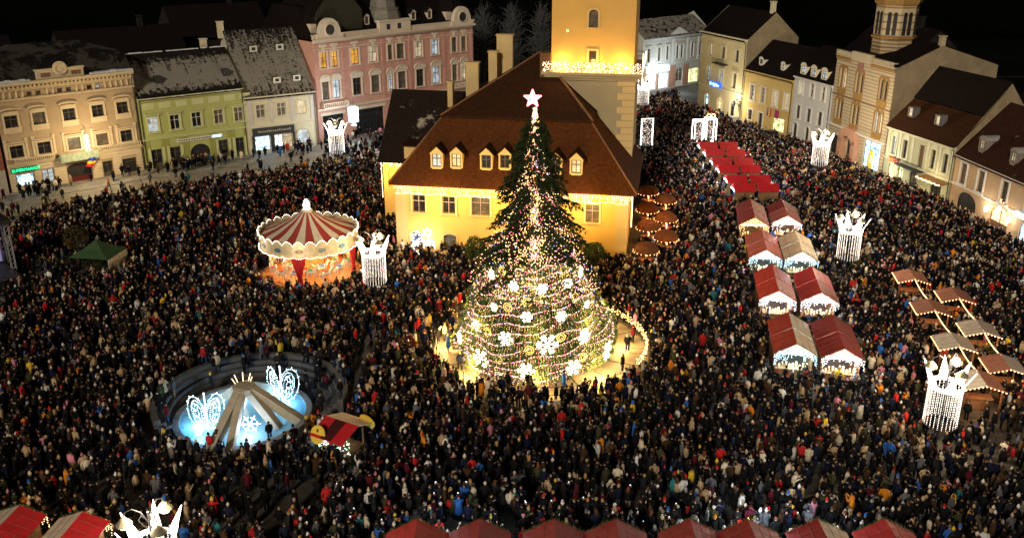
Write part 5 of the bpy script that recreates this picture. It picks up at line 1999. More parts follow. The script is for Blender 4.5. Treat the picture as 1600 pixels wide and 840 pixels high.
for s in (-1, 1):
    b.tube([(0.7 + s * 0.35 + 0.32 * math.cos(t * PI / 5), 0.7, 4.9 + 0.3 * math.sin(t * PI / 5)) for t in range(10)], 0.07, 4, closed=True)
b.build('bow', emit('warm_led', (1.0, 0.66, 0.22), 5.0), g)
g = thing('lit_panel', 'tall narrow white lit light panel beside the tower foot', 'light figure', (20.9, 141.8, 0), 0.15)
b = MB()
b.tube([(-0.9, 0, 0.9), (0.9, 0, 0.9), (0.9, 0, 5.6), (-0.9, 0, 5.6)], 0.09, 4, closed=True)
b.build('panel_frame', M_white_led, g)
pts = [(nrg.uniform(-0.85, 0.85), 0.02, nrg.uniform(0.9, 5.6)) for _ in range(330)]
bulbs('panel_bulb', pts, pick(np.array([(1, 0.9, 0.75), (1, 0.8, 0.6), (0.8, 0.9, 1), (1, 0.6, 0.5)]), 330) * nrg.uniform(0.2, 1, (330, 1)), 0.05, M_bulbdim, g)
b = MB()
b.box(-0.95, -0.85, -0.3, 0.3, 0, 0.9).box(0.85, 0.95, -0.3, 0.3, 0, 0.9)
b.build('foot', M_iron, g)
g = thing('hanging_light', 'icy white tiered light ornament hanging in front of the pink palace', 'hanging lamp', (-25.3, 147.0, 0), 0)
b = MB()
for z, rr in ((6.3, 0.75), (5.2, 0.8), (4.2, 0.7), (3.5, 0.4)):
    b.tube([(rr * math.cos(t * PI / 8), rr * math.sin(t * PI / 8), z) for t in range(16)], 0.07, 4, closed=True)
b.build('hoop', M_cool_led, g)
me = bulbs('strand', [(0, 0, z) for z in np.arange(0, 2.2, 0.12)], np.tile((0.75, 0.9, 1.0), (19, 1)), 0.07, M_bulb, mesh_only=True)
for k in range(14):
    a = k * 2 * PI / 14
    link('light_strand', me, g, loc=(0.75 * math.cos(a), 0.75 * math.sin(a), 4.1))
b = MB()
b.tube([(0, 0, 3.4), (0, 0, 8.5), (-4.5, 4.0, 9.5)], 0.02, 4).tube([(0, 0, 8.5), (14, -2, 8.4)], 0.02, 4)
b.build('cable', M_wire, g)
lamp((-25.3, 145.6, 5.2), 1600, COOL, 0.8)
g = thing('star_light', 'hanging white and gold lit star ornament before the first floor of the beige house', 'light ornament', (-58.7, 126.0, 0), R(41))
b = MB()
for k in range(5):
    z = 3.9 + k * 0.62
    b.tube([(-0.28, 0, z), (0, 0, z + 0.3), (0.28, 0, z), (0, 0, z - 0.3)], 0.07, 4, closed=True)
b.build('star_chain', M_white_led, g)
b = MB()
b.tube([(0, 0, 3.6), (0, 0, 7.6), (0, 1.2, 7.9)], 0.02, 4)
b.build('cable', M_wire, g)
lamp((-56.0, 122.4, 6.2), 1800, (1.0, 0.76, 0.42), 0.6)
g = thing('angel_light', 'dazzling white wire light figure with a big star in front of the yellow hall', 'light figure', HM @ Vector((1.7, -1.2, 0)), HZ)
b = MB()
for cx, cz, rr in ((-0.4, 2.0, 0.9), (0.9, 1.3, 0.75), (0.75, 2.7, 0.55)):
    A = [((rr if k % 2 == 0 else rr * 0.45) * math.sin(k * PI / 6), (rr if k % 2 == 0 else rr * 0.45) * math.cos(k * PI / 6)) for k in range(12)]
    b.tube([(cx + p[0], 0, cz + p[1]) for p in A], 0.07, 4, closed=True)
b.build('star_outline', M_white_led, g)
b = MB()
for k in range(5):
    b.tube([(-0.2, 0.1 * k, 1.9), (-0.9 - 0.1 * k, 0.05 * k, 1.0), (-1.3 + 0.25 * k, 0, 0.15)], 0.06, 4)
    b.tube([(1.0 + 0.5 * math.cos(t * PI / 6), -0.05, 1.3 + 0.16 * k * math.sin(t * PI / 6)) for t in range(12)], 0.05, 4, closed=True)
b.build('tail', M_white_led, g)
b = MB()
b.box(-1.2, 1.6, -0.3, 0.3, 0, 0.15)
b.build('base', M_iron, g)
lamp(HM @ Vector((1.5, -2.2, 1.6)), 260, (0.95, 0.96, 1.0), 0.6)

# ================================================================== THE CAROUSEL
CX, CY = -20.8, 90.0
car = thing('carousel', 'round carousel with a red and cream striped tent roof and rows of white bulbs', 'carousel', (CX, CY, 0), 0.12)
M_cred = mat('canvas_red', (0.36, 0.04, 0.035), 0.8, 0.12, 2)
M_ccream = mat('canvas_cream', (0.66, 0.58, 0.44), 0.8, 0.12, 2)
n = 28
for k in range(n):
    a0, a1 = 2 * PI * k / n, 2 * PI * (k + 1) / n
    b = MB()
    prof = [(0.5, 6.95), (1.6, 6.2), (3.2, 5.4), (4.9, 4.75)]
    rows = [[(r_ * math.cos(a), r_ * math.sin(a), z + dz) for a in (a0, a1)] for dz in (0, -0.04) for r_, z in prof]
    for i in range(3):
        p = rows[i] + rows[i + 1][::-1]
        b.add(p, [(0, 3, 2, 1)])
        p = rows[4 + i] + rows[5 + i][::-1]
        b.add(p, [(0, 1, 2, 3)])
    b.build('canopy_panel', M_cred if k % 2 else M_ccream, car)
    b = MB()
    am = (a0 + a1) / 2
    pts_o = []
    for f in np.linspace(0, 1, 6):
        a = a0 + (a1 - a0) * f
        pts_o.append((a, 4.75 + 0.4 * math.sin(PI * f) + 0.12))
    vs = [(4.95 * math.cos(a), 4.95 * math.sin(a), z) for a, z in pts_o] + [(4.95 * math.cos(a), 4.95 * math.sin(a), 3.75 - 0.12 * math.sin(PI * i / 5)) for i, (a, z) in enumerate(pts_o)]
    vs += [(4.87 * math.cos(a), 4.87 * math.sin(a), z) for a, z in pts_o] + [(4.87 * math.cos(a), 4.87 * math.sin(a), 3.75) for a, z in pts_o]
    for i in range(5):
        b.add([vs[i], vs[i + 1], vs[7 + i], vs[6 + i]], [(3, 2, 1, 0)])
        b.add([vs[12 + i], vs[13 + i], vs[19 + i], vs[18 + i]], [(0, 1, 2, 3)])
        b.add([vs[i], vs[i + 1], vs[13 + i], vs[12 + i]], [(0, 1, 2, 3)])
    rb = b.build('rounding_board', mat('gilt_cream', (0.56, 0.45, 0.27), 0.6, 0.25, 2.5), car)
    if k % 2 == 0:
        b = MB()
        T = Matrix.Rotation(am, 4, 'Z') @ Matrix.Translation((4.98, 0, 4.3))
        b.lathe([(0.05, 0), (0.36, 0), (0.36, 0.05), (0.05, 0.05)], 10)
        b.v = [tuple(T @ Vector((p[2], p[0] * 1.1, p[1] * 0.6))) for p in b.v]
        b.build('painted_panel', mat('panel_blue_%d' % (k % 3), ((0.10, 0.20, 0.26), (0.20, 0.24, 0.24), (0.25, 0.16, 0.08))[k % 3], 0.6, 0.6, 5), rb)
pts = []
for t in np.arange(0, 1, 1 / 196):
    a = t * 2 * PI
    f = (a * n / (2 * PI)) % 1.0
    pts.append((5.05 * math.cos(a), 5.05 * math.sin(a), 4.9 + 0.4 * math.sin(PI * f)))
    pts.append((5.05 * math.cos(a), 5.05 * math.sin(a), 3.68 - 0.12 * math.sin(PI * f)))
bulbs('rim_bulb', pts, np.tile((1.0, 0.88, 0.68), (len(pts), 1)), 0.05, M_bulb, car)
b = MB()
b.lathe([(5.0, 0.12), (5.0, 0.5), (4.9, 0.55), (0.2, 0.55)], 40)
b.lathe([(5.3, 0.0), (5.3, 0.25), (4.9, 0.26)], 40)
b.build('platform', mat('platform_orange', (0.45, 0.20, 0.07), 0.5, 0.25, 1.5), car)
b = MB()
b.lathe([(1.3, 0.56), (1.3, 3.4), (1.7, 3.5), (1.7, 4.6)], 14)
b.build('centre_drum', mat('drum_gold', (0.55, 0.36, 0.12), 0.5, 0.3, 2), car)
b = MB()
b.lathe([(0.55, 6.85), (0.62, 7.0), (0.45, 7.15), (0.3, 7.15)], 12)
b.build('roof_crown', M_ccream, car)
b = MB()
b.lathe([(0.02, 7.15), (0.3, 7.15), (0.34, 7.6), (0.22, 8.0), (0.05, 8.2)], 10)
b.build('top_lamp', emit('top_lamp_glow', (1.0, 0.97, 0.9), 8), car)
M_velvet = mat('red_velvet', (0.45, 0.015, 0.02), 0.7, 0.25, 3)
for a in (-1.72, -0.35, 1.0, 2.4):
    b = MB()
    rows = []
    for z, w in ((3.8, 0.75), (3.0, 0.62), (2.2, 0.38), (1.5, 0.22), (0.9, 0.3), (0.55, 0.36)):
        ring = []
        for i in range(12):
            t = i / 11 * 2 - 1
            ring.append(Matrix.Rotation(a, 4, 'Z') @ Vector((4.75 + 0.05 * (-1) ** i, t * w, z)))
        for i in range(11, -1, -1):
            t = i / 11 * 2 - 1
            ring.append(Matrix.Rotation(a, 4, 'Z') @ Vector((4.65 + 0.05 * (-1) ** i, t * w, z)))
        rows.append(ring)
    b.loft(rows)
    b.build('curtain', M_velvet, car)


def horse_mesh():
    b = MB()

    def ell(c, r, n=8):
        rows = []
        for i in range(1, 6):
            t = PI * i / 6
            rows.append([(c[0] + r[0] * -math.cos(t), c[1] + r[1] * math.sin(t) * math.cos(2 * PI * k / n), c[2] + r[2] * math.sin(t) * math.sin(2 * PI * k / n)) for k in range(n)])
        b.loft(rows)
    ell((0, 0, 1.0), (0.55, 0.2, 0.25))
    b.tube([(0.4, 0, 1.1), (0.6, 0, 1.4), (0.72, 0, 1.62)], [0.17, 0.13, 0.1], 7)
    b.tube([(0.68, 0, 1.64), (0.85, 0, 1.55), (0.98, 0, 1.44)], [0.1, 0.085, 0.055], 7)
    for x, y, k in ((0.38, 0.12, 0.25), (0.38, -0.12, 0.1), (-0.4, 0.12, -0.2), (-0.4, -0.12, -0.05)):
        b.tube([(x, y, 0.95), (x + k * 0.6, y, 0.62), (x + k * 0.2, y, 0.36), (x + k * 0.3 + 0.06, y, 0.3)], [0.1, 0.06, 0.045, 0.05], 6)
    b.tube([(-0.52, 0, 1.1), (-0.72, 0, 0.9), (-0.75, 0, 0.6)], [0.05, 0.07, 0.02], 5)
    b.box(0.66, 0.7, -0.07, -0.03, 1.68, 1.78).box(0.66, 0.7, 0.03, 0.07, 1.68, 1.78)
    return b.build('carousel_horse', mat('horse_white', (0.62, 0.56, 0.46), 0.5, 0.15, 3), mesh_only=True)


hm = horse_mesh()
b = MB()
b.tube([(0, 0, 0.55), (0, 0, 3.7)], 0.03, 5)
pm = b.build('pole', mat('brass', (0.60, 0.42, 0.14), 0.35, metal=0.7), mesh_only=True)
b = MB()
b.box(-0.22, 0.2, -0.22, 0.22, 1.2, 1.28)
sm = [b.build('saddle', mat('saddle_%s' % c, col), mesh_only=True) for c, col in (('red', (0.5, 0.03, 0.03)), ('blue', (0.04, 0.12, 0.4)), ('green', (0.05, 0.25, 0.1)))]
for ring, cnt in ((4.0, 16), (2.7, 10)):
    for k in range(cnt):
        a = 2 * PI * k / cnt + ring
        o = link('carousel_horse', hm, car, loc=(ring * math.cos(a), ring * math.sin(a), 0.45 + 0.35 * (k % 3) / 2), rot=(0, 0, a + PI / 2))
        link('saddle', sm[k % 3], o)
        link('pole', pm, o, loc=(0, 0, -0.3))
for a in (-2.4, -0.9, 0.6, 2.2):
    lamp((CX + 3.3 * math.cos(a), CY + 3.3 * math.sin(a), 3.4), 420, (1.0, 0.64, 0.28), 0.4)
for a in (-2.5, -1.57, -0.6):
    lamp((CX + 5.9 * math.cos(a), CY + 5.9 * math.sin(a), 4.4), 60, PALE, 0.5)

# ================================================================== THE FOUNTAIN
FX, FY = -19.9, 60.4
M_fst = mat('fountain_stone', (0.075, 0.074, 0.074), 0.7, 0.3, 1.2, 0.3, 9)
M_beam = mat('beam_concrete', (0.42, 0.37, 0.28), 0.8, 0.2, 1.2, 0.25, 9)
M_joint = mat('stone_core', (0.07, 0.065, 0.06), 0.9)
fo = thing('fountain', 'round stone fountain with leaning concrete beams and stone steps around a glowing blue basin', 'fountain', (FX, FY, 0))


def ring_stones(name, r0, r1, z0, z1, a0, a1, n, m, gap=0.012):
    for k in range(n):
        s, e = a0 + (a1 - a0) * k / n + gap / r1 * 2, a0 + (a1 - a0) * (k + 1) / n - gap / r1 * 2
        dz = rng.uniform(-0.012, 0.012)
        rows = []
        for a in (s, (s + e) / 2, e):
            ca, sa = math.cos(a), math.sin(a)
            rows.append([(ca * r0, sa * r0, z0), (ca * r1, sa * r1, z0), (ca * r1, sa * r1, z1 + dz), (ca * r0, sa * r0, z1 + dz)])
        b = MB()
        b.loft(rows)
        b.build(name, m, fo)


def ring_core(r0, r1, z0, z1, a0, a1, n=40, name='stone_core', closed=False):
    b = MB()
    rows = []
    for k in range(n + (0 if closed else 1)):
        a = a0 + (a1 - a0) * k / n
        ca, sa = math.cos(a), math.sin(a)
        rows.append([(ca * r0, sa * r0, z0), (ca * r1, sa * r1, z0), (ca * r1, sa * r1, z1), (ca * r0, sa * r0, z1)])
    b.loft(rows, not closed, 0, closed)
    return b.build(name, M_joint, fo)


ring_stones('rim_stone', 4.55, 5.0, 0.0, 0.5, 0, 2 * PI, 30, mat('rim_stone', (0.20, 0.20, 0.195), 0.6, 0.25, 1.2, 0.2, 9))
ring_core(4.58, 4.97, 0.0, 0.46, 0, 2 * PI, 48, closed=True)
A0, A1 = -0.15, PI + 0.62
STC = Vector((0.3, 1.4))
STEPS = ((5.5, 5.9, 0.35), (5.9, 6.3, 0.7), (6.3, 6.7, 1.05), (6.7, 7.15, 1.4))
for i, (r0, r1, z) in enumerate(STEPS):
    ring_stones('step_stone', r0, r1, z - 0.35, z, A0, A1, 20 + 2 * i, M_fst)
    ring_core(r0 + 0.03, r1 + (0.03 if i < 3 else -0.03), 0.0, z - 0.04, A0 + 0.01, A1 - 0.01)
for ch in fo.children:
    if ch.name.startswith('step_stone') or (ch.name.startswith('stone_core') and ch.name != 'stone_core'):
        ch.location = (STC.x, STC.y, 0)
b = MB()
b.lathe([(0.05, 0.30), (4.56, 0.30)], 48, cap=False)
b.v = [(p[0], p[1], p[2]) for p in b.v]
b.lathe([(0.001, 0.30), (0.05, 0.30)], 48, cap=False)
M_water = emit('lit_water', (0.05, 0.42, 0.85), 0.10)
wb = M_water.node_tree.nodes['Principled BSDF']
wb.inputs['Base Color'].default_value = (0.26, 0.50, 0.60, 1)
wb.inputs['Roughness'].default_value = 0.12
n_ = M_water.node_tree.nodes.new('ShaderNodeTexNoise')
n_.inputs['Scale'].default_value = 22
bp_ = M_water.node_tree.nodes.new('ShaderNodeBump')
bp_.inputs['Strength'].default_value = 0.3
M_water.node_tree.links.new(n_.outputs[0], bp_.inputs['Height'])
M_water.node_tree.links.new(bp_.outputs[0], wb.inputs['Normal'])
b.build('water', M_water, fo, label='glowing turquoise water')
APX = Vector((0.55, -0.9, 3.1))
for fx, fy, w in ((-1.0, -4.9, 0.62), (0.35, -4.95, 0.5), (3.0, -1.7, 0.55), (4.35, -0.6, 0.8), (-2.95, 1.5, 0.6), (1.9, 4.1, 0.6)):
    foot = Vector((fx, fy, 0.2))
    top = APX + (Vector((fx, fy, 3.1)) - Vector((APX.x, APX.y, 3.1))) * 0.09
    d = (top - foot)
    sd = Vector((-d.y, d.x, 0)).normalized() * w / 2
    upv = sd.cross(d).normalized() * 0.32
    b = MB()
    b.loft([[p - sd - upv, p + sd - upv, p + sd + upv, p - sd + upv] for p in (foot, foot.lerp(top, 0.5), top)])
    b.build('beam', M_beam, fo)
b = MB()
b.lathe([(0.5, 2.75), (0.85, 2.8), (0.85, 3.25), (0.5, 3.32)], 8, (APX.x, APX.y))
b.build('capstone', M_beam, fo)
for px, py, pw in ((-2.9, -1.6, 190), (2.7, 1.6, 190), (-0.8, 2.4, 110), (-2.2, -3.3, 80)):
    lamp((FX + px, FY + py, 0.75), pw, (0.28, 0.62, 1.0), 0.25)
lamp((FX + 1.1, FY - 3.0, 1.0), 170, (0.62, 0.72, 1.0), 0.3)
for nm, x, y, rz, lb in (('wing', -2.0, -2.0, 0.25, 'pair of icy blue lit wire wings standing in the left of the fountain basin'), ('wing', 2.4, 2.2, -0.15, 'pair of icy blue lit wire wings in the right rear of the fountain basin')):
    g = thing('wing_light', lb, 'light figure', (FX + x, FY + y, 0.3), rz, 'lit wing figures in the fountain')
    for s in (-1, 1):
        b = MB()
        T = Matrix.Translation((s * 0.62, 0, 1.45)) @ Matrix.Rotation(s * 0.6, 4, 'Z') @ Matrix.Rotation(s * 0.16, 4, 'Y')
        led = []
        loops = [(0.74, 1.3, 0.0, 0.0, 70), (0.5, 1.0, -0.1 * s, 0.0, 48), (0.26, 0.7, -0.15 * s, 0.0, 28)] + [(0.24, 0.27, 0.05 * s, -1.0 + 0.5 * k, 16) for k in range(4)]
        for kx, kz, ox, oz, m in loops:
            b.tube([T @ Vector((ox + kx * math.cos(t * PI / 12), 0, oz + kz * math.sin(t * PI / 12))) for t in range(24)], 0.012, 3, closed=True)
            for t in np.linspace(0, 2 * PI, m, endpoint=False):
                led.append(T @ Vector((ox + kx * math.cos(t) + nrg.normal(0, 0.012), nrg.normal(0, 0.02), oz + kz * math.sin(t) + nrg.normal(0, 0.012))))
        for t in np.linspace(0, 2 * PI, 14):
            for q in np.linspace(1.03, 1.1, 2):
                led.append(T @ Vector((0.74 * q * math.cos(t), 0, 1.3 * q * math.sin(t))))
        w_ = b.build('wing', M_wire, g)
        bulbs('wing_bulb', [tuple(q) for q in led], pick(np.array([(0.40, 0.78, 1.0), (0.6, 0.9, 1.0), (0.85, 0.96, 1.0)]), len(led)), nrg.uniform(0.026, 0.045, len(led)), M_bulb, w_)
    b = MB()
    b.tube([(0, 0, 0), (0, 0, 3.0)], 0.05, 5)
    b.build('stem', M_cool_led, g)
g = thing('snowflake_figure', 'pale lit wire snowflake leaning among the fountain beams', 'light figure', (FX + 1.35, FY - 2.9, 0.3), 0.1)
for k in range(6):
    b = MB()
    a = k * PI / 3
    b.tube([(0, 0, 1.0), (0.75 * math.cos(a), 0, 1.0 + 0.75 * math.sin(a))], 0.035, 4)
    b.tube([(0.5 * math.cos(a) - 0.2 * math.sin(a), 0, 1.0 + 0.5 * math.sin(a) + 0.2 * math.cos(a)), (0.5 * math.cos(a) + 0.2 * math.sin(a), 0, 1.0 + 0.5 * math.sin(a) - 0.2 * math.cos(a))], 0.03, 4)
    b.build('arm', M_cool_led, g)
g = thing('small_gold_lights', 'small warm lit twig figure behind the beam top of the fountain', 'light figure', (FX - 0.3, FY + 1.6, 0.3), 0)
b = MB()
for k in range(7):
    a = k * 0.9
    b.tube([(0, 0, 0), (0.3 * math.cos(a), 0.3 * math.sin(a), 1.4), (0.75 * math.cos(a), 0.75 * math.sin(a), 2.4)], 0.03, 4)
b.build('twig', emit('gold_twig', (1.0, 0.72, 0.4), 3.0), g)

# ================================================================== MARKET STALLS
M_sred = mat('stall_roof_red', (0.50, 0.035, 0.035), 0.55, 0.2, 1.6, 0.12, 10)
M_smar = mat('stall_roof_maroon', (0.32, 0.025, 0.028), 0.55, 0.25, 1.6, 0.12, 10)
M_sros = mat('stall_roof_rose', (0.52, 0.14, 0.12), 0.6, 0.2, 1.6, 0.12, 10)
M_sfro = mat('stall_roof_frosted', (0.72, 0.60, 0.46), 0.7, 0.2, 1.4, 0.15, 8)
M_sbri = mat('stall_roof_bright_red', (0.58, 0.022, 0.03), 0.5, 0.15, 1.6, 0.1, 10)
M_seam = mat('roof_seam', (0.30, 0.13, 0.09), 0.6)
M_garl = mat('fir_garland', (0.10, 0.11, 0.03), 0.9, 0.6, 8, 0.8, 14)
M_goods = mat('stall_goods', (0.45, 0.30, 0.16), 0.6, 0.8, 5)
PANES = {'cool': emit('stall_tube_cool', (0.62, 0.92, 1.0), 5.0), 'white': emit('stall_tube_white', (0.95, 0.97, 1.0), 5.0), 'warm': emit('stall_tube_warm', (1.0, 0.72, 0.32), 5.0)}
LC = {'cool': (0.55, 0.88, 1.0), 'white': (0.92, 0.95, 1.0), 'warm': (1.0, 0.70, 0.34)}


def garland(path, parent, r=0.09):
    b = MB()
    P = [Vector(p) for p in path]
    for i in range(len(P) - 1):
        L_ = (P[i + 1] - P[i]).length
        m = max(2, int(L_ / 0.14))
        for k in range(m):
            p = P[i].lerp(P[i + 1], (k + 0.5) / m)
            for _ in range(3):
                d = Vector((nrg.normal(), nrg.normal(), nrg.normal())).normalized() * r * 1.7
                s = Vector((nrg.normal(), nrg.normal(), nrg.normal())).normalized() * r * 0.45
                b.add([p - d * 0.4, p + s, p + d, p - s], [(0, 1, 2, 3)])
    return b.build('fir_garland', M_garl, parent, stuff=True)


def gable_stall(label, loc, rz, w, l, cols, light='cool', he=2.5, hr=3.45, open_front=True, power=45, mid=True, group='gable roofed market stalls in pairs', lowpoly=False):
    """stall with the ridge along its length; local y runs from front (0) to back (l); cols = front-left, front-right, back-left, back-right roof panels"""
    s = thing('market_stall', label, 'market stall', loc, rz, group)
    hw = w / 2
    iw = hw - 0.25
    b = MB()
    for x in (-iw, iw - 0.1):
        for y in (0.35, l / 2, l - 0.4):
            b.box(x, x + 0.1, y, y + 0.1, 0, he)
    b.build('post', M_wood, s)
    for x0, x1, y0, y1 in ((-iw + 0.1, iw - 0.1, l - 0.42, l - 0.36), (-iw, -iw + 0.06, 0.45, l - 0.4), (iw - 0.06, iw, 0.45, l - 0.4)):
        b = MB()
        k = int(he / 0.3)
        for i in range(k):
            b.box(x0, x1, y0, y1, i * 0.3 + 0.01, i * 0.3 + 0.29)
        b.build('plank_wall', M_wood, s)
    b = MB()
    b.box(-iw + 0.1, iw - 0.1, 0.25, 0.8, 0.12, 1.0).box(-iw - 0.05, iw + 0.05, 0.15, 0.85, 1.0, 1.06)
    b.build('counter', M_wood, s)
    b = MB()
    for i in range(9):
        x = -iw + 0.2 + (2 * iw - 0.4) * i / 9
        b.lathe([(0.07, 1.06), (0.11, 1.1), (0.09, 1.3 + 0.1 * (i % 3)), (0.03, 1.36 + 0.1 * (i % 3))], 7, (x + 0.1, 0.5 + 0.12 * (i % 2)))
    b.build('goods', M_goods, s)
    th = 0.05
    ov = 0.12
    k = 0
    for y0, y1 in ((-ov, l / 2 - 0.06), (l / 2 + 0.06, l + ov)):
        for sx in (-1, 1):
            e, rgd = (sx * hw, he), (0, hr)
            q = [(e[0], y0, e[1]), (rgd[0], y0, rgd[1]), (rgd[0], y1, rgd[1]), (e[0], y1, e[1])]
            b = MB()
            b.slab(q if sx < 0 else q[::-1], th)
            p = b.build('roof_panel', cols[k], s, None)
            b = MB()
            for f in (0.33, 0.66):
                for fy in (0,):
                    x, z = e[0] * f, hr + (he - hr) * f
                    b.tube([(x, y0 + 0.03, z + 0.02), (x, y1 - 0.03, z + 0.012)], 0.011, 4)
            for f in (0.25, 0.5, 0.75):
                y = y0 + (y1 - y0) * f
                b.tube([(e[0] * 0.97, y, he + 0.05), (0, y, hr + 0.008)], 0.008, 4)
            b.build('seam', M_seam, p)
            k += 1
    b = MB()
    b.prism([(-hw + 0.3, he - 0.02), (hw - 0.3, he - 0.02), (0, hr - 0.22)], l - 0.1, l - 0.04)
    b.prism([(-hw + 0.3, he - 0.02), (hw - 0.3, he - 0.02), (0, hr - 0.22)], 0.5, 0.55)
    b.build('gable_board', M_wood, s)
    garland([(-hw, -ov, he + 0.05), (0, -ov, hr + 0.05), (hw, -ov, he + 0.05)], s)
    garland([(-hw, l + ov, he + 0.05), (0, l + ov, hr + 0.05), (hw, l + ov, he + 0.05)], s)
    if mid:
        garland([(-hw, l / 2, he + 0.05), (0, l / 2, hr + 0.05), (hw, l / 2, he + 0.05)], s, 0.07)
    pts = []
    for f in np.arange(0.02, 1, 0.03):
        x = -hw + w * f
        z = he + (hr - he) * (1 - abs(2 * f - 1))
        for q in range(nrg.integers(3, 8)):
            pts.append((x + nrg.normal(0, 0.03), -0.16 + nrg.normal(0, 0.03), z - 0.12 - 0.15 * q))
    bulbs('fringe_bulb', pts, np.tile(LC[light], (len(pts), 1)) * nrg.uniform(0.3, 1.0, (len(pts), 1)), 0.04, M_bulb, s)
    b = MB()
    b.box(-iw + 0.15, iw - 0.15, 0.28, 0.34, he - 0.18, he - 0.02)
    b.build('tube_lamp', PANES[light], s)
    M_ = s.matrix_basis
    lamp(M_ @ Vector((0, 0.05, he - 0.35)), power, LC[light], 0.35)
    lamp(M_ @ Vector((0, l - 1.0, 2.0)), power * 0.3, LC[light], 0.3)
    return s


ax = Vector((0.165, 0.986))


def place_b(fl, fr, *a, **k):
    fl, fr = Vector(fl), Vector(fr)
    m = (fl + fr) / 2
    return (m.x, m.y, 0)


SB = [((25.55, 98.99), (28.72, 98.76), 7.2, 'maroon red gable stall lit amber, farther left stall behind the rosy one', (M_smar, M_smar, M_smar, M_sros), 'warm'),
      ((29.31, 99.92), (32.65, 99.22), 6.2, 'dark rose gable stall with a white cold lit front, farthest on its right row', (M_sros, M_sros, M_smar, M_smar), 'white'),
      ((24.16, 88.39), (27.24, 88.01), 6.6, 'rosy pink roofed gable stall left of the pale roofed stall', (M_sros, M_sros, M_sros, M_sros), 'cool'),
      ((27.56, 88.01), (30.76, 87.27), 6.5, 'pale cream roofed gable stall with cool lit front', (M_sfro, M_sfro, M_sfro, M_sfro), 'cool'),
      ((22.39, 77.63), (25.64, 77.03), 6.4, 'red gable stall with white lit counter left of the brightest red one', (M_sred, M_sred, M_sred, M_sred), 'white'),
      ((26.18, 77.48), (29.21, 76.3), 6.4, 'brightest red gable stall with a green and yellow lit counter', (M_sred, M_sros, M_sbri, M_sbri), 'white'),
      ((20.89, 66.68), (24.06, 65.88), 6.0, 'maroon gable stall whose right roof side is frosted pale', (M_smar, M_sfro, M_smar, M_sfro), 'cool'),
      ((24.38, 65.77), (27.51, 65.09), 6.4, 'maroon gable stall with a wide white lit front, nearest of the double rows', (M_smar, M_smar, M_smar, M_smar), 'white')]
for fl, fr, l, lb, cols, li in SB:
    gable_stall(lb, place_b(fl, fr), R(-9.5), 3.35, l, cols, li, power=520)
# the row along the lower picture edge, seen from behind
BX = [(-5.3, 'maroon red stall roof at the lower edge, leftmost of the bottom row'), (-1.8, 'maroon red stall roof at the lower edge, second from left in the row'), (2.35, 'dark red stall roof at the lower edge, below the middle of the giant fir'),
      (5.8, 'dark red stall roof at the lower edge, fourth from left in the row'), (9.95, 'dark red stall roof at the lower edge, fifth from left in the row'), (13.2, 'dark red stall roof at the lower edge, left of the half frosted one'),
      (17.1, 'half frosted stall roof at the lower edge with one pale slope'), (20.85, 'red stall roof at the lower edge, rightmost of the bottom row')]
for i, (x, lb) in enumerate(BX):
    cols = (M_smar, M_smar, M_smar, M_smar)
    if i == 6:
        cols = (M_smar, M_sfro, M_smar, M_sfro)
    if i in (0, 7):
        cols = (M_sred, M_sred, M_sred, M_sred)
    gable_stall(lb, (x, 37.2, 0), 0, 3.5, 6.2, cols, 'cool' if i not in (0, 4) else 'white', power=60, group='red stalls along the lower edge')
    lamp((x + 0.9, 45.0, 2.4), {0: 130, 1: 60, 5: 420, 6: 260}.get(i, 22), (0.75, 0.9, 1.0), 0.3)
a_ = math.atan2(-2.94, -0.23)
for loc, lb in (((-24.6, 44.6), 'bright red stall with one pale roof side beside the lower crown lamp'), ((-28.5, 45.2), 'bright red stall in the lower left picture corner')):
    gable_stall(lb, (loc[0], loc[1], 0), a_ + PI / 2 + PI, 3.1, 6.0, (M_sbri, M_sfro, M_sbri, M_sfro), 'warm', power=60, hr=3.1, group='bright red stalls at the lower left')
lamp((-23.0, 44.0, 2.3), 25, PALE, 0.3)  # small added fill beside the stall, no lamp built here


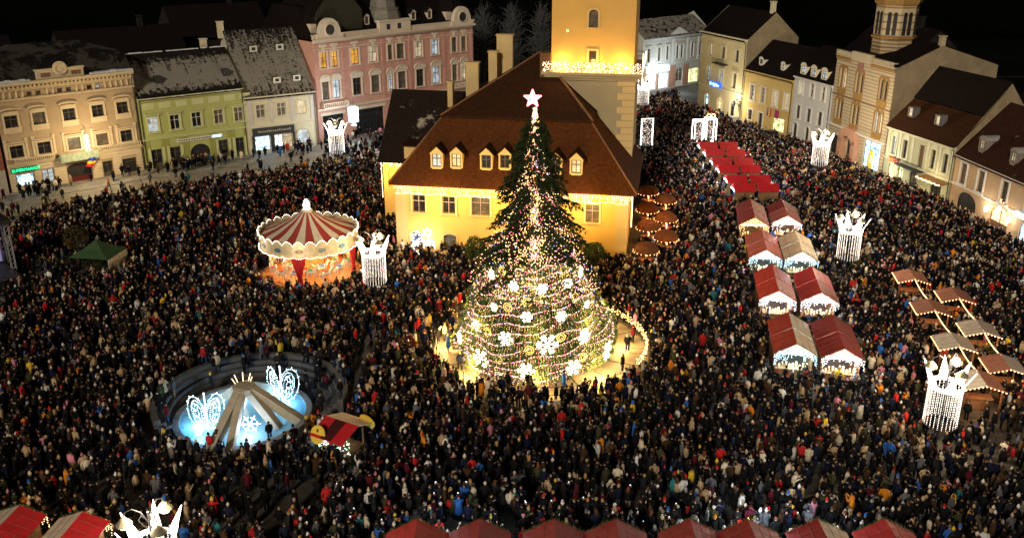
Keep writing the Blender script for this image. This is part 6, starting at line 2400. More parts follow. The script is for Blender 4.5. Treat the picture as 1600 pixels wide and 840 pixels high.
def flat_stall(label, x, y, w, cols, light='cool'):
    s = thing('red_hut', label, 'market hut', (x, y, 0), 0, 'small red roofed huts in two columns')
    d, he, hr = 1.9, 2.35, 2.95
    b = MB()
    for k in range(7):
        b.box(-w / 2 + 0.12, w / 2 - 0.12, 0.1, 0.16, k * 0.31 + 0.01, k * 0.31 + 0.30)
    b.build('plank_wall', M_wood, s)
    for sx in (-1, 1):
        b = MB()
        x0 = sx * (w / 2 - 0.15)
        b.box(min(x0, x0 + 0.06 * sx), max(x0, x0 + 0.06 * sx), 0.16, d - 0.1, 0, 0.95)
        b.box(min(x0, x0 + 0.06 * sx), max(x0, x0 + 0.06 * sx), 0.16, 0.3, 0.95, he)
        b.build('side_counter', M_wood, s)
    b = MB()
    b.slab([(-w / 2, -0.25, he - 0.15), (w / 2, -0.25, he - 0.15), (w / 2, d / 2, hr), (-w / 2, d / 2, hr)], 0.06)
    p = b.build('roof_panel', cols, s)
    b = MB()
    for f in (0.2, 0.4, 0.6, 0.8):
        b.tube([(-w / 2 + w * f, -0.25, he - 0.13), (-w / 2 + w * f, d / 2, hr + 0.015)], 0.015, 4)
    b.build('seam', M_smar, p)
    b = MB()
    b.slab([(-w / 2, d / 2 + 0.005, hr), (w / 2, d / 2 + 0.005, hr), (w / 2, d + 0.25, he - 0.15), (-w / 2, d + 0.25, he - 0.15)], 0.06)
    b.build('roof_panel', cols, s)
    pts = [(sx * (w / 2 + 0.02), yy, he - 0.25 - 0.12 * q + 0.3 * (1 - abs(yy - d / 2) / d)) for sx in ((-1,) if x < 31 else (1,)) for yy in np.arange(0, d, 0.12) for q in range(2)]
    bulbs('fringe_bulb', pts, np.tile(LC[light], (len(pts), 1)), 0.05, M_bulb, s)
    return s


ROWN = ['nearest', 'second nearest', 'third nearest', 'fourth nearest', 'fifth nearest', 'farthest']
for i, y in enumerate((113.5, 117.7, 122.8, 127.1, 132.1, 136.7)):
    for j, x in enumerate((29.62, 32.55)):
        c = M_sbri if i in (0, 1, 2) else M_sred
        flat_stall('small hut with a plain red roof, %s of the %s hut column' % (ROWN[i], ('left', 'right')[j]), x + (0.06 if j else -0.06), y, 2.7, c, 'white' if (i + j) % 3 else 'cool')
    lamp((27.6, y + 1.2, 2.2), 190, (0.8, 0.93, 1.0), 0.3)
    lamp((34.5, y + 1.2, 2.2), 150, (0.75, 0.9, 1.0), 0.3)

# wooden food stands at the right, strung with warm lamps
M_fbr = mat('stand_roof_brown', (0.40, 0.16, 0.10), 0.8, 0.2, 2, 0.2)
M_fgr = mat('stand_roof_grey', (0.66, 0.58, 0.48), 0.8, 0.2, 2, 0.2)
FS_ = [(38.6, 83.5, M_fbr, M_fbr, 'brown roofed food stand, farthest of the left stand row'), (40.7, 78.8, M_fbr, M_fbr, 'brown roofed food stand, farthest of the right stand row'), (37.3, 76.0, M_fbr, M_fbr, 'dark brown roofed food stand between two others in the left row'),
       (39.5, 71.5, M_fgr, M_fgr, 'pale grey roofed food stand, second in the right stand row'), (36.2, 68.8, M_fgr, M_fgr, 'grey roofed food stand just behind the nearest one of the left row'), (38.3, 64.8, M_fbr, M_fgr, 'food stand with one brown and one grey roof side at the picture edge'), (35.2, 62.1, M_fgr, M_fbr, 'food stand with mixed brown grey roof beside the big crown lamp')]
stands = []
for x, y, c0, c1, lb in FS_:
    s = thing('food_stand', lb, 'food stand', (x, y, 0), R(-9.5), 'lamp strung food stands at the right')
    for px in (-1.25, 1.25):
        for py in (-1.1, 1.1):
            b = MB()
            b.box(px - 0.06, px + 0.06, py - 0.06, py + 0.06, 0, 2.25)
            b.build('post', M_brown, s)
    b = MB()
    b.box(-1.0, 1.0, -0.45, 0.45, 0.95, 1.05).box(-0.8, 0.8, -0.3, 0.3, 0.05, 0.95)
    b.build('counter', M_brown, s)
    for sx, cm in ((-1, c0), (1, c1)):
        q = [(sx * 1.4, -1.4, 2.2), (0, -1.4, 2.62), (0, 1.4, 2.62), (sx * 1.4, 1.4, 2.2)]
        b = MB()
        b.slab(q if sx < 0 else q[::-1], 0.06)
        p = b.build('roof_panel', cm, s)
        b = MB()
        for k in range(5):
            yy = -1.2 + 0.6 * k
            b.tube([(sx * 1.38, yy, 2.22), (sx * 0.02, yy, 2.63)], 0.012, 4)
        b.build('batten', M_seam, p)
    pts = [(-1.4 + 2.8 * t, -1.45, 2.15 + 0.4 * (1 - abs(2 * t - 1))) for t in np.arange(0, 1.01, 0.1)] + [(-1.5, -1.5 + 3.0 * t, 2.15) for t in np.arange(0, 1, 0.1)]
    bulbs('lamp_bulb', pts, np.tile((1.0, 0.55, 0.22), (len(pts), 1)), 0.062, M_bulb, s)
    lamp((x - 0.2, y - 1.3, 2.0), 110, (1.0, 0.55, 0.22), 0.25)
    stands.append(Vector((x, y, 0)))
for ch, lb in (((0, 2, 4, 6), 'string of warm bulbs joining the left row of food stands'), ((1, 3, 5), 'string of warm bulbs joining the right row of food stands')):
    g = thing('bulb_string', lb, 'light string', (0, 0, 0), 0, 'bulb strings between the food stands')
    pts, wires = [], MB()
    for i in range(len(ch) - 1):
        p, q = stands[ch[i]], stands[ch[i + 1]]
        path = []
        for t in np.linspace(0.16, 0.84, 22):
            m = p.lerp(q, t)
            pt = (m.x, m.y, 2.75 - 0.35 * math.sin(PI * t))
            path.append(pt)
            pts.append(pt)
        wires.tube(path, 0.015, 3)
    bulbs('string_bulb', pts, np.tile((1.0, 0.6, 0.26), (len(pts), 1)), 0.062, M_bulb, g)
    wires.build('wire', M_wire, g)

# shingled kiosks at the right wall of the hall
KN = ['farthest kiosk of the left column', 'second farthest kiosk of the left column', 'second nearest kiosk of the left column', 'nearest snow patched kiosk of the left column', 'farthest kiosk of the right column', 'middle kiosk of the right column', 'nearest kiosk of the right column']
for i, (x, y) in enumerate(((17.31, 113.78), (16.21, 106.28), (15.37, 99.61), (14.12, 92.01), (18.93, 110.05), (17.87, 102.72), (16.83, 96.0))):
    s = thing('shingled_kiosk', 'round brown shingled roof lit orange below, %s' % KN[i], 'kiosk', (x, y, 0), 0, 'shingled kiosks beside the hall')
    b = MB()
    b.lathe([(0.62, 0), (0.62, 1.0), (0.8, 1.02), (0.8, 1.1), (0.1, 1.1)], 10)
    b.build('counter', M_brown, s)
    b = MB()
    b.tube([(0, 0, 1.1), (0, 0, 2.7)], 0.1, 6)
    b.build('post', M_brown, s)
    for k, (r0, z0, r1, z1) in enumerate(((1.38, 1.95, 1.22, 2.35), (1.25, 2.33, 0.9, 2.68), (0.93, 2.66, 0.08, 2.92))):
        b = MB()
        b.lathe([(r0, z0 - 0.05), (r0, z0), (r1, z1), (max(r1 - 0.05, 0.02), z1 - 0.05)], 12)
        b.build('roof_tier', tile_mat('kiosk_shingle', (0.20, 0.065, 0.025), None) if i != 3 else tile_mat('kiosk_shingle_snow', (0.13, 0.05, 0.02), (0.45, 0.42, 0.38), 0.6, 0.6), s)
    pts = [(1.36 * math.cos(t), 1.36 * math.sin(t), 1.9) for t in np.arange(0, 2 * PI, 0.35)] + [(0.0, -0.7, z) for z in np.arange(0.7, 1.9, 0.08)]
    bulbs('lamp_bulb', pts, np.tile((1.0, 0.50, 0.18), (len(pts), 1)), 0.06, M_bulb, s)
    lamp((x, y - 1.0, 1.5), 130, (1.0, 0.48, 0.15), 0.2)

# red and cream roofed ticket hut near the fountain
tk = thing('ticket_hut', 'small hut with a red and cream roof and round yellow sign boards', 'hut', (-11.6, 55.4, 0), math.atan2(-1.27, 2.24))
b = MB()
b.box(-1.2, 1.2, -0.8, 0.8, 0, 1.0)
for px in (-1.2, 1.1):
    for py in (-0.8, 0.7):
        b.box(px, px + 0.1, py, py + 0.1, 1.0, 2.3)
b.build('hut_body', M_wood, tk)
for nm, sx, cm in (('roof_panel', -1, M_sbri), ('roof_panel', 1, mat('cream_canvas', (0.74, 0.60, 0.46), 0.8, 0.1, 2))):
    q = [(-1.4, sx * 1.75, 2.2), (1.4, sx * 1.75, 2.2), (1.4, 0, 2.8), (-1.4, 0, 2.8)]
    b = MB()
    b.slab(q if sx < 0 else q[::-1], 0.08)
    p = b.build('roof_panel', cm, tk)
    if sx < 0:
        b = MB()
        b.slab([(-0.5, -1.73, 2.225), (0.4, -1.73, 2.225), (0.4, -0.04, 2.805), (-0.5, -0.04, 2.805)], 0.02)
        b.build('dark_stripe', mat('stripe_maroon', (0.06, 0.004, 0.006)), p)
for x, y, sy in ((-0.85, -1.5, -1), (0.95, 1.5, 1)):
    b = MB()
    b.lathe([(0.05, 0), (0.62, 0), (0.62, 0.06), (0.05, 0.06)], 18)
    b.v = [(x + p[0], y + sy * p[2] - 0.35 * sy * p[1], 2.25 + p[1]) for p in b.v]
    g_ = b.build('round_board', mat('gable_yellow', (0.72, 0.50, 0.06), 0.6, 0.08), tk)
    b = MB()
    b.box(x - 0.05, x + 0.05, y + sy * 0.07, y + sy * 0.075, 2.45, 2.7).box(x - 0.1, x + 0.2, y + sy * 0.07, y + sy * 0.075, 2.2, 2.26)
    b.build('painted_mark', M_brown, g_)
pts = [(-1.35 + 2.7 * nrg.random(), -0.95, 2.0 - 1.0 * nrg.random()) for _ in range(110)] + [(-1.5, nrg.uniform(-1, 1), 2.0 - 1.3 * nrg.random()) for _ in range(150)]
bulbs('curtain_bulb', pts, pick(np.array([(0.5, 0.9, 1), (0.8, 0.95, 1), (0.3, 1, 0.6), (0.5, 0.6, 1), (1, 0.8, 0.5)]), len(pts)), 0.035, M_bulb, tk)
lamp((-13.3, 54.6, 1.6), 22, (0.6, 0.92, 1.0), 0.3)
lamp((-10.2, 54.0, 1.5), 12, (0.3, 0.9, 0.7), 0.3)

# green tent, stage tower, bushes at the left
tn = thing('green_tent', 'dark green pavilion tent with one white side near the left edge', 'tent', (*at(158, 424)[:2], 0), -0.15)
b = MB()
b.loft([[(-2.2, -1.9, 2.1), (2.2, -1.9, 2.1), (2.2, 1.9, 2.1), (-2.2, 1.9, 2.1)], [(-1.0, -0.9, 2.75), (1.0, -0.9, 2.75), (1.0, 0.9, 2.75), (-1.0, 0.9, 2.75)], [(-0.1, -0.1, 3.5), (0.1, -0.1, 3.5), (0.1, 0.1, 3.5), (-0.1, 0.1, 3.5)]])
b.build('canopy', mat('tent_green', (0.035, 0.08, 0.03), 0.7, 0.15, 2), tn)
for px, py in ((-2.1, -1.8), (2.1, -1.8), (2.1, 1.8), (-2.1, 1.8)):
    b = MB()
    b.tube([(px, py, 0), (px, py, 2.1)], 0.05, 5)
    b.build('leg', M_iron, tn)
b = MB()
b.box(2.15, 2.2, -1.8, 1.8, 0.1, 2.05)
b.build('side_wall', mat('tent_white', (0.62, 0.58, 0.48), 0.8), tn)
sg = thing('stage', 'stage with a truss tower and dim purple screen cut by the left picture edge', 'stage', (*at(2, 436)[:2], 0), 0.75)
b = MB()
b.box(-5, 1.0, -4, 2, 0, 1.2)
b.build('deck', M_black, sg)
for px, py in ((1.0, -1.0), (1.0, 1.8), (-5, 1.8), (-5, -1.0)):
    b = MB()
    for dx in (0, 0.4):
        for dy in (0, 0.4):
            b.tube([(px + dx, py + dy, 0), (px + dx, py + dy, 6)], 0.04, 4)
    for k in range(12):
        z = k * 0.5
        b.tube([(px, py, z), (px + 0.4, py, z + 0.5)], 0.02, 3).tube([(px + 0.4, py, z), (px + 0.4, py + 0.4, z + 0.5)], 0.02, 3)
    b.build('truss_tower', mat('aluminium', (0.42, 0.42, 0.44), 0.4, metal=0.6), sg)
b = MB()
b.box(-5.2, 1.6, -1.2, 2.4, 6.0, 6.4)
b.build('roof', M_black, sg)
b = MB()
b.box(-4.4, 0.8, 1.5, 1.6, 1.4, 5.6)
b.build('screen', emit('screen_purple', (0.30, 0.26, 0.5), 0.5), sg)
M_leaf = attr_mat('leaf', 0.8)


def bush(name, label, cat, loc, rx, h, z0, n, base):
    t = thing(name, label, cat, loc, 0)
    vs, fs, cs = [], [], []
    for _ in range(n):
        d = Vector((nrg.normal(), nrg.normal(), nrg.normal())).normalized()
        rr = nrg.uniform(0.55, 1.0) ** 0.5
        lump = 1 + 0.2 * math.sin(d.x * 5 + d.z * 3) * math.cos(d.y * 4)
        p = Vector((d.x * rx * rr * lump, d.y * rx * rr * lump, z0 + h / 2 + d.z * h / 2 * rr))
        a = Vector((nrg.normal(), nrg.normal(), nrg.normal())).normalized() * 0.12
        c = Vector((nrg.normal(), nrg.normal(), nrg.normal())).normalized() * 0.07
        k = len(vs)
        vs += [p - a, p + c, p + a, p - c]
        fs.append((k, k + 1, k + 2, k + 3))
        g_ = nrg.uniform(0.6, 1.3)
        cs += [(base[0] * g_, base[1] * g_, base[2] * g_)] * 4
    C = np.ones((len(vs), 4))
    C[:, :3] = cs
    link('crown', tri_mesh('crown', np.array([tuple(v) for v in vs]), np.array(fs), C, M_leaf), t, stuff=True)
    b = MB()
    b.tube([(0, 0, 0), (0, 0, z0 + h * 0.6)], [0.12, 0.05], 6)
    b.build('trunk', mat('fir_bark', (0.09, 0.06, 0.035)), t)
    return t


p = at(124, 400)
bush('round_tree', 'small round clipped tree behind the green tent', 'tree', (p.x, p.y, 0), 1.3, 2.8, 0.7, 1500, (0.07, 0.06, 0.025))
p = at(150, 425)
bush('shrub', 'dark shrub in front of the green tent', 'shrub', (p.x, p.y, 0), 1.2, 1.9, 0.0, 900, (0.03, 0.035, 0.015))
p = at(742, 418)
bush('small_conifer', 'small green conifer between the hall wall and the left boughs of the giant fir', 'tree', (p.x, p.y, 0), 1.1, 3.4, 0.2, 1500, (0.05, 0.075, 0.02))
p = at(930, 425)
bush('small_conifer', 'small green conifer right of the giant fir before the hall door', 'tree', (p.x, p.y, 0), 1.1, 3.2, 0.2, 1500, (0.05, 0.075, 0.02))
FT = [('leftmost snow dusted bare tree', -12), ('snow dusted bare tree left of the hall chimneys', -6), ('snow dusted bare tree behind the hall chimneys', 0), ('snow dusted bare tree closest to the tower', 6)]
for i, (lb, x) in enumerate(FT):
    t = thing('snowy_tree', lb + ' on the dark slope', 'tree', (x, 196 + 3 * (i % 2), 0), 0, 'snow dusted trees beyond the hall')
    b = MB()
    b.tube([(0, 0, 0), (0.2, 0, 6), (0, 0.2, 15)], [0.35, 0.25, 0.06], 6)
    b.build('trunk', M_wire, t)
    b = MB()
    for k in range(420):
        h = nrg.uniform(4, 17)
        an = nrg.uniform(0, 2 * PI)
        ln = nrg.uniform(1.0, 4.2) * math.sin(PI * min(1, (h - 2) / 16))
        p0 = Vector((math.cos(an) * ln * 0.3, math.sin(an) * ln * 0.3, h - 1.0))
        p1 = Vector((math.cos(an) * ln + nrg.normal(0, 0.5), math.sin(an) * ln, h + nrg.uniform(-1.6, 2.0)))
        pm_ = p0.lerp(p1, 0.5) + Vector((nrg.normal(0, 0.3), 0, nrg.normal(0, 0.4)))
        b.tube([p0, pm_, p1], [0.05, 0.04, 0.02], 3)
        b.tube([pm_, pm_ + Vector((nrg.normal(0, 0.8), nrg.normal(0, 0.4), nrg.normal(0.3, 0.7)))], [0.03, 0.015], 3)
    b.build('crown', mat('snowy_twig', (0.075, 0.075, 0.078), 0.8, 0.9, 2.0), t, stuff=True)


# parked cars by the ochre house
def parked_car(label, loc, rz, color):
    c = thing('parked_car', label, 'car', loc, rz, 'cars parked before the ochre house')
    M_c = mat('car_paint_' + color[0], color[1], 0.3, 0.05)
    b = MB()
    prof = [(-2.1, 0.35, 0.75, 0.84), (-2.0, 0.28, 0.92, 0.86), (-1.2, 0.25, 0.95, 0.88), (0.9, 0.25, 0.95, 0.88), (1.9, 0.28, 0.85, 0.84), (2.12, 0.35, 0.68, 0.78)]
    b.loft([[(x, -w, z0), (x, w, z0), (x, w, z1 - 0.12), (x, w - 0.08, z1), (x, -w + 0.08, z1), (x, -w, z1 - 0.12)] for x, z0, z1, w in prof])
    b.loft([[(x, -w, 0.93), (x, w, 0.93), (x, w - dw, z), (x, -w + dw, z)] for x, w, dw, z in ((-1.5, 0.78, 0.1, 1.0), (-0.95, 0.78, 0.16, 1.42), (0.2, 0.78, 0.16, 1.46), (1.1, 0.78, 0.1, 0.98))])
    b.build('body', M_c, c)
    b = MB()
    for sy in (-1, 1):
        b.prism([(-1.3, 1.0), (0.9, 1.0), (0.2, 1.38), (-0.9, 1.36)], sy * 0.74 - 0.012, sy * 0.74 + 0.012)
    b.slab([(0.3, -0.55, 1.44), (1.06, -0.62, 1.02), (1.06, 0.62, 1.02), (0.3, 0.55, 1.44)][::-1], 0.02)
    b.v = [(p[0], p[1], p[2] + 0.012) for p in b.v]
    b.build('car_window', M_glass, c)
    for x in (-1.3, 1.3):
        for y in (-0.8, 0.8):
            b = MB()
            b.lathe([(0.2, -0.1), (0.32, -0.09), (0.32, 0.09), (0.2, 0.1)], 12)
            b.v = [(x + p[0], y + p[2], 0.32 + p[1]) for p in b.v]
            b.build('wheel', M_black, c)
    for y in (-0.6, 0.6):
        b = MB()
        b.box(2.02, 2.1, y - 0.15, y + 0.15, 0.6, 0.74)
        b.build('headlight', M_framew, c)


parked_car('white car parked at the foot of the ochre house', (39.2, 163.5, 0.13), R(-72) + PI, ('white', (0.6, 0.6, 0.6)))
parked_car('dark car parked between the white car and the church', (43.0, 151.5, 0.13), R(-72), ('dark', (0.02, 0.02, 0.025)))
fb = thing('beach_flag', 'tall yellow and white feather flag at the church shop', 'flag', (50.3, 128.2, 0), -1.2)
b = MB()
b.tube([(0, 0, 0), (0, 0, 3.0), (0.25, 0, 4.0), (0.7, 0, 4.3)], 0.03, 5)
b.build('flagpole', M_iron, fb)
b = MB()
b.prism([(0.05, 0.9), (0.9, 1.3), (1.05, 3.2), (0.75, 4.25), (0.3, 4.0), (0.05, 3.0)], -0.02, 0.02)
f_ = b.build('cloth', mat('flag_yellow', (0.75, 0.55, 0.08)), fb)
b = MB()
b.prism([(0.2, 2.2), (0.85, 2.3), (0.9, 3.2), (0.4, 3.4)], -0.03, -0.021)
b.build('printed_patch', mat('flag_white', (0.75, 0.72, 0.66)), f_)

# ================================================================== PEOPLE
POSE = {
    'stand': dict(e=[(0.26, 0.03, 1.13), (-0.26, 0.03, 1.13)], w=[(0.27, -0.07, 0.89), (-0.27, -0.07, 0.89)], walk=0),
    'phone': dict(e=[(0.25, -0.17, 1.2), (-0.25, -0.17, 1.2)], w=[(0.08, -0.35, 1.47), (-0.08, -0.35, 1.47)], walk=0),
    'pockets': dict(e=[(0.29, 0.07, 1.14), (-0.29, 0.07, 1.14)], w=[(0.19, -0.14, 0.99), (-0.19, -0.14, 0.99)], walk=0),
    'wave': dict(e=[(0.32, -0.06, 1.58), (-0.26, 0.03, 1.13)], w=[(0.27, -0.1, 1.84), (-0.27, -0.07, 0.89)], walk=0),
    'walk': dict(e=[(0.26, 0.12, 1.14), (-0.26, -0.06, 1.14)], w=[(0.27, 0.1, 0.9), (-0.26, -0.25, 0.95)], walk=1),
}


def legs_of(pose):
    if POSE[pose]['walk']:
        return [((0.09, 0, 0.9), (0.1, -0.15, 0.5), (0.1, -0.2, 0.09), (0.1, -0.34, 0.06)), ((-0.09, 0, 0.9), (-0.1, 0.04, 0.5), (-0.1, 0.24, 0.14), (-0.1, 0.14, 0.05))]
    return [((s * 0.09, 0, 0.9), (s * 0.105, -0.02, 0.5), (s * 0.11, 0.02, 0.09), (s * 0.125, -0.13, 0.045)) for s in (1, -1)]


def body_mesh(pose):
    """one continuous skinned figure: head with a nose, neck, arms with five-fingered hands, legs"""
    P = POSE[pose]
    vs, es, rs = [], [], []

    def v(p, r, par=None):
        vs.append(Vector(p))
        rs.append(r)
        if par is not None:
            es.append((par, len(vs) - 1))
        return len(vs) - 1
    pel = v((0, 0, 0.95), 0.12)
    ch = v((0, 0, 1.3), 0.125, v((0, 0, 1.12), 0.11, pel))
    nk = v((0, 0.005, 1.46), 0.055, ch)
    h1 = v((0, -0.012, 1.55), 0.07, nk)
    h2 = v((0, -0.012, 1.63), 0.088, h1)
    v((0, 0.0, 1.705), 0.062, h2)
    v((0, -0.105, 1.6), 0.017, h2)
    for s, e, w in zip((1, -1), P['e'], P['w']):
        sh = v((s * 0.17, 0, 1.39), 0.06, ch)
        el = v(e, 0.04, sh)
        wr = v(w, 0.028, el)
        d = (Vector(w) - Vector(e)).normalized()
        pa = v(Vector(w) + d * 0.06, 0.032, wr)
        side = d.cross(Vector((0, 0, 1) if abs(d.z) < 0.8 else (0, -1, 0))).normalized()
        cl = Vector((0, -1, 0)) if abs(d.y) < 0.7 else Vector((0, 0, 1))
        base = Vector(w) + d * 0.095
        for k, ln in enumerate((0.062, 0.075, 0.07, 0.052)):
            q = base + side * (k - 1.5) * 0.021
            f1 = v(q, 0.010, pa)
            f2 = v(q + d * ln * 0.6 + cl * 0.008, 0.0088, f1)
            v(q + d * ln + cl * 0.03, 0.008, f2)
        t1 = v(Vector(w) + d * 0.045 + side * 0.045 + cl * 0.012, 0.011, pa)
        v(Vector(w) + d * 0.085 + side * 0.058 + cl * 0.03, 0.009, t1)
    for hip, kn, an, toe in legs_of(pose):
        a = v(hip, 0.08, pel)
        b_ = v(kn, 0.052, a)
        c = v(an, 0.036, b_)
        v(toe, 0.036, c)
    me = bpy.data.meshes.new('tmp')
    me.from_pydata(vs, es, [])
    o = bpy.data.objects.new('tmp', me)
    COL.objects.link(o)
    m = o.modifiers.new('skin', 'SKIN')
    for i, sv in enumerate(me.skin_vertices[0].data):
        sv.radius = (rs[i], rs[i])
        sv.use_root = (i == 0)
    o.modifiers.new('sub', 'SUBSURF').levels = 1
    bpy.context.view_layer.update()
    dg = bpy.context.evaluated_depsgraph_get()
    out = bpy.data.meshes.new_from_object(o.evaluated_get(dg))
    out.name = 'person'
    bpy.data.objects.remove(o)
    # eyes and mouth as small dark facets just proud of the face
    bm = bmesh.new()
    bm.from_mesh(out)
    for x, z, w, h in ((-0.034, 1.635, 0.011, 0.008), (0.034, 1.635, 0.011, 0.008), (0.0, 1.562, 0.022, 0.006)):
        q = [bm.verts.new((x + sx * w, -0.1 if z > 1.6 else -0.088, z + sz * h)) for sx, sz in ((-1, -1), (1, -1), (1, 1), (-1, 1))]
        f = bm.faces.new(q)
        f.material_index = 1
    bm.to_mesh(out)
    bm.free()
    out.materials.clear()
    out.materials.append(M_skin)
    out.materials.append(M_black)
    out.polygons.foreach_set('use_smooth', [True] * len(out.polygons))
    return out


def ering(z, rx, ry, n, cy=0.0):
    return [(rx * math.cos(2 * PI * i / n), cy + ry * math.sin(2 * PI * i / n), z) for i in range(n)]


def coat_mb(pose, long_, n=12, m=7, puff=1.0, lo=False):
    b = MB()
    hem = [(0.52, 0.27, 0.23), (0.75, 0.25, 0.2)] if long_ else [(0.8, 0.235, 0.185)]
    rings = hem + [(0.98, 0.22 * puff, 0.175 * puff), (1.15, 0.215 * puff, 0.17 * puff), (1.3, 0.235 * puff, 0.17 * puff), (1.42, 0.2, 0.14), (1.49, 0.085, 0.085)]
    if lo:
        rings = [hem[0], (1.1, 0.22, 0.175), (1.38, 0.225, 0.16), (1.5, 0.07, 0.07)]
    b.loft([ering(z, rx, ry, n) for z, rx, ry in rings])
    for s, e, w in zip((1, -1), POSE[pose]['e'], POSE[pose]['w']):
        b.tube([(s * 0.15, 0, 1.4), (s * 0.2, 0.0, 1.38), e, w], [0.06, 0.085 * puff, 0.07 * puff, 0.052], m, cap=True) if not lo else b.tube([(s * 0.19, 0, 1.4), e, w], [0.08, 0.07, 0.05], m)
    if not lo:
        b.loft([ering(1.44, 0.11, 0.11, n), ering(1.54, 0.095, 0.095, n, 0.005)], cap=False)
    return b


def trousers_mb(pose, m=8, lo=False):
    b = MB()
    for hip, kn, an, toe in legs_of(pose):
        if lo:
            b.tube([hip, an], [0.1, 0.06], m)
        else:
            b.tube([(hip[0] * 0.9, hip[1], 1.0), hip, kn, (an[0], an[1], an[2] + 0.03)], [0.1, 0.105, 0.078, 0.062], m)
    if not lo:
        b.loft([ering(0.84, 0.14, 0.11, 10), ering(1.0, 0.17, 0.135, 10)])
    return b


def boot_mb(pose, side):
    b = MB()
    hip, kn, an, toe = legs_of(pose)[side]
    a, t = Vector(an), Vector(toe)
    b.tube([(a.x, a.y, a.z + 0.1), (a.x, a.y, a.z - 0.02), tuple(a.lerp(t, 0.55) - Vector((0, 0, 0.02))), tuple(t)], [0.06, 0.062, 0.055, 0.04], 7)
    return b


def headwear(kind):
    b = MB()
    if kind == 'beanie' or kind == 'bobble hat':
        b.loft([ering(1.635, 0.104, 0.112, 12, 0.0), ering(1.675, 0.102, 0.11, 12, 0.002), ering(1.72, 0.085, 0.092, 12, 0.006), ering(1.76, 0.05, 0.055, 12, 0.01), ering(1.775, 0.015, 0.015, 12, 0.012)])
        if kind == 'bobble hat':
            b.lathe([(0.01, 1.765), (0.05, 1.79), (0.062, 1.82), (0.05, 1.855), (0.01, 1.875)], 9, (0, 0.012))
    elif kind == 'hood':
        b.loft([[(0.125 * math.cos(t), 0.02 + y, 1.62 + 0.135 * math.sin(t) + dz) for t in np.linspace(-0.9, PI + 0.9, 11)] + [(0.108 * math.cos(t), 0.02 + y, 1.62 + 0.118 * math.sin(t) + dz) for t in np.linspace(PI + 0.9, -0.9, 11)] for y, dz in ((-0.09, 0), (-0.02, 0.005), (0.05, 0))])
        b.loft([ering(1.5, 0.11, 0.05, 10, 0.06), ering(1.6, 0.125, 0.085, 10, 0.06), ering(1.7, 0.105, 0.075, 10, 0.05), ering(1.75, 0.03, 0.03, 10, 0.03)])
    elif kind == 'short':
        b.loft([ering(1.6, 0.097, 0.06, 12, 0.045), ering(1.66, 0.098, 0.088, 12, 0.022), ering(1.71, 0.085, 0.085, 12, 0.004), ering(1.745, 0.045, 0.05, 12, 0.004), ering(1.755, 0.01, 0.01, 12, 0.005)])
    else:
        b.loft([ering(1.36, 0.09, 0.035, 12, 0.12), ering(1.5, 0.115, 0.05, 12, 0.085), ering(1.6, 0.105, 0.065, 12, 0.045), ering(1.66, 0.1, 0.09, 12, 0.022), ering(1.71, 0.087, 0.088, 12, 0.004), ering(1.745, 0.045, 0.05, 12, 0.004), ering(1.757, 0.01, 0.01, 12, 0.005)])
    return b


CLOTH = {'black': (0.006, 0.006, 0.007), 'charcoal': (0.016, 0.016, 0.018), 'navy': (0.007, 0.010, 0.030), 'brown': (0.05, 0.027, 0.014), 'beige': (0.42, 0.30, 0.18), 'cream': (0.60, 0.52, 0.40), 'white': (0.68, 0.67, 0.65),
         'red': (0.45, 0.02, 0.02), 'wine red': (0.08, 0.009, 0.015), 'orange': (0.58, 0.20, 0.02), 'yellow': (0.62, 0.42, 0.04), 'olive': (0.04, 0.042, 0.018), 'blue': (0.03, 0.12, 0.42), 'pink': (0.55, 0.20, 0.28), 'grey': (0.10, 0.10, 0.11), 'teal': (0.03, 0.16, 0.18)}
CN = list(CLOTH)
CP = np.array([0.53, 0.12, 0.09, 0.055, 0.045, 0.026, 0.016, 0.022, 0.026, 0.008, 0.006, 0.034, 0.011, 0.006, 0.04, 0.004])
CP = CP / CP.sum()
HAIR = {'dark hair': (0.018, 0.012, 0.008), 'brown hair': (0.07, 0.035, 0.015), 'blond hair': (0.36, 0.23, 0.09), 'grey hair': (0.25, 0.24, 0.23), 'auburn hair': (0.16, 0.05, 0.02)}
TR = {'black': (0.009, 0.009, 0.010), 'denim blue': (0.02, 0.034, 0.075), 'grey': (0.05, 0.05, 0.055), 'tan': (0.28, 0.20, 0.12)}

# --- where people stand
HMI = HM.inverted()
LAMPS = [(29.55, 56.13), (34.34, 89.2), (43.13, 126.96), (-25.79, 134.09), (-13.1, 82.46), (-18.3, 39.2), (24.14, 171.15)]
RECTS = []
for fl, fr, l, lb, cols, li in SB:
    m_ = (Vector(fl) + Vector(fr)) / 2
    RECTS.append((m_.x, m_.y, R(-9.5), -1.5, 1.5, 0.0, l))
for x, _ in BX:
    RECTS.append((x, 37.2, 0, -1.7, 1.7, -0.3, 6.4))
for lx, ly in ((-24.6, 44.6), (-28.5, 45.2)):
    RECTS.append((lx, ly, a_ + PI / 2 + PI, -1.7, 1.7, -0.4, 6.2))
for y in (113.5, 117.7, 122.8, 127.1, 132.1, 136.7):
    for x in (29.62, 32.55):
        RECTS.append((x, y, 0, -1.5, 1.5, 0.0, 2.3))
for x, y, *_ in FS_:
    RECTS.append((x, y, R(-9.5), -1.3, 1.3, -1.0, 1.0))
for x, y in ((17.31, 113.78), (16.21, 106.28), (15.37, 99.61), (14.12, 92.01), (18.93, 110.05), (17.87, 102.72), (16.83, 96.0)):
    RECTS.append((x, y, 0, -0.75, 0.75, -0.75, 0.75))
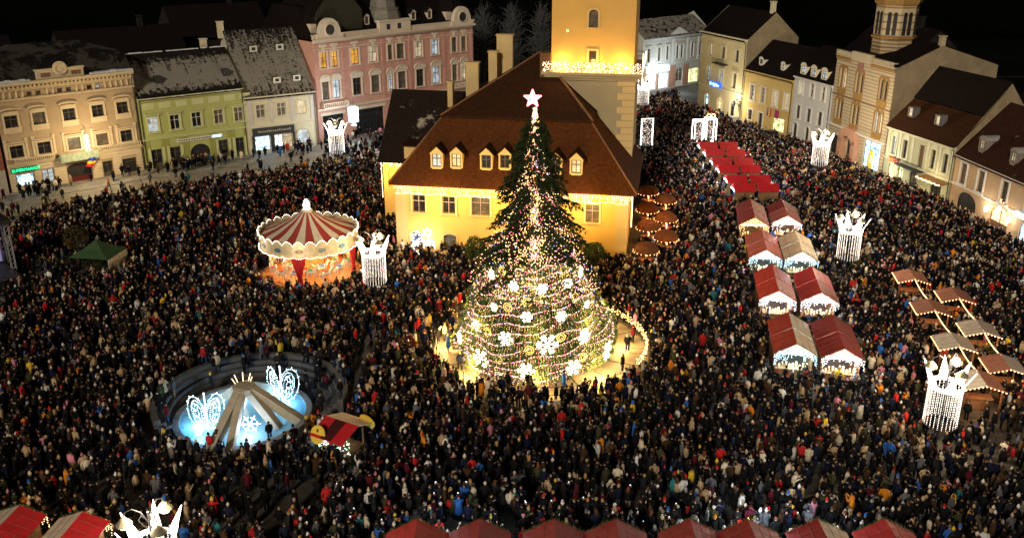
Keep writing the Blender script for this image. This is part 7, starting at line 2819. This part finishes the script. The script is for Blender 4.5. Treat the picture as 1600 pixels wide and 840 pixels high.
RECTS += [(-11.6, 55.4, math.atan2(-1.27, 2.24), -1.5, 1.5, -1.1, 1.1), (*at(158, 424)[:2], -0.15, -2.4, 2.4, -2.1, 2.1), (*at(2, 436)[:2], 0.75, -6, 2.2, -4.5, 3), (39.2, 163.5, R(-72), -2.4, 2.4, -1.1, 1.1), (43.0, 151.5, R(-72), -2.4, 2.4, -1.1, 1.1),
          (31.2, 146.5, 0.1, -2.2, 1.8, -0.3, 1.8), (-11.4 + 1.6, 97.0, HZ, -1.5, 2, -1.4, 0.6)]
edge = [(0, 372), (85, 330), (230, 306), (330, 290), (440, 276), (500, 262), (560, 260), (600, 262), (604, 240), (620, 200)]
POLY = [at(*p) for p in edge]
POLY = [Vector((-75, 100, 0)), Vector((-60, 104, 0))] + POLY[1:] + [Vector((5, 130, 0)), Vector((20, 178, 0)), Vector((34, 193, 0)), Vector((33, 181, 0)), Vector((39.0, 166, 0)), Vector((44.6, 152, 0)), Vector((47.4, 143, 0)), Vector((50.8, 128, 0)), Vector((54.6, 114.5, 0)), Vector((56.4, 97, 0)), Vector((58, 80, 0)), Vector((58, 42, 0)), Vector((-60, 42, 0)), Vector((-75, 70, 0))]
PX = np.array([p.x for p in POLY])
PY = np.array([p.y for p in POLY])


def in_poly(x, y):
    c = np.zeros(x.shape, bool)
    j = len(PX) - 1
    for i in range(len(PX)):
        cond = ((PY[i] > y) != (PY[j] > y)) & (x < (PX[j] - PX[i]) * (y - PY[i]) / (PY[j] - PY[i] + 1e-9) + PX[i])
        c ^= cond
        j = i
    return c


sp = 0.70
gxx, gyy = np.meshgrid(np.arange(-76, 62, sp), np.arange(43, 196, sp * 0.866))
gxx = gxx + (np.arange(gxx.shape[0]) % 2)[:, None] * sp / 2
X_ = (gxx + nrg.normal(0, 0.16, gxx.shape)).ravel()
Y_ = (gyy + nrg.normal(0, 0.16, gyy.shape)).ravel()
wx = 0.30 * np.sin(Y_ * 1.25 + 2.1 * np.sin(X_ * 0.31)) + 0.22 * np.sin(X_ * 2.3 + Y_ * 0.7) + 0.2 * np.sin(X_ * 1.1 - Y_ * 1.9)
wy = 0.30 * np.sin(X_ * 1.15 + 1.7 * np.sin(Y_ * 0.27)) + 0.22 * np.sin(Y_ * 2.1 - X_ * 0.9) + 0.2 * np.sin(X_ * 1.7 + Y_ * 1.2)
X_, Y_ = X_ + wx, Y_ + wy
low = 0.5 + 0.25 * np.sin(X_ * 0.21 + 1.3 * np.sin(Y_ * 0.13)) + 0.25 * np.sin(Y_ * 0.27 - 0.9 * np.sin(X_ * 0.17 + 2))
den = np.where(in_poly(X_, Y_), 0.80 + 0.2 * np.sqrt(np.clip(low, 0, 1)), 0.0)
lane = np.abs(Y_ - 52.0 - 2.2 * np.sin(X_ * 0.16) - 0.06 * X_)
den = np.where((lane < 0.5) & (np.sin(X_ * 0.33) > -0.2), den * 0.55, den)
lane = np.abs(X_ - 12.5 - 0.19 * (Y_ - 50) - 1.3 * np.sin(Y_ * 0.15))
den = np.where((lane < 0.55) & (np.sin(Y_ * 0.2) > -0.4), den * 0.55, den)
# people on the pavements of the left street, in small groups
LPx, LPy = np.array([p.x for p in LP]), np.array([p.y for p in LP])
yl = np.interp(X_, LPx, LPy)
gap = yl - Y_
onp = (X_ > -72) & (X_ < -22) & (gap > 0.8) & (gap < 5.6)
clus = np.sin(X_ * 0.9 + 1.0) + np.sin(X_ * 0.37) + 0.6 * np.sin(Y_ * 1.7)
den = np.where(onp & (den == 0), np.where(clus > 0.55, 0.62, 0.10), den)
onr = (X_ > -72) & (X_ < -20) & (gap >= 5.6) & (den == 0) & (gap < 30)
den = np.where(onr, np.where(X_ > -29, 0.25, 0.03), den)
# thinner places
hx_, hy_ = np.array(HMI)[0], np.array(HMI)[1]
LX = hx_[0] * X_ + hx_[1] * Y_ + hx_[3]
LY = hy_[0] * X_ + hy_[1] * Y_ + hy_[3]
den = np.where((LY > -0.45) & (LX > -1.4) & (LX < 25.2) & (LY < 34), 0, den)
den = np.where((LY > 8.4) & (LX > -6.3) & (LX < 25.2) & (LY < 34), 0, den)


def thin(cx, cy, rx, ry, f):
    global den
    q = ((X_ - cx) / rx) ** 2 + ((Y_ - cy) / ry) ** 2
    den = np.where(q < 1, den * f, den)


p = at(420, 800)
thin(p.x, p.y, 2.6, 3.0, 0.3)
p = at(215, 770)
thin(p.x, p.y, 3.5, 3, 0.55)
thin(-24, 51, 9, 8, 0.72)
p = at(1545, 700)
thin(p.x, p.y, 3.2, 5.0, 0.4)
thin(-46, 92, 9, 6, 0.45)
thin(-36, 108, 26, 9, 0.72)
thin(-30, 99, 5, 4, 0.6)
p = at(565, 575)
thin(p.x, p.y, 0.8, 7, 0.25)
thin(28, 165, 9, 12, 0.6)
thin(8, 50, 12, 3.5, 0.8)
sd_ = np.hypot(X_ - FX - STC.x, Y_ - FY - STC.y)
fd = np.hypot(X_ - FX, Y_ - FY)
den = np.where(sd_ < 7.2, np.where(sd_ > 6.2, 0.4, 0.12), den)
fa = np.arctan2(Y_ - FY, X_ - FX)
front = (fa < -0.25) & (fa > -2.45)
den = np.where((fd < 9.0) & (fd > 5.7) & front, 0.9, den)
den = np.where(fd < 5.25, 0, den)
den = np.where((fd < 5.7) & front, 0.03, den)
rd = np.hypot(X_ - 2.5, Y_ - 72.4)
den = np.where(rd < 9.35, np.where((rd > 7.3) & (rd < 8.7), 0.24, 0), den)
cd = np.hypot(X_ - CX, Y_ - CY)
den = np.where(cd < 5.6, 0, den)
for lx, ly in LAMPS:
    den = np.where(np.hypot(X_ - lx, Y_ - ly) < 0.45, 0, den)
for cx, cy, an, x0, x1, y0, y1 in RECTS:
    ca, sa = math.cos(an), math.sin(an)
    u = (X_ - cx) * ca + (Y_ - cy) * sa
    w = -(X_ - cx) * sa + (Y_ - cy) * ca
    den = np.where((u > x0 - 0.25) & (u < x1 + 0.25) & (w > y0 - 0.25) & (w < y1 + 0.25), 0, den)
keep = nrg.random(X_.shape) < den
PXY = np.stack([X_[keep], Y_[keep]], 1)
SX, SY = FX + STC.x, FY + STC.y
d_ = np.hypot(PXY[:, 0] - SX, PXY[:, 1] - SY)
a2 = np.mod(np.arctan2(PXY[:, 1] - SY, PXY[:, 0] - SX) + 0.15, 2 * PI) - 0.15
PZ = np.zeros(len(PXY))
onstep = (d_ > 5.3) & (d_ < 7.3) & (a2 > A0 - 0.05) & (a2 < A1 + 0.05)
mids = np.array([(a + b_) / 2 for a, b_, _ in STEPS])
ix = np.argmin(np.abs(d_[:, None] - mids[None]), 1)
near = mids[ix]
PXY[onstep] = np.array([SX, SY]) + (PXY[onstep] - np.array([SX, SY])) * (near[onstep] / d_[onstep])[:, None]
PZ = np.where(onstep, np.array([z for _, _, z in STEPS])[ix], PZ)
yl = np.interp(PXY[:, 0], LPx, LPy) - PXY[:, 1]
PZ = np.where((PXY[:, 0] < -22) & (yl < 5.1) & (yl > 0), 0.13, PZ)
# heading: 0 faces the camera; most look at the fir, some anywhere
to_tree = np.arctan2(TY - PXY[:, 1], TX - PXY[:, 0]) + PI / 2
HEAD = np.where(nrg.random(len(PXY)) < 0.55, to_tree + nrg.normal(0, 0.6, len(PXY)), nrg.uniform(0, 2 * PI, len(PXY)))
SC = np.clip(nrg.normal(0.985, 0.06, len(PXY)), 0.8, 1.12)
SC = np.where(nrg.random(len(PXY)) < 0.07, nrg.uniform(0.6, 0.75, len(PXY)), SC)

# --- the three hundred people who show largest
c_, s_ = math.cos(TILT), math.sin(TILT)


def pix(x, y, z):
    zc = y * c_ - (z - CAMH) * s_
    yc = y * s_ + (z - CAMH) * c_
    return 800 + 1450 * x / zc, 420 - 1450 * yc / zc


hu, hv = pix(PXY[:, 0], PXY[:, 1], 1.55)
vis = (hu > 4) & (hu < 1596) & (hv < 832)
for x, _ in BX:
    zz = CAMH - (CAMH - 1.5) * 43.5 / PXY[:, 1]
    xx = PXY[:, 0] * 43.5 / PXY[:, 1]
    top = 3.55 - 0.95 * np.abs(xx - x) / 1.75
    vis &= ~((np.abs(xx - x) < 1.8) & (zz < top))
vis &= np.hypot(PXY[:, 0] + 18.3, PXY[:, 1] - 39.2) > 1.2
dist = np.hypot(PXY[:, 0], PXY[:, 1]) + np.abs(PXY[:, 0]) * 0.02
order = np.argsort(np.where(vis, dist, 1e9))[:300]
near_set = np.zeros(len(PXY), bool)
near_set[order] = True

BODY = {p: body_mesh(p) for p in POSE}
COAT = {(p, l): coat_mb(p, l, puff=1.0 if l else 1.06).build('coat' if l else 'jacket', M_cloth, smooth=True, mesh_only=True) for p in POSE for l in (0, 1)}
TROU = {p: trousers_mb(p).build('trousers', M_cloth, smooth=True, mesh_only=True) for p in POSE}
BOOT = {(p, k): boot_mb(p, k).build('boot', M_cloth, smooth=True, mesh_only=True) for p in POSE for k in (0, 1)}
HW = {k: headwear(k).build({'short': 'hair', 'long': 'hair', 'hood': 'hood'}.get(k, 'hat'), M_cloth, smooth=True, mesh_only=True) for k in ('beanie', 'bobble hat', 'hood', 'short', 'long')}
b = MB()
b.box(-0.15, 0.15, 0.17, 0.32, 1.0, 1.42).box(-0.11, 0.11, 0.32, 0.37, 1.04, 1.22).box(-0.12, -0.08, -0.19, 0.2, 1.3, 1.34).box(0.08, 0.12, -0.19, 0.2, 1.3, 1.34)
PACK = b.build('backpack', M_cloth, mesh_only=True)
b = MB()
b.box(-0.045, 0.045, -0.44, -0.425, 1.48, 1.63)
b.box(-0.04, 0.04, -0.4249, -0.422, 1.49, 1.62, 1)
PHONE = b.build('phone', [M_black, emit('phone_screen', (0.7, 0.85, 1.0), 2.5)], mesh_only=True)

MARKS = [((-18.3, 39.2), 'by the bottom crown lamp'), ((-24.6, 41.8), 'near the pale-sided stall'), ((-11.6, 55.4), 'near the ticket hut'), ((29.55, 56.13), 'by the big crown lamp'), ((-19.9, 56), 'before the fountain'), ((26, 48), 'in the bottom right crowd'), ((-14, 47.5), 'right of the crown lamp'), ((25.9, 44), 'right of the bottom stalls')]
for (x, lb), q in zip(BX, ('first', 'second', 'third', 'fourth', 'fifth', 'sixth', 'seventh', 'last')):
    MARKS.append(((x, 45.0), 'behind %s bottom stall' % q))
PTXT = {'stand': '', 'phone': 'holding a phone', 'pockets': 'hands folded', 'wave': 'one arm raised', 'walk': 'walking'}
used = set()
prot = {}
for n_, i in enumerate(order):
    x, y, z = PXY[i, 0], PXY[i, 1], PZ[i]
    mark = min(MARKS, key=lambda m: (m[0][0] - x) ** 2 + (m[0][1] - y) ** 2)[1]
    for tries in range(60):
        cn = CN[nrg.choice(len(CN), p=CP)]
        if tries > 5:
            cn = CN[nrg.integers(len(CN))]
        long_ = int(nrg.random() < 0.4)
        pose = ['stand', 'phone', 'pockets', 'wave', 'walk'][nrg.choice(5, p=[0.36, 0.2, 0.22, 0.06, 0.16])]
        hk = ['short', 'long', 'beanie', 'bobble hat', 'hood'][nrg.choice(5, p=[0.27, 0.25, 0.18, 0.16, 0.14])]
        if hk in ('short', 'long'):
            hn = list(HAIR)[nrg.choice(5, p=[0.36, 0.3, 0.18, 0.08, 0.08])]
            hc = HAIR[hn]
            ht = ('long ' if hk == 'long' else 'short ') + hn
        elif hk == 'hood':
            hc = CLOTH[cn]
            ht = 'raised hood'
        else:
            hcn = CN[nrg.choice(len(CN), p=[0.16, 0.07, 0.07, 0.04, 0.08, 0.14, 0.12, 0.08, 0.03, 0.02, 0.03, 0.02, 0.03, 0.06, 0.05, 0.0])]
            hc = CLOTH[hcn]
            ht = '%s %s' % (hcn, hk)
        pack = nrg.random() < 0.12
        base_ = 'person in %s and %s' % (('long %s coat' if long_ else '%s jacket') % cn, ht)
        extra = ', %s backpack' % ('red' if n_ % 3 == 0 else 'dark') if pack else (', ' + PTXT[pose] if PTXT[pose] else '')
        lb = base_ + extra + ', ' + mark
        if len(lb.replace('-', ' ').split()) > 16:
            lb = base_ + ', ' + mark
        if lb not in used and len(lb.replace('-', ' ').split()) <= 16:
            break
    used.add(lb)
    o = link('person', BODY[pose], loc=(x, y, z + 0.002), rot=(0, 0, HEAD[i]))
    o.scale = (SC[i],) * 3
    tag(o, lb, 'person', 'people in the near crowd')
    tn_ = ['black', 'denim blue', 'grey', 'tan'][nrg.choice(4, p=[0.5, 0.27, 0.14, 0.09])]
    bc = [(0.015, 0.013, 0.012), (0.12, 0.07, 0.03), (0.4, 0.38, 0.35)][nrg.choice(3, p=[0.75, 0.15, 0.1])]
    for me, colr in ((COAT[(pose, long_)], CLOTH[cn]), (TROU[pose], TR[tn_]), (BOOT[(pose, 0)], bc), (BOOT[(pose, 1)], bc), (HW[hk], hc)):
        q = link(me.name.split('.')[0], me, o)
        q.color = (*colr, 1)
    if pack:
        q = link('backpack', PACK, o)
        q.color = (*(CLOTH['red'] if n_ % 3 == 0 else CLOTH['charcoal']), 1)
    if pose == 'phone' and nrg.random() < 0.7:
        link('phone', PHONE, o)

# --- everyone else: one crowd
def tris(mb):
    out = []
    for f in mb.f:
        for k in range(1, len(f) - 1):
            out.append((f[0], f[k], f[k + 1]))
    return out


def crowd_proto(pose, long_, hk, lod):
    V, F, P_ = [], [], []

    def app(mb, part):
        k = len(V)
        V.extend(mb.v)
        F.extend([(a + k, b_ + k, c + k) for a, b_, c in tris(mb)])
        P_.extend([part] * len(mb.v))
    n, m = (7, 4) if lod == 0 else (5, 3)
    app(coat_mb(pose, long_, n, m, lo=True), 0)
    app(trousers_mb(pose, m, lo=True), 1)
    hd = MB()
    hn = 6 if lod == 0 else 5
    hd.loft([ering(1.49, 0.05, 0.05, hn), ering(1.57, 0.085, 0.09, hn, -0.01), ering(1.66, 0.085, 0.09, hn, -0.01), ering(1.72, 0.03, 0.03, hn)])
    app(hd, 2)
    cap = MB()
    if hk == 0:
        cap.loft([ering(1.59, 0.1, 0.075, hn, 0.035), ering(1.68, 0.1, 0.1, hn, 0.01), ering(1.75, 0.03, 0.03, hn, 0.005)])
    elif hk == 1:
        cap.loft([ering(1.63, 0.108, 0.115, hn), ering(1.71, 0.095, 0.1, hn), ering(1.79, 0.04, 0.04, hn)])
        if lod == 0:
            cap.lathe([(0.01, 1.77), (0.055, 1.81), (0.01, 1.86)], 5)
    else:
        cap.loft([ering(1.4, 0.1, 0.04, hn, 0.11), ering(1.58, 0.115, 0.075, hn, 0.045), ering(1.69, 0.1, 0.1, hn, 0.01), ering(1.76, 0.03, 0.03, hn, 0.005)])
    app(cap, 3)
    hm_ = MB()
    for e, w in zip(POSE[pose]['e'], POSE[pose]['w']):
        d = (Vector(w) - Vector(e)).normalized()
        hm_.tube([w, Vector(w) + d * 0.1], [0.04, 0.02], 3)
    if lod == 0:
        app(hm_, 2)
    return np.array(V), np.array(F), np.array(P_)


rest = np.where(~near_set)[0]
far = np.hypot(PXY[rest, 0], PXY[rest, 1]) > 92
ptab = ['stand', 'phone', 'pockets', 'wave', 'walk']
kinds = []
for lod in (0, 1):
    for pose in ptab:
        for l in (0, 1):
            for hk in (0, 1, 2):
                kinds.append((lod, pose, l, hk))
choice_pose = nrg.choice(5, len(rest), p=[0.40, 0.14, 0.26, 0.03, 0.17])
choice_l = (nrg.random(len(rest)) < 0.4).astype(int)
choice_h = nrg.choice(3, len(rest), p=[0.38, 0.42, 0.20])
cl_arr = np.array([CLOTH[k] for k in CN])
hair_arr = np.array(list(HAIR.values()))
tr_arr = np.array(list(TR.values()))
allV, allF, allC = [], [], []
off_ = 0
for lod, pose, l, hk in kinds:
    sel = np.where((far == bool(lod)) & (choice_pose == ptab.index(pose)) & (choice_l == l) & (choice_h == hk))[0]
    if not len(sel):
        continue
    V, F, Pt = crowd_proto(pose, l, hk, lod)
    ids = rest[sel]
    k = len(ids)
    ca, sa = np.cos(HEAD[ids]), np.sin(HEAD[ids])
    wid = SC[ids] * nrg.uniform(0.95, 1.12, k)
    x = (V[None, :, 0] * ca[:, None] - V[None, :, 1] * sa[:, None]) * wid[:, None] + PXY[ids, 0][:, None]
    y = (V[None, :, 0] * sa[:, None] + V[None, :, 1] * ca[:, None]) * wid[:, None] + PXY[ids, 1][:, None]
    z = V[None, :, 2] * SC[ids][:, None] + PZ[ids][:, None]
    allV.append(np.stack([x, y, z], 2).reshape(-1, 3))
    allF.append((F[None] + len(V) * np.arange(k)[:, None, None] + off_).reshape(-1, 3))
    off_ += k * len(V)
    coat = cl_arr[nrg.choice(len(CN), k, p=CP)] * nrg.uniform(0.75, 1.25, (k, 1))
    tr = tr_arr[nrg.choice(4, k, p=[0.62, 0.24, 0.10, 0.04])]
    skin = np.array([0.36, 0.235, 0.165]) * nrg.uniform(0.6, 1.1, (k, 1))
    if hk == 1:
        cap = cl_arr[nrg.choice(len(CN), k, p=[0.36, 0.10, 0.08, 0.04, 0.06, 0.09, 0.08, 0.05, 0.02, 0.01, 0.01, 0.02, 0.02, 0.03, 0.03, 0.0])]
    else:
        cap = hair_arr[nrg.choice(5, k, p=[0.52, 0.26, 0.11, 0.05, 0.06])]
    tab = np.stack([coat, tr, skin, cap], 1)
    cc = tab[:, Pt, :].reshape(-1, 3)
    allC.append(np.concatenate([cc, np.ones((len(cc), 1))], 1))
V, F, C = np.concatenate(allV), np.concatenate(allF), np.concatenate(allC)
crowd = link('crowd', tri_mesh('crowd', V, F, C, M_crowd))
crowd['kind'] = 'stuff'
crowd['label'] = 'dense winter crowd filling the whole square'
print('people', len(PXY), 'crowd tris', len(F), 'objects', len(bpy.data.objects))
